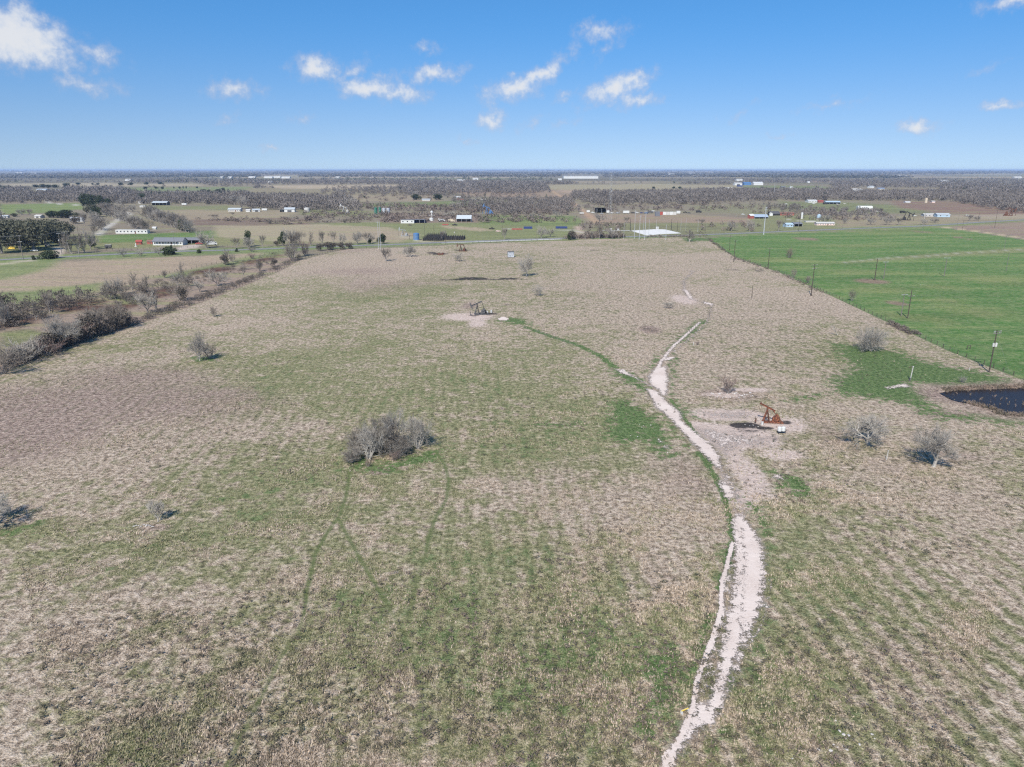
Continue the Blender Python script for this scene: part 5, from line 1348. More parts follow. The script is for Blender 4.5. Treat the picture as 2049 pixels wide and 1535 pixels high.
wood_pole(1979, 745, 661, 'near dark utility pole with double crossarms and three white transformers above the pond', (1, .92), 3, rz=.25, guy=(2021, 748), r=.2)
wood_pole(1816, 637, 579, 'taller dark pole of the close pair at the green field edge, with crossarm', (.6,), rz=.3, armw=3.2)
wood_pole(1803, 632, 588, 'shorter grey pole of the close pair at the green field edge, with crossarm', (1,), pale=True, rz=.3, armw=3.0)
wood_pole(1623, 592, 529, 'dark utility pole with two tiers of crossarms on the field boundary', (1, .78), rz=.5, armw=3.2, base_dirt=True)
wood_pole(1750, 561, 518, 'black pole without crossarm standing in the weedy spot of the green field', (), r=.22, base_dirt=True)
wood_pole(1768, 558, 523, 'grey crossarm pole standing behind the black pole in the green field', (1,), pale=True, rz=.2, armw=3.4)
wood_pole(1889, 553, 515, 'pale crossarm pole alone in the middle of the green field', (1,), pale=True, armw=3.4)
wood_pole(2013, 543, 507, 'pale bare pole near the right edge of the green field, lower one', (), pale=True, r=.14)
wood_pole(2009, 499, 472, 'thin pale pole at the track near the right edge, farther one', (), pale=True, r=.14)
wood_pole(1537, 534, 496, 'crossarm pole at the middle of the green field boundary', (1,), rz=.5, armw=3.4)
wood_pole(1468, 524, 481, 'tall pole with crossarm standing in the pasture corner by the green field', (1,), rz=.5, armw=3.0)
wood_pole(1459, 502, 471, 'small crossarm pole at the top corner of the green field', (1,), rz=.5, armw=3.4, r=.13)
wood_pole(1504, 597, 571, 'short lone wooden post in the pale upper right pasture', (), r=.13, armw=1)
wood_pole(47, 521, 471, 'leaning roadside power pole in front of the live oaks, leftmost', (1, .55), pale=True, rz=.1)
wood_pole(124, 509, 466, 'tall roadside power pole left of the leafless road trees', (1,), transf=1, pale=True, rz=.1)
wood_pole(133, 505, 465, 'grey pole close behind the tall roadside pole at the left', (1,), pale=True, rz=.1)
wood_pole(141, 497, 458, 'slim pole among the leafless trees, third from the left roadside', (), pale=True, r=.13)
wood_pole(351, 503, 463, 'slim power pole in front of the white ranch house', (1,), pale=True, armw=2.2, r=.13)
wood_pole(157, 470, 452, 'dark slim pole far behind the leafless road trees', (), r=.14)
wood_pole(850, 479, 447, 'slim dark pole right of the blue storage tank', (), r=.13)
wood_pole(869, 484, 450, 'dark pole in front of the black cattle pens, left of two', (), r=.15)
wood_pole(892, 491, 461, 'dark pole at the roadside in front of the black cattle pens', (), r=.15)
wood_pole(911, 490, 452, 'pale pole with white lamp at the roadside right of the cattle pens', (), transf=1, pale=True, r=.13)
wood_pole(1073, 481, 449, 'slim pale pole between two bare trees at the middle of the road', (), pale=True, r=.13)
wood_pole(1006, 474, 450, 'small dark pole left of the road trees in the middle', (), r=.12)
wood_pole(1598, 462, 427, 'dark pole in front of the grey roadside sheds on the right', (), r=.16)
wood_pole(1570, 456, 430, 'thin dark pole at the left end of the light blue roadside house', (), r=.12)
wood_pole(1686, 458, 433, 'pale pole at the road right of the pink house', (), pale=True, r=.14)
wood_pole(1846, 466, 420, 'pale pole with a white lamp at the back corner of the green field', (), transf=1, pale=True, r=.13)
wood_pole(1914, 461, 424, 'thin grey pole where the dirt lane leaves the road at right', (), pale=True, r=.12)
wood_pole(1925, 461, 441, 'short dark leaning pole at the dirt lane on the right', (), r=.13)
wood_pole(1990, 456, 418, 'tall dark pole in the reddish field at the right edge', (), r=.17)
wood_pole(1957, 443, 424, 'small dark pole behind the road at far right', (), r=.15)
wood_pole(1411, 466, 447, 'thin pole right of the substation pad along the road', (), r=.12)

def steel_pole(px, py, ytop, label, r=.22, dark_=False, arms=0):
    x, y = G(px, py); h = TOPH(px, py, ytop); e = empty('steel_pole', (x, y, 0), 0, label, 'steel pole', 'steel poles of the power line and substation')
    mt = M_BLACK if dark_ else M_GALV
    MB().tube((0, 0, 0), (0, 0, h), r, r * .6, 10).build('shaft', mt, e)
    MB().lathe([(r * 1.7, 0), (r * 1.7, .18), (r * 1.1, .22)], 10).build('base_plate', M_CONC, e)
    for k in range(arms):
        a = MB().box((0, 0, h - .6 - k * 1.6), (2.4, .14, .14)).build('arm', mt, e)
        for sx in (-1.1, 1.1): MB().lathe([(.08, -.7), (.1, -.5), (.06, -.4), (.1, -.25), (.05, 0)], 6, (sx, 0, h - .6 - k * 1.6)).build('insulator', M_GREY, a)
    return e


steel_pole(758, 498, 443, 'left mast of the tall twin steel pole at the pasture corner', .16, arms=1)
steel_pole(762, 499, 444, 'right mast of the tall twin steel pole at the pasture corner', .16)
for px_, py_, yt, r_, d_, lb in ((1269, 478, 421, .2, 0, 'tall steel pole at the left front of the substation row'), (1279, 479, 431, .22, 0, 'second steel pole from the left in the substation front row'), (1290, 479, 421, .22, 0, 'tall steel pole right of the substation front trio'),
                                 (1298, 471, 439, .15, 0, 'short steel pole standing on the near edge of the concrete pad'), (1287, 468, 435, .12, 0, 'thin steel pole just behind the substation front trio'), (1332, 480, 449, .16, 0, 'short steel pole in front of the right half of the concrete pad'), (1248, 478, 446, .12, 0, 'thin steel pole left of the substation front trio'),
                                 (1261, 463, 437, .26, 1, 'thick black pole at the left end of the concrete pad'), (1343, 462, 438, .26, 1, 'thick black pole behind the right half of the concrete pad'), (1355, 463, 443, .16, 1, 'slimmer black pole at the right rear of the concrete pad'), (1362, 461, 437, .1, 0, 'thin pale pole behind the right tip of the concrete pad'),
                                 (1372, 461, 436, .1, 0, 'thin pale pole beyond the right tip of the concrete pad'), (1396, 464, 441, .13, 0, 'pale pole well right of the concrete pad along the road'), (1313, 459, 439, .1, 0, 'thin pole at the rear corner of the concrete pad')):
    steel_pole(px_, py_, yt, lb, r_, bool(d_), arms=1 if yt < 432 else 0)
steel_pole(1528, 469, 414, 'thick tall steel transmission pole beside the green field and road', .42, arms=2)
steel_pole(1548, 394, 366, 'hair thin mast in the far woods at right of centre', .3)
for px_, py_, yt, lb in ((1573, 356, 344, 'pale distant mast near the horizon right of the white warehouse'), (1395, 360, 345, 'faint distant mast near the horizon, right of centre'), (1055, 359, 348, 'faint distant mast left of the white warehouse'), (210, 360, 345, 'left of two faint masts near the horizon at left'), (297, 360, 347, 'right of two faint masts near the horizon at left'), (419, 360, 350, 'faint mast near the horizon above the dotted trees')):
    steel_pole(px_, py_, yt, lb, .35)

# lattice tower
def lattice(px, py, ytop, w0, w1, label):
    x, y = G(px, py); h = TOPH(px, py, ytop); e = empty('lattice_tower', (x, y, 0), .4, label, 'radio tower'); n = 14
    C = [(math.cos(a), math.sin(a)) for a in (0, 2.094, 4.189)]
    for c in C: MB().tube((c[0] * w0, c[1] * w0, 0), (c[0] * w1, c[1] * w1, h), .09, .07, 4).build('leg', M_GREY, e)
    m = MB()
    for i in range(n):
        z0, z1 = h * i / n, h * (i + 1) / n; r0, r1 = w0 + (w1 - w0) * i / n, w0 + (w1 - w0) * (i + 1) / n
        for k in range(3):
            a, b = C[k], C[(k + 1) % 3]; m.tube((a[0] * r0, a[1] * r0, z0), (b[0] * r1, b[1] * r1, z1), .035, .035, 4).tube((a[0] * r1, a[1] * r1, z1), (b[0] * r1, b[1] * r1, z1), .035, .035, 4)
    m.build('lattice_bracing', M_GREY, e); MB().box((w1 + .3, 0, h * .62), (.3, 1.0, 1.6)).build('antenna', M_WHITE, e)
lattice(1220, 441, 345, 2.6, 1.0, 'tall grey lattice radio tower beyond the substation, top near the horizon')
lattice(1192, 357, 334, 3.0, 1.2, 'hair thin far tower rising above the horizon over the white warehouse')

# power line wires at the left roadside
def wires(label, a, b, zs, sag=1.0, name='power_line'):
    (ax, ay), (bx, by) = a, b; e = empty(name, (ax, ay, 0), 0, label, 'power line')
    for zz, off in zs:
        m = MB(); L = 10; P_ = [Vector(((bx - ax) * t_ / L, (by - ay) * t_ / L + off, zz - sag * 4 * (t_ / L) * (1 - t_ / L))) for t_ in range(L + 1)]
        for p, q in zip(P_[:-1], P_[1:]): m.tube(p, q, .028, .028, 3, False)
        m.build('wire', M_CABLE, e)
p1, p2, p0, p3 = G(47, 521), G(124, 509), (G(47, 521)[0] - 90, G(47, 521)[1] - 26), G(351, 503)
hh = TOPH(47, 521, 471)
for a, b, lb in ((p0, p1, 'wires running out of frame from the leftmost roadside pole'), (p1, p2, 'wires slung between the two tall left roadside poles'), (p2, p3, 'wires slung from the left road poles towards the ranch house')):
    wires(lb, a, b, ((hh - .3, -1.0), (hh - .3, 1.0), (hh * .7, 0)))

# --- fences
def fence(px, label, gap=4.0, h=1.3, wood=True, limit=300):
    pts = [Vector((*G(*p), 0)) for p in px]; x0, y0 = pts[0].x, pts[0].y; e = empty('pasture_fence', (x0, y0, 0), 0, label, 'fence'); tot = sum((b - a).length for a, b in zip(pts[:-1], pts[1:])); gap = max(gap, tot / (limit - 5))
    pm = MB().box((0, 0, h / 2), (.14, .14, h)).mesh('post', M_WOOD_P if wood else M_GREY); m = MB()
    for a, b in zip(pts[:-1], pts[1:]):
        n = max(1, round((b - a).length / gap))
        for k in range(n): p = a.lerp(b, k / n); o = link('post', pm, e, (p.x - x0, p.y - y0, 0)); o.rotation_euler = (PR.uniform(-.06, .06), PR.uniform(-.06, .06), PR.uniform(0, 3))
        for zz in (.4, .8, 1.2): m.tube(Vector((a.x - x0, a.y - y0, zz)), Vector((b.x - x0, b.y - y0, zz)), .012, .012, 3, False)
    m.build('fence_wire', M_CABLE, e)
fence([(1412, 477), (1470, 515), (1560, 545), (1660, 590), (1790, 650), (1900, 702), (2049, 760), (2150, 800)], 'wire fence on posts between the tan pasture and the green field')
fence([(-60, 770), (0, 742), (110, 700), (260, 652), (370, 616), (440, 590), (560, 542), (600, 520), (690, 498)], 'wire fence at the foot of the left hedge')
fence([(690, 497), (870, 491), (1040, 483), (1200, 477.5), (1390, 473.5)], 'roadside wire fence along the back of the pasture', 5)
fence([(200, 502), (300, 499), (400, 495), (520, 490)], 'low fence in front of the white ranch house yard', 4)
fence([(60, 596), (210, 578), (350, 545), (470, 520), (600, 498)], 'thin fence along the far side of the reddish thicket', 5)

x, y = G(1938, 699); e = empty('brace_frame', (x, y, 0), .4, 'dark wooden goalpost shaped fence brace at the green field edge', 'fence brace')
for sx in (-.75, .75): MB().tube((sx, 0, 0), (sx, 0, 1.35), .1, .1, 8).build('brace_post', M_WOOD_P, e)
MB().tube((-.75, 0, 1.25), (.75, 0, 1.25), .08, .08, 8).build('brace_rail', M_WOOD_P, e)
x, y = G(1821, 762); e = empty('marker_post', (x, y, 0), 0, 'short white painted pipe standing in green grass left of the pond', 'post')
MB().tube((0, 0, 0), (.25, 0, 4.0), .11, .1, 8).build('pipe', M_OFFW, e); MB().box((-.12, 0, .45), (.3, .3, .9)).build('meter_box', M_DGREY, e); MB().box((.25, 0, 4.0), (.35, .2, .18)).build('cap', M_OFFW, e)
for px_, py_, lb, mt, hh_ in ((1419, 634, 'tiny dark post at the top end of the rutted green track', M_WOOD_P, 1.6), (1387, 691, 'tiny white post right of the rutted track', M_WHITE, 1.0), (581, 948, 'tiny dark stake in the grass left of the central clump', M_BLACK, .8), (1774, 920, 'thin pale stake below the sprawling right foreground tree', M_OFFW, 1.9), (1939, 742, 'small white trough post behind the pond', M_OFFW, .9)):
    x, y = G(px_, py_); e = empty('stake', (x, y, 0), 0, lb, 'stake'); MB().tube((0, 0, 0), (.06, 0, hh_), .08, .06, 6).build('stake_shaft', mt, e); MB().box((.06, 0, hh_), (.2, .14, .08)).build('stake_cap', mt, e)
x, y = G(1370, 1426); e = empty('small_trestle', (x, y, 0), .5, 'little white and yellow wooden trestle left of the dirt road near the bottom', 'trestle')
MB().box((0, 0, .38), (.95, .12, .05)).build('top_board', M_YEL, e); MB().box((0, .1, .33), (.95, .05, .05)).build('side_board', M_WHITE, e)
for sx in (-.42, .42): MB().box((sx, 0, .18), (.07, .3, .36)).build('trestle_leg', M_WHITE, e)

# small dark water pit and litter
x, y = G(1022, 515); s_ = MPP(1022, 515); e = empty('tank_box', (x, y, 0), .15, 'dark grey metal box with pale patches alone in the upper pasture', 'metal box')
MB().box((0, 0, 1.9), (12 * s_, 2.6, 3.4)).build('box_body', mat('patchy_steel', (.16, .18, .21), .7, var=.6, scale=.9, col2=(.42, .44, .46)), e)
MB().box((0, 0, 3.68), (12.8 * s_, 2.9, .16)).build('box_lid', M_DGREY, e)
for sx in (-2.0, 2.0): MB().box((sx, 0, .1), (.3, 2.8, .2)).build('box_skid', M_BLACK, e)
for px_ in (1018, 1023.5): MB().box(((px_ - 1021) * s_, -1.33, 2.2), (1.1, .04, 1.3)).build('patch_plate', M_GALV, e)
x, y = G(882, 510); e = empty('scrap_heap', (x, y, 0), .2, 'rust red scrap machinery lying in the dark spot of the upper pasture', 'scrap heap')
MB().box((0, 0, .5), (3.4, 1.2, .6), (0, .08, 0)).build('scrap_beam', M_RUST, e); MB().tube((-1.5, -.4, .3), (-2.8, .5, .9), .2, .2, 8).build('scrap_pipe', M_RUSTD, e); MB().box((1.4, .3, .9), (1.0, .9, .9), (.2, 0, .3)).build('scrap_box', M_RUSTD, e)
for px_, py_, lb in ((1450, 888, None),):
    pass

# --- tanks
def tank(px, py, wpx, hpx, mt, label, group='storage tanks', ladder=True, name='storage_tank'):
    x, y = G(px, py); k = MPP(px, py); r = wpx * k / 2; h = hpx * k * 1.0; e = empty(name, (x, y + r, 0), 0, label, 'storage tank', group)
    MB().lathe([(r, 0), (r, h), (r * .55, h + r * .18), (.01, h + r * .25)], 20).build('tank_shell', mt, e, smooth=True)
    MB().lathe([(r * 1.06, .0), (r * 1.06, .2)], 20).build('tank_base', M_CONC, e); MB().lathe([(r * 1.015, h * .5), (r * 1.015, h * .5 + .15)], 20).build('tank_band', M_GREY, e)
    if ladder:
        l = MB()
        for sx in (-.25, .25): l.box((sx - r * .5, -r - .05, h / 2), (.07, .07, h))
        for i in range(int(h / .5)): l.box((-r * .5, -r - .05, .4 + i * .5), (.5, .05, .05))
        l.build('ladder', M_GREY, e)
    return e
tank(832.5, 481, 12, 13, M_BLUE, 'big bright blue cylindrical tank beside the road with the cattle pens', 'single tanks')
x, y = G(824, 479); e = empty('tank_platform', (x, y - 1, 0), 0, 'rusty walkway and steps at the left side of the big blue tank', 'platform')
MB().box((0, 0, 3.4), (3.6, 1.2, .15)).build('walkway', M_RUSTD, e)
for sx in (-1.6, 1.6): MB().box((sx, 0, 1.7), (.15, .9, 3.4)).build('platform_leg', M_BLACK, e)
for px_, mt, wd, ht, lb in ((751.5, M_GREENT, 7, 12, 'dark green tank at the left end of the tank battery'), (760, M_GREENT, 5, 13, 'narrow tall green tank second from left in the battery'), (768, M_GALV, 7, 11, 'galvanised tank third from left in the tank battery'), (776.5, M_GALV, 7, 11, 'galvanised tank at the right end of the tank battery')):
    tank(px_, 428.5, wd, ht, mt, lb, 'tank battery beyond the road')
for i, px_ in enumerate((143, 153, 163)): tank(px_, 443.5, 8, 8, M_GREY, ('left', 'middle', 'right')[i] + ' of three squat grey tanks behind the live oaks', 'grey tank trio', False)
tank(1605, 438, 4, 12, M_WHITE, 'slim tall white silo behind the grey roadside sheds', 'single tanks', False, 'silo')
tank(1854, 406, 5, 9, M_TAN, 'tan upright tank in front of the far right woods', 'single tanks', False)
tank(1382, 383, 3.4, 5, M_WHITE, 'small white upright tank at the edge of the right woods', 'single tanks', False)
tank(613, 424, 11, 7, M_OFFW, 'squat pale round bin right of the white barn', 'single tanks', False)
tank(863, 442, 8, 5, M_WHITE, 'short white round tank between stable row and barn', 'single tanks', False)
x, y = G(863, 436); e = empty('water_tower', (x, y + 6, 0), 0, 'cream coloured narrow tower rising above the short white tank', 'tower'); k = MPP(863, 436)
MB().tube((0, 0, 0), (0, 0, 10 * k), 1.0, .9, 8).build('tower_shaft', M_OFFW, e); MB().lathe([(.9, 9 * k), (1.6, 9.6 * k), (1.6, 12 * k), (.4, 13.4 * k)], 12).build('tower_head', M_WHITE, e); MB().box((0, 0, 4.5 * k), (8, .5, .35)).build('tower_arm', M_OFFW, e)
x, y = G(1645, 447); e = empty('water_tank_tower', (x, y + 10, 0), 0, 'blue grey elevated water tank above the tree by the pink house', 'water tower'); k = MPP(1645, 440)
MB().lathe([(.3, 8 * k), (2.2, 9 * k), (2.2, 14 * k), (.2, 16 * k)], 14).build('tower_tank', M_LBLUE, e)
for a in range(4): MB().tube((math.cos(a * 1.57 + .8) * 2.6, math.sin(a * 1.57 + .8) * 2.6, 0), (math.cos(a * 1.57 + .8) * 1.8, math.sin(a * 1.57 + .8) * 1.8, 9 * k), .15, .12, 5).build('tower_leg', M_GREY, e)

# --- cattle pens
def pen(px0, px1, py0, py1, label, rows=6, cols=6, h=1.9):
    a = G(px0, py0); b = G(px1, py1); x0, x1 = G(px0, (py0 + py1) / 2)[0], G(px1, (py0 + py1) / 2)[0]; y0, y1 = a[1], b[1]
    e = empty('cattle_pen', ((x0 + x1) / 2, (y0 + y1) / 2, 0), 0, label, 'cattle pen', 'black cattle pens'); W_, D_ = x1 - x0, y1 - y0
    pm = MB().box((0, 0, h * .6), (.28, .28, h * 1.2)).mesh('post', M_BLACK)
    for i in range(cols + 1):
        for j in range(rows + 1): link('post', pm, e, (-W_ / 2 + W_ * i / cols, -D_ / 2 + D_ * j / rows, 0))
    rx = MB()
    for zz in (.3, .65, 1.0, 1.35, 1.7): rx.box((0, 0, zz), (W_, .09, .16))
    rx = rx.mesh('rail_panel', M_BLACK)
    for j in range(rows + 1): link('rail_panel', rx, e, (0, -D_ / 2 + D_ * j / rows, 0))
    ry = MB()
    for zz in (.3, .65, 1.0, 1.35, 1.7): ry.box((0, 0, zz), (.09, D_, .16))
    ry = ry.mesh('rail_panel', M_BLACK)
    for i in range(cols + 1): link('rail_panel', ry, e, (-W_ / 2 + W_ * i / cols, 0, 0))
pen(852, 890, 482, 473, 'left block of black steel cattle pens across the road', 9, 9, 2.6)
pen(892, 929, 480.5, 476, 'right lower block of black steel cattle pens across the road', 6, 8, 2.2)

# --- buildings
def bld(name, label, cat, x0, x1, yb, hpx, depth, wall, roof, style='gable', yaw=0.0, win=0, door=0, group=None, openf=False, eave=None):
    cx = (x0 + x1) / 2; k = MPP(cx, yb); W_ = (x1 - x0) * k; H = hpx * k; x, y = G(cx, yb); D_ = depth
    e = empty(name, (x, y + D_ / 2 * math.cos(yaw), 0), yaw, label, cat, group)
    ez = H * (eave or (.62 if style == 'gable' else .86)); t_ = .12
    if openf:
        m = MB().box((0, D_ / 2 - t_, ez / 2), (W_ - .1, t_, ez - .02)); m.build('back_wall', wall, e)
        for sx in (-1, 1): MB().box((sx * (W_ / 2 - .1), 0, ez / 2), (t_, D_ - .4, ez - .02)).build('side_wall', wall, e)
        for i in range(max(2, int(W_ / 5)) + 1): MB().box((-W_ / 2 + .15 + (W_ - .3) * i / max(2, int(W_ / 5)), -D_ / 2 + .15, ez / 2), (.22, .22, ez - .04)).build('post', M_GREY, e)
    else:
        MB().box((0, 0, ez / 2), (W_ - .2, D_ - .2, ez)).build('wall', wall, e)
    if style == 'gable':
        rz_ = H * .95; o_ = .35
        for s in (-1, 1):
            MB().add([(-W_ / 2 - o_, s * (D_ / 2 + o_), ez - .1), (W_ / 2 + o_, s * (D_ / 2 + o_), ez - .1), (W_ / 2 + o_, 0, rz_), (-W_ / 2 - o_, 0, rz_), (-W_ / 2 - o_, s * (D_ / 2 + o_), ez + .06), (W_ / 2 + o_, s * (D_ / 2 + o_), ez + .06), (W_ / 2 + o_, 0, rz_ + .16), (-W_ / 2 - o_, 0, rz_ + .16)],
                     [(0, 1, 2, 3), (7, 6, 5, 4), (0, 4, 5, 1), (0, 3, 7, 4), (1, 5, 6, 2)]).build('roof_slope', roof, e)
        for s in (-1, 1): MB().prism([(-D_ / 2 + .1, ez), (D_ / 2 - .1, ez), (0, rz_ - .05)], -.05, .05).build('gable_wall', wall, e, (s * (W_ / 2 - .15), 0, 0), math.pi / 2)
    elif style == 'mono':
        MB().add([(-W_ / 2 - .3, -D_ / 2 - .3, H), (W_ / 2 + .3, -D_ / 2 - .3, H), (W_ / 2 + .3, D_ / 2 + .3, ez), (-W_ / 2 - .3, D_ / 2 + .3, ez), (-W_ / 2 - .3, -D_ / 2 - .3, H + .15), (W_ / 2 + .3, -D_ / 2 - .3, H + .15), (W_ / 2 + .3, D_ / 2 + .3, ez + .15), (-W_ / 2 - .3, D_ / 2 + .3, ez + .15)],
                 [(3, 2, 1, 0), (4, 5, 6, 7), (0, 1, 5, 4), (1, 2, 6, 5), (2, 3, 7, 6), (3, 0, 4, 7)]).build('roof', roof, e)
    elif style == 'dome':
        P_ = [(W_ / 2 * math.cos(math.pi * i / 10) if False else D_ / 2 * math.cos(math.pi * i / 10), ez + (H - ez) * 1.2 * math.sin(math.pi * i / 10)) for i in range(11)]
        MB().prism(P_, -W_ / 2, W_ / 2).build('roof', roof, e, None, math.pi / 2)
    else:
        MB().box((0, 0, ez + .1), (W_ + .2, D_ + .2, .18)).build('roof', roof, e)
    yf = -D_ / 2 + .1
    if win:
        for i in range(win):
            px_ = -W_ / 2 + W_ * (i + .5) / win
            f = MB().box((px_, yf - .03, ez * .58), (min(1.5, W_ / win * .45), .1, ez * .42)).build('window', M_WHITE, e)
            MB().box((px_, yf - .08, ez * .58), (min(1.5, W_ / win * .45) - .24, .06, ez * .42 - .22)).build('pane', M_GLASS, f)
    if door:
        d_ = MB().box((W_ * (.12 if door == 1 else 0), yf - .04, ez * .36), ((1.1 if door == 1 else W_ * .4), .1, ez * .72)).build('door', M_DGREY if door == 2 else M_BRICK, e)
        MB().box((W_ * (.12 if door == 1 else 0) + .35, yf - .12, ez * .34), (.1, .08, .1)).build('handle', M_GALV, d_)
    return e


# ranch house and its yard
H_ = bld('ranch_house', 'long white ranch house with slate roof and porch beyond the road', 'house', 306, 366, 491, 15, 9, M_WHITE, M_SLATE, 'gable', 0, 7, 1, eave=.5)
k = MPP(336, 491)
MB().box((-1, -5.3, 2.9), (48 * k, 1.8, .14)).build('porch_roof', M_SLATE, H_)
for i in range(8): MB().box((-8.5 + i * 2.2, -6.0, 1.45), (.16, .16, 2.8)).build('porch_post', M_WHITE, H_)
MB().box((-1, -6.0, .5), (48 * k, .08, .7)).build('porch_railing', M_WHITE, H_)
bld('carport', 'dark roofed open carport joined to the right of the ranch house', 'carport', 367, 400, 488, 12, 8, M_DGREY, M_SLATE, 'gable', 0, 0, 0, openf=True, eave=.62)
bld('garden_shed', 'small bright red shed left of the ranch house', 'shed', 272, 282, 489.5, 9, 3.5, M_RED, M_RED, 'gable', .2, 0, 1)
bld('brown_shed', 'small reddish brown shed between red shed and ranch house', 'shed', 294, 305, 488.5, 8, 4, M_REDB, M_BRICK, 'gable', 0, 0, 1)
bld('mobile_home', 'long white mobile home in front of the bare wood', 'mobile home', 231, 296, 467.5, 8.5, 5, M_WHITE, M_OFFW, 'flat', -.03, 9, 1, eave=.84)
bld('garden_hut', 'tiny white hut under the bare wood right of the mobile home', 'hut', 305, 312, 459, 5, 3, M_WHITE, M_WHITE, 'gable', 0)
bld('pale_shed', 'pale metal shed behind the live oaks at far left', 'shed', 69, 83, 436.5, 6.5, 7, M_OFFW, M_OFFW, 'gable', -.2, 0, 2)
bld('farm_shed', 'small pale shed at the left picture edge behind the oaks', 'shed', 3, 14, 436, 5, 6, M_OFFW, M_ROOFG, 'gable', .2)
bld('open_barn', 'blue grey open sided barn with pale roof by the upper left trees', 'barn', 304, 333, 411, 8, 14, M_DGREY, M_ROOFG, 'gable', .05, openf=True)
bld('farm_shed', 'long low pale metal roofed shed at upper left', 'shed', 72, 90, 383, 5, 25, M_OFFW, M_ROOFG, 'gable', .1)
bld('farmhouse', 'small white farmhouse right of the long upper left shed', 'house', 110, 121, 383.5, 4.5, 14, M_WHITE, M_OFFW, 'gable', 0, 3)
bld('farm_shed', 'white farm shed just left of the big dark evergreens gap', 'shed', 276, 284, 407.5, 4, 9, M_WHITE, M_OFFW, 'gable', .3)
bld('farm_shed', 'low white shed at the foot of the evergreen left of the open barn', 'shed', 279, 290, 415, 4, 6, M_OFFW, M_WHITE, 'flat', .2)
bld('farmhouse', 'wide pale house with porch at the upper left middle', 'house', 456, 481, 423.5, 7, 9, M_OFFW, M_ROOFG, 'gable', 0, 6, 1)
bld('farm_shed', 'small white hut between the pale house and white barns', 'shed', 492, 500, 424, 5, 5, M_WHITE, M_OFFW, 'gable', 0)
bld('white_barn', 'white gabled shed left of the white cargo trailer', 'barn', 504, 518, 424, 6, 7, M_WHITE, M_ROOFG, 'gable', .5, 0, 2)
bld('white_barn', 'large white barn with lean-to in the left middle distance', 'barn', 568, 588, 424.5, 9, 12, M_WHITE, M_ROOFG, 'gable', .15, 0, 2)
bld('lean_to_shed', 'open lean-to against the left of the large white barn', 'shed', 559, 568, 424.3, 5, 9, M_OFFW, M_ROOFG, 'mono', .15, openf=True)
bld('stable_row', 'white half of the long low row across the road', 'stable', 802, 829, 447, 7.5, 7, M_WHITE, M_SLATE, 'flat', -.03, 3, 0)
bld('stable_row', 'navy blue half of the long low row across the road', 'stable', 829.6, 850, 446.6, 7.5, 7, M_NAVY, M_SLATE, 'flat', -.03, 0, 0, openf=True)
bld('grey_barn', 'barn with broad grey metal roof and open dark front', 'barn', 914, 943, 444, 13, 13, M_PINK, M_ROOFG, 'gable', -.03, openf=True, eave=.45)
bld('farmhouse', 'white and brick farmhouse with red wing far beyond the barn', 'house', 908, 921, 397.5, 4.5, 14, M_OFFW, M_WHITE, 'gable', 0, 2)
bld('red_shed', 'red brown shed just right of the far farmhouse', 'shed', 914, 928, 400, 3.5, 10, M_REDB, M_BRICK, 'gable', 0)
bld('farm_shed', 'pale long shed between two dark evergreens', 'shed', 844, 860, 402, 4, 14, M_OFFW, M_ROOFG, 'gable', .1)
bld('farm_shed', 'grey sided small house in the upper left middle scrub', 'shed', 641, 656, 396, 4, 12, M_LBLUE, M_ROOFG, 'gable', .1, 2)
bld('farm_shed', 'white low building right of the grey sided small house', 'shed', 665, 679, 393.5, 3.4, 12, M_WHITE, M_OFFW, 'gable', 0)
bld('farm_shed', 'white shed in the scrub left of the far evergreen pair', 'shed', 822, 835, 386, 2.4, 14, M_OFFW, M_WHITE, 'gable', .2)
bld('black_shed', 'black high sided open shed with pale sloping roof', 'shed', 1193, 1212, 426.5, 11, 14, M_BLACK, M_OFFW, 'mono', .12, openf=True, eave=.8)
bld('warehouse', 'huge long white warehouse near the horizon', 'warehouse', 1128, 1197, 357.5, 5.5, 90, M_WHITE, M_OFFW, 'gable', 0, eave=.8)
for a, b, y_, lb in ((528, 545, 356.5, 'left part of the white warehouse pair near the horizon'), (546, 561, 356, 'right part of the white warehouse pair near the horizon'), (563, 580, 357, 'low white sheds right of the horizon warehouse pair'), (440, 446, 357, 'white far building left of the row of white sheds'), (455, 463, 357, 'white far shed second in the row at left'), (497, 510, 356.5, 'white far shed close left of the warehouse pair'), (671, 679, 357, 'small white far shed right of the warehouses'),
                     (914, 936, 363, 'low white far buildings left of centre'), (946, 957, 360, 'small pale far shed in the woods left of centre'), (1117, 1124, 360.5, 'small pale building at the left foot of the huge warehouse'), (536, 543, 366, 'white shed standing alone in the woods at left'), (1294, 1300, 351, 'tiny white far building right of the huge warehouse'), (1797, 1815, 353.5, 'long white far plant near the horizon at right'),
                     (1884, 1898, 364, 'pale far roof in the right woods'), (2030, 2045, 357, 'white far roof at the right edge'), (1474, 1486, 362, 'white far shed row above the blue warehouse'), (1380, 1390, 349.5, 'tiny pale plant on the right horizon'), (1338, 1350, 350.5, 'pale low far buildings right of the huge warehouse'), (250, 262, 362, 'pale far farm in the upper left woods'), (30, 44, 348, 'tiny pale far building at the left horizon'), (60, 72, 349, 'second tiny pale far building at the left horizon')):
    bld('far_building', lb, 'building', a, b, y_, 3.0 if y_ < 355 else 3.8, 30, M_WHITE, M_OFFW, 'gable', 0, group='white buildings near the horizon')
bld('steel_warehouse', 'white and dark fronted steel building left of the blue one', 'warehouse', 1470, 1485, 371, 5.5, 25, M_WHITE, M_OFFW, 'gable', 0, 0, 2)
bld('steel_warehouse', 'bright blue steel warehouse on the far right plain', 'warehouse', 1489, 1503, 370.5, 6, 30, M_BLUE, M_BLUE, 'gable', 0)
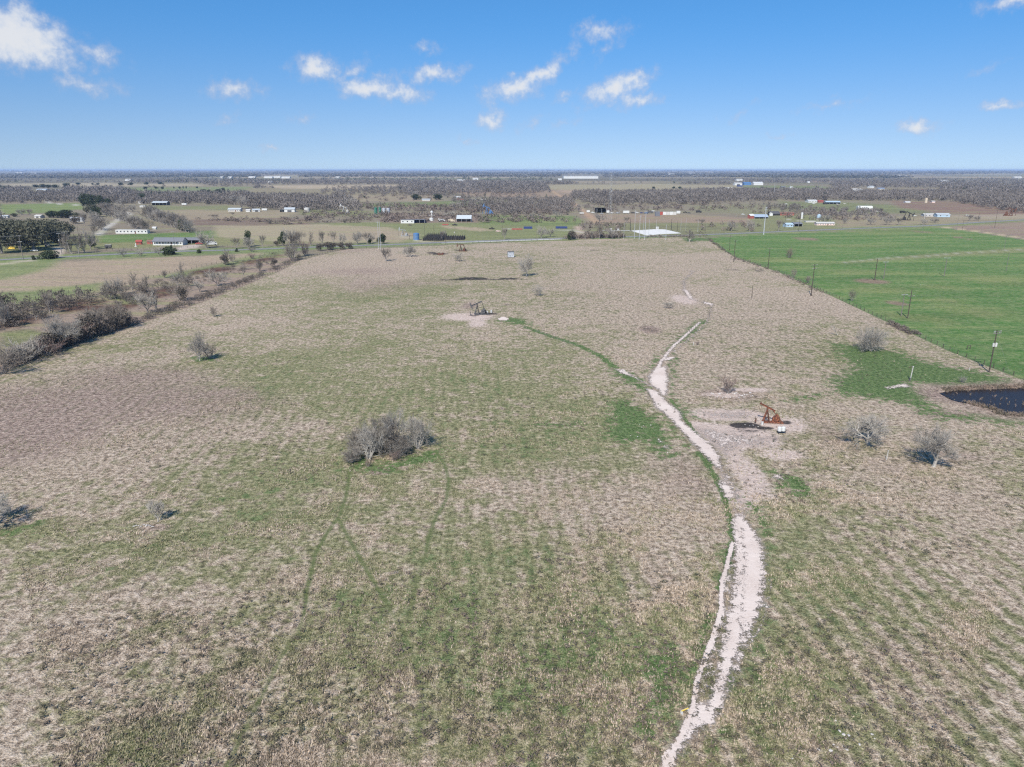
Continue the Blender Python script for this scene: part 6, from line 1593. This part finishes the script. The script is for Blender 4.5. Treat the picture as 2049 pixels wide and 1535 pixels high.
bld('farm_shed', 'low white shed in front of the blue steel warehouse', 'shed', 1451, 1470, 379, 4, 14, M_WHITE, M_OFFW, 'gable', 0)
bld('steel_warehouse', 'low blue annex in front of the blue steel warehouse', 'warehouse', 1476, 1486, 373.5, 2.6, 12, M_NAVY, M_NAVY, 'flat', 0)
bld('white_barn', 'white arched barn right of the blue steel warehouse', 'barn', 1508, 1527, 370.5, 6.5, 30, M_WHITE, M_WHITE, 'gable', 0)
bld('farm_shed', 'small white shed in the field below the arched white barn', 'shed', 1581, 1586, 376.5, 3, 10, M_WHITE, M_WHITE, 'gable', 0)
bld('dark_shed', 'small dark shed in the field below the arched white barn', 'shed', 1563, 1572, 376, 3, 10, M_DGREY, M_SLATE, 'gable', 0)
bld('brick_shed', 'small brick red shed with white roof left of the blue grey shed', 'shed', 1499, 1508, 437.5, 9, 6, M_REDB, M_WHITE, 'gable', .3)
bld('metal_shed', 'wide blue grey metal roofed shed behind the thick steel pole', 'shed', 1510, 1537, 437.5, 8, 12, M_GREY, M_ROOFB, 'gable', 0, openf=True, eave=.4)
bld('ruined_barn', 'dark collapsing barn with a white gable end', 'barn', 1541, 1560, 431.5, 8.5, 10, M_BLACK, M_DGREY, 'gable', .1, eave=.4)
bld('white_hut', 'white gable ended hut at the left of the collapsing barn', 'hut', 1539, 1546, 431.8, 7, 4, M_WHITE, M_OFFW, 'gable', 1.4)
bld('red_shed', 'low reddish shed row right of the collapsing barn', 'shed', 1561, 1589, 431, 6, 8, M_REDB, M_BRICK, 'gable', 0, 3)
bld('light_blue_house', 'light blue low house beside the road', 'house', 1572, 1587, 454.5, 8, 8, M_LBLUE, M_LBLUE, 'gable', .1, 2)
bld('dark_shed', 'dark open shed joined right of the light blue house', 'shed', 1588, 1605, 453.5, 8.5, 9, M_DGREY, M_SLATE, 'gable', .1, openf=True)
bld('pink_house', 'long pale pink house under dark bare trees at the road', 'house', 1634, 1670, 451, 6.5, 7, M_PINK, M_OFFW, 'gable', 0, 7, 1)
bld('farm_shed', 'white low wall like shed left of the pink house', 'shed', 1612, 1632, 445, 2.6, 5, M_OFFW, M_OFFW, 'flat', 0)
bld('farm_shed', 'large white shed with dark openings, left of the farm group', 'shed', 1617, 1635, 405.5, 5.5, 14, M_WHITE, M_WHITE, 'gable', .05, 3)
bld('red_shed', 'dark red shed between the two large white farm sheds', 'shed', 1637, 1648, 405.5, 4.5, 10, M_REDB, M_RED, 'gable', .05)
bld('farm_shed', 'long pale blue roofed shed at the right of the farm group', 'shed', 1654, 1682, 408.5, 6, 14, M_WHITE, M_LBLUE, 'gable', -.08, openf=True)
bld('greenhouse', 'long pale shed with a domed white roof in the right middle', 'greenhouse', 1718, 1746, 420, 7, 9, M_OFFW, M_WHITE, 'dome', -.06, 5, eave=.55)
bld('farm_shed', 'low white trailer like shed in front of the domed one', 'shed', 1745, 1760, 424, 3.2, 6, M_WHITE, M_OFFW, 'flat', -.06)
bld('workshop', 'pale tan roadside workshop, left of two', 'workshop', 1850, 1871, 433.5, 6, 9, M_OFFW, M_OFFW, 'gable', -.05, 3)
bld('workshop', 'blue grey roadside workshop with pale roof, right of two', 'workshop', 1876, 1901, 434.5, 7.5, 10, M_LBLUE, M_ROOFG, 'gable', -.05, 2)
bld('red_barn', 'bright red barn half at far right', 'barn', 1844, 1857, 383.5, 4.5, 22, M_RED, M_RED, 'gable', .1)
bld('red_barn', 'dark fronted right half of the far right red barn', 'barn', 1857.5, 1872, 383.5, 5, 22, M_REDB, M_ROOFB, 'gable', .1, openf=True)
bld('farm_shed', 'long white shed in the woods, left of the blue roofed one', 'shed', 1706, 1724, 382, 4.5, 16, M_OFFW, M_OFFW, 'gable', .05)
bld('farm_shed', 'white shed just right of the long white shed in the woods', 'shed', 1726, 1737, 382, 3.4, 12, M_WHITE, M_OFFW, 'gable', 0)
bld('farmhouse', 'white house with grey roof above the long white sheds', 'house', 1739, 1749, 376.5, 4.5, 12, M_WHITE, M_ROOFG, 'gable', .3)
bld('farm_shed', 'small blue roofed shed in the right woods', 'shed', 1757, 1770, 379.5, 3.6, 14, M_OFFW, M_BLUE, 'gable', 0)
bld('farm_shed', 'white shed with dark door in front of the blue roofed shed', 'shed', 1755, 1767, 386.5, 3.6, 10, M_WHITE, M_OFFW, 'gable', 0, 0, 2)
bld('farm_shed', 'white row of small sheds at the right field edge near the tan tank', 'shed', 1812, 1822, 406, 3, 8, M_WHITE, M_WHITE, 'gable', 0)
bld('farm_shed', 'cream shed right of the tan upright tank', 'shed', 1865, 1871, 406, 4, 8, M_PINK, M_OFFW, 'gable', 0)
bld('farm_shed', 'white roofed farm shed above the orange lane', 'shed', 1616, 1621, 366, 3, 10, M_WHITE, M_WHITE, 'gable', 0)

# --- containers, trailers and vehicles
def container(x0, x1, yb, hpx, mt, label, group='shipping containers', wheels=False, name='shipping_container', yaw=0.0):
    cx = (x0 + x1) / 2; k = MPP(cx, yb); W_ = (x1 - x0) * k; H = hpx * k; x, y = G(cx, yb); e = empty(name, (x, y + 1.3, 0), yaw, label, name.split('_')[-1], group); z0 = .7 if wheels else .12
    MB().box((0, 0, z0 + (H - z0) / 2), (W_, 2.5, H - z0)).build('container_body', mt, e)
    m = MB(); n = max(4, int(W_ / 1.0))
    for i in range(n + 1): m.box((-W_ / 2 + W_ * i / n, -1.28, z0 + (H - z0) / 2), (.14, .08, (H - z0) * .94))
    m.build('wall_ribs', mt, e)
    MB().box((0, 0, H + .05), (W_ + .06, 2.56, .1)).build('top_rail', M_OFFW if wheels else mt, e)
    if wheels:
        for sx in (-.28, .28):
            for sy in (-1.0, 1.0):
                wv = MB().tube((sx * W_, sy - .12, .42), (sx * W_, sy + .12, .42), .42, .42, 10).build('wheel', M_TYRE, e)
    else:
        for sx in (-1, 1): MB().box((sx * (W_ / 2 - .3), 0, .06), (.3, 2.4, .12)).build('skid_foot', M_BLACK, e)
    return e
container(1311, 1320, 433, 9, M_SLATE, 'dark blue container in front of the container row', yaw=.2)
container(1320.5, 1326, 430.3, 6, M_RED, 'orange red container at the left of the white row')
for i in range(4): container(1326.5 + i * 6.8, 1332.8 + i * 6.8, 430.3, 6, M_OFFW if i % 2 else M_WHITE, ('first', 'second', 'third', 'fourth')[i] + ' white container in the row right of the orange red one')
container(1354, 1361, 427.5, 5, M_WHITE, 'white box container standing apart right of the row')
container(1247, 1259, 427.5, 5.5, M_WHITE, 'long white box trailer in front of the yard vehicles', 'trailers', True, 'box_trailer')
container(1174, 1180, 426, 5, M_WHITE, 'white box trailer left of the black open shed', 'trailers', True, 'box_trailer')
container(1214, 1219, 427, 5.5, M_WHITE, 'white box trailer close right of the black open shed', 'trailers', True, 'box_trailer')
container(1048, 1065, 458, 4, M_NAVY, 'dark navy skip container left of the middle road trees')
container(1112, 1135, 457.5, 3.8, M_NAVY, 'long navy container right of the middle road trees')
container(1024, 1045, 460, 2.4, M_REDB, 'low rusty flat container beyond the middle road trees')
container(524, 534, 422, 4.5, M_WHITE, 'white cargo trailer between the white barns', 'trailers', True, 'box_trailer')
container(962, 972, 400.5, 3, M_WHITE, 'small white trailer right of the far farmhouse', 'trailers', True, 'box_trailer')
container(364, 373, 411, 4, M_WHITE, 'small white trailer right of the open blue grey barn', 'trailers', True, 'box_trailer')
container(1160, 1168, 429, 4, M_OFFW, 'pale trailer left of the orange dirt lane', 'trailers', True, 'box_trailer', .3)
container(210, 221, 497.5, 7, M_DGREY, 'dark grey tent trailer on the lawn left of the red shed', 'trailers', True, 'tent_trailer', .2)


def vehicle(px, py, kind, mt, label, yaw=0.0, name=None):
    x, y = G(px, py); nm = name or {'car': 'parked_car', 'pickup': 'pickup_truck', 'truck': 'work_truck'}[kind]; e = empty(nm, (x, y, 0), yaw, label, {'car': 'car', 'pickup': 'pickup truck', 'truck': 'truck'}[kind], 'parked vehicles')
    L, W_ = {'car': (4.6, 1.8), 'pickup': (5.4, 1.95), 'truck': (7.5, 2.4)}[kind]; r = {'car': .34, 'pickup': .4, 'truck': .5}[kind]
    if kind == 'car': body = [(-L / 2, .35), (L / 2, .35), (L / 2, .8), (L / 2 - 1.0, .95), (-L / 2 + .5, .98), (-L / 2, .85)]; cab = [(L / 2 - 1.25, .93), (L / 2 - 2.0, 1.45), (-L / 2 + 1.2, 1.48), (-L / 2 + .5, .95)]
    elif kind == 'pickup': body = [(-L / 2, .45), (L / 2, .45), (L / 2, 1.05), (L / 2 - 1.3, 1.15), (-L / 2, 1.15)]; cab = [(L / 2 - 1.35, 1.13), (L / 2 - 1.95, 1.82), (-.7, 1.82), (-.95, 1.13)]
    else: body = [(-L / 2, .7), (L / 2 - 2.3, .7), (L / 2 - 2.3, 3.1), (-L / 2, 3.1)]; cab = [(L / 2, .6), (L / 2, 1.5), (L / 2 - .5, 2.5), (L / 2 - 2.2, 2.5), (L / 2 - 2.2, .6)]
    MB().prism(body, -W_ / 2, W_ / 2).build('body', mt, e); c = MB().prism(cab, -W_ / 2 + .12, W_ / 2 - .12).build('cabin', mt, e)
    cx_ = [p[0] for p in cab]; zt = max(p[1] for p in cab); zb = (zt + (.95 if kind == 'car' else 1.15 if kind == 'pickup' else 1.6)) / 2 + .02; hh_ = (zt - zb) * 1.1
    for sy in (-1, 1): MB().box(((min(cx_) + max(cx_)) / 2 + .05, sy * (W_ / 2 - .11), zb), ((max(cx_) - min(cx_)) * .52, .04, hh_)).build('side_window', M_GLASS, c)
    MB().box((max(cx_) - .42, 0, zb), (.05, W_ - .5, hh_), (0, -.7, 0)).build('windscreen', M_GLASS, c)
    for sx in (-1, 1):
        for sy in (-1, 1): MB().tube((sx * L * .31, sy * (W_ / 2 - .1) - .11, r), (sx * L * .31, sy * (W_ / 2 - .1) + .11, r), r, r, 12).build('wheel', M_TYRE, e)
    for sy in (-1, 1): MB().box((L / 2 + .01, sy * (W_ / 2 - .3), .78 if kind != 'truck' else 1.0), (.05, .3, .14)).build('headlight', M_WHITE, e)
    return e


vehicle(399, 489.5, 'pickup', M_RED, 'red pick-up parked at the right end of the carport', .1)
vehicle(424, 491, 'truck', M_WHITE, 'white and dark camper truck under the big bare yard tree', .5)
vehicle(23, 499, 'pickup', M_YEL, 'yellow pick-up under the live oaks at far left', .1)
vehicle(69, 503, 'car', M_WHITE, 'white car under the live oaks beside the driveway', .3)
vehicle(97, 492, 'car', M_GREY, 'grey car in the drive behind the live oaks', .3)
vehicle(1286 - 376, 451.5, 'pickup', M_BLACK, 'black pick-up on the lane below the grey roofed barn', .1)
vehicle(984, 459, 'pickup', M_BLACK, 'black pick-up farther right along the lane from the grey roofed barn', .15)
vehicle(997, 464, 'car', M_PINK, 'pale beige car at the end of the lane right of the black pick-ups', .1)
vehicle(884, 443.5, 'truck', M_WHITE, 'white truck with dark bed between round tank and barn', -.1)
vehicle(904, 444.5, 'truck', M_TAN, 'tan machinery truck at the left corner of the grey roofed barn', 0)
x, y = G(891, 451); e = empty('red_boat_trailer', (x, y, 0), 0, 'dark red flat trailer in front of the grey roofed barn', 'trailer'); MB().prism([(-3.4, 1.2), (3.4, 1.5), (3.0, .5), (-2.6, .45)], -1.1, 1.1).build('trailer_bed', M_RED, e); MB().tube((0, -1.2, .4), (0, 1.2, .4), .38, .38, 10).build('trailer_wheel', M_TYRE, e); MB().bar((3.2, 0, .7), (4.6, 0, .5), .12).build('tow_bar', M_BLACK, e)
vehicle(858, 443, 'car', M_BLACK, 'dark car between the stable row and the round tank', .1)
vehicle(937, 401, 'car', M_BLACK, 'dark car by the far farmhouse, left of two', 0)
vehicle(952, 400.5, 'car', M_GREY, 'grey car by the far farmhouse, right of two', 0)
for px_, py_, kd, mt, lb in ((1186, 426.5, 'pickup', M_WHITE, 'white pick-up at the left of the black open shed'), (1204, 428.5, 'car', M_GREY, 'grey car in front of the black open shed'), (1225, 427, 'car', M_WHITE, 'white car second right of the black open shed'), (1236, 427.5, 'pickup', M_GREY, 'grey pick-up left of the long white box trailer'), (1266, 427, 'pickup', M_BLACK, 'dark pick-up close right of the long white box trailer'),
                             (1275, 426.5, 'car', M_WHITE, 'white car in the middle of the yard vehicle row'), (1284, 427, 'car', M_NAVY, 'navy car in the middle of the yard vehicle row'), (1293, 427.5, 'pickup', M_BLUE, 'blue pick-up left of the dark containers'), (1301, 426.5, 'truck', M_DGREY, 'dark truck just left of the dark blue container'), (1307, 423.5, 'pickup', M_WHITE, 'white pick-up behind the dark blue container'), (1371, 426, 'pickup', M_BLACK, 'black pick-up right of the lone white container'),
                             (1379, 427, 'car', M_DGREY, 'dark car right of the black pick-up beyond the containers'), (1398, 426, 'truck', M_BLACK, 'black machine on the far right of the yard vehicle row'), (1628, 408, 'pickup', M_WHITE, 'white pick-up in front of the left white farm shed'), (1651, 409, 'truck', M_BLACK, 'black truck between the white farm sheds'), (1676, 409.5, 'car', M_WHITE, 'white car at the right end of the farm sheds'), (1690, 408.5, 'car', M_OFFW, 'pale car right of the farm sheds on the lane'),
                             (1574, 409, 'car', M_WHITE, 'white car alone in the field left of the farm sheds'), (1487, 430, 'car', M_WHITE, 'white car alone in the field left of the brick shed'), (1806, 426.5, 'truck', M_BLACK, 'black machine in the field behind the big black pump jack'), (1830, 433, 'car', M_WHITE, 'white car left of the roadside workshops'), (1936, 432, 'car', M_WHITE, 'white car right of the roadside workshops'), (1980, 404, 'pickup', M_WHITE, 'white pick-up in the far right woods')):
    vehicle(px_, py_, kd, mt, lb, PR.uniform(-.3, .3))
x, y = G(272, 493.5); e = empty('lawn_ornament', (x, y, 0), 0, 'small white yard statue in front of the red garden shed', 'statue'); MB().lathe([(.7, 0), (.7, .3), (.35, .4), (.4, 1.2), (.55, 1.6), (.3, 2.1), (.1, 2.4)], 10).build('statue_body', M_WHITE, e); MB().box((0, 0, .1), (1.9, 1.9, .2)).build('statue_base', M_OFFW, e)
# electrical boxes on the pad
for px_, py_, hx, lb in ((1315, 459, 2.4, 'white cabinet at the rear edge of the concrete pad'), (1222, 460.5, 1.6, 'pair of pale boxes at the left end of the gravel lane'), (1237, 461, 1.5, 'pale low box on the gravel lane left of the pad'), (1322, 470, .9, 'grey low box at the front edge of the pad')):
    x, y = G(px_, py_); e = empty('electrical_cabinet', (x, y, 0.1), 0, lb, 'cabinet', 'substation cabinets'); MB().box((0, 0, hx / 2), (hx * 1.1, 1, hx)).build('cabinet_body', M_OFFW, e); MB().box((0, -.52, hx / 2), (hx * .45, .05, hx * .8)).build('cabinet_door', M_GREY, e)
# reeds in the pond
def reeds():
    r = np.random.default_rng(12); pts = [G(*p) for p in POND]; a = np.array(pts); Q = np.stack([r.uniform(a[:, 0].min() - 2, a[:, 0].max() + 2, 9000), r.uniform(a[:, 1].min() - 2, a[:, 1].max() + 2, 9000)], 1)
    m_ = poly_mask(Q, POND, 6.0); k = (m_ > .05) & (Q[:, 0] > G(1905, 790)[0]) & ((m_ < .55) | (r.uniform(0, 1, 9000) < .012)); Q = Q[k]; n = len(Q)
    pr = [fuzz(7, 200 + i, leaf=.4) for i in range(3)]; h = r.uniform(.2, .6, n); mass('pond_reeds', np.stack([Q[:, 0], Q[:, 1], h * 1.5, h * 1.1, np.full(n, -.3)], 1), pr, mat('dead_reeds', (.21, .155, .12), .95, var=.4, scale=.3, col2=(.10, .085, .06)), 'brown dead reeds in and around the pond', 4)
reeds()
# weeds: low dark plants dotted through the pasture
def weeds():
    r = np.random.default_rng(15); n = 9000; u = r.uniform(0, 1, n); d = 1 / (1 / 380. + u * (1 / 50. - 1 / 380.)); a = np.radians(r.uniform(-38, 38, n)); Q = np.stack([np.tan(a) * d, d], 1)
    v = clouds2(Q[:, 0], Q[:, 1], 1 / 14., 55, 3); bad = inside(Q, [G(*p) for p in GF]) | inside(Q, [G(*p) for p in DRT[0]]) | (v < .12)
    for g in DRT[1:3]: bad |= inside(Q, [G(*p) for p in g])
    Q = Q[~bad]; n = len(Q); h = r.uniform(.2, .5, n); mass('dark_weeds', np.stack([Q[:, 0], Q[:, 1], h, h * 1.9, np.zeros(n)], 1), [fuzz(9, 300 + i, leaf=.32) for i in range(4)], mat('weeds', (.14, .105, .085), .95, var=.4, scale=.1, col2=(.09, .085, .05)), 'low dark weeds dotted through the pasture', 9)
weeds()

# ------------------------------------------------------------------ air
hz = MB(); hz.box((0, 0, 33.0), (128000, 128000, 72.0))
hm = bpy.data.materials.new('air'); hm.use_nodes = True
t = hm.node_tree; t.nodes.clear(); o_ = t.nodes.new('ShaderNodeOutputMaterial'); pv = t.nodes.new('ShaderNodeVolumePrincipled')
pv.inputs['Color'].default_value = (.55, .72, 1.0, 1); pv.inputs['Density'].default_value = 5.0e-5; pv.inputs['Anisotropy'].default_value = 0.0
t.links.new(pv.outputs[0], o_.inputs['Volume'])
haze = hz.build('haze', hm); tag(haze, 'thin blue air over the whole plain', kind='stuff')
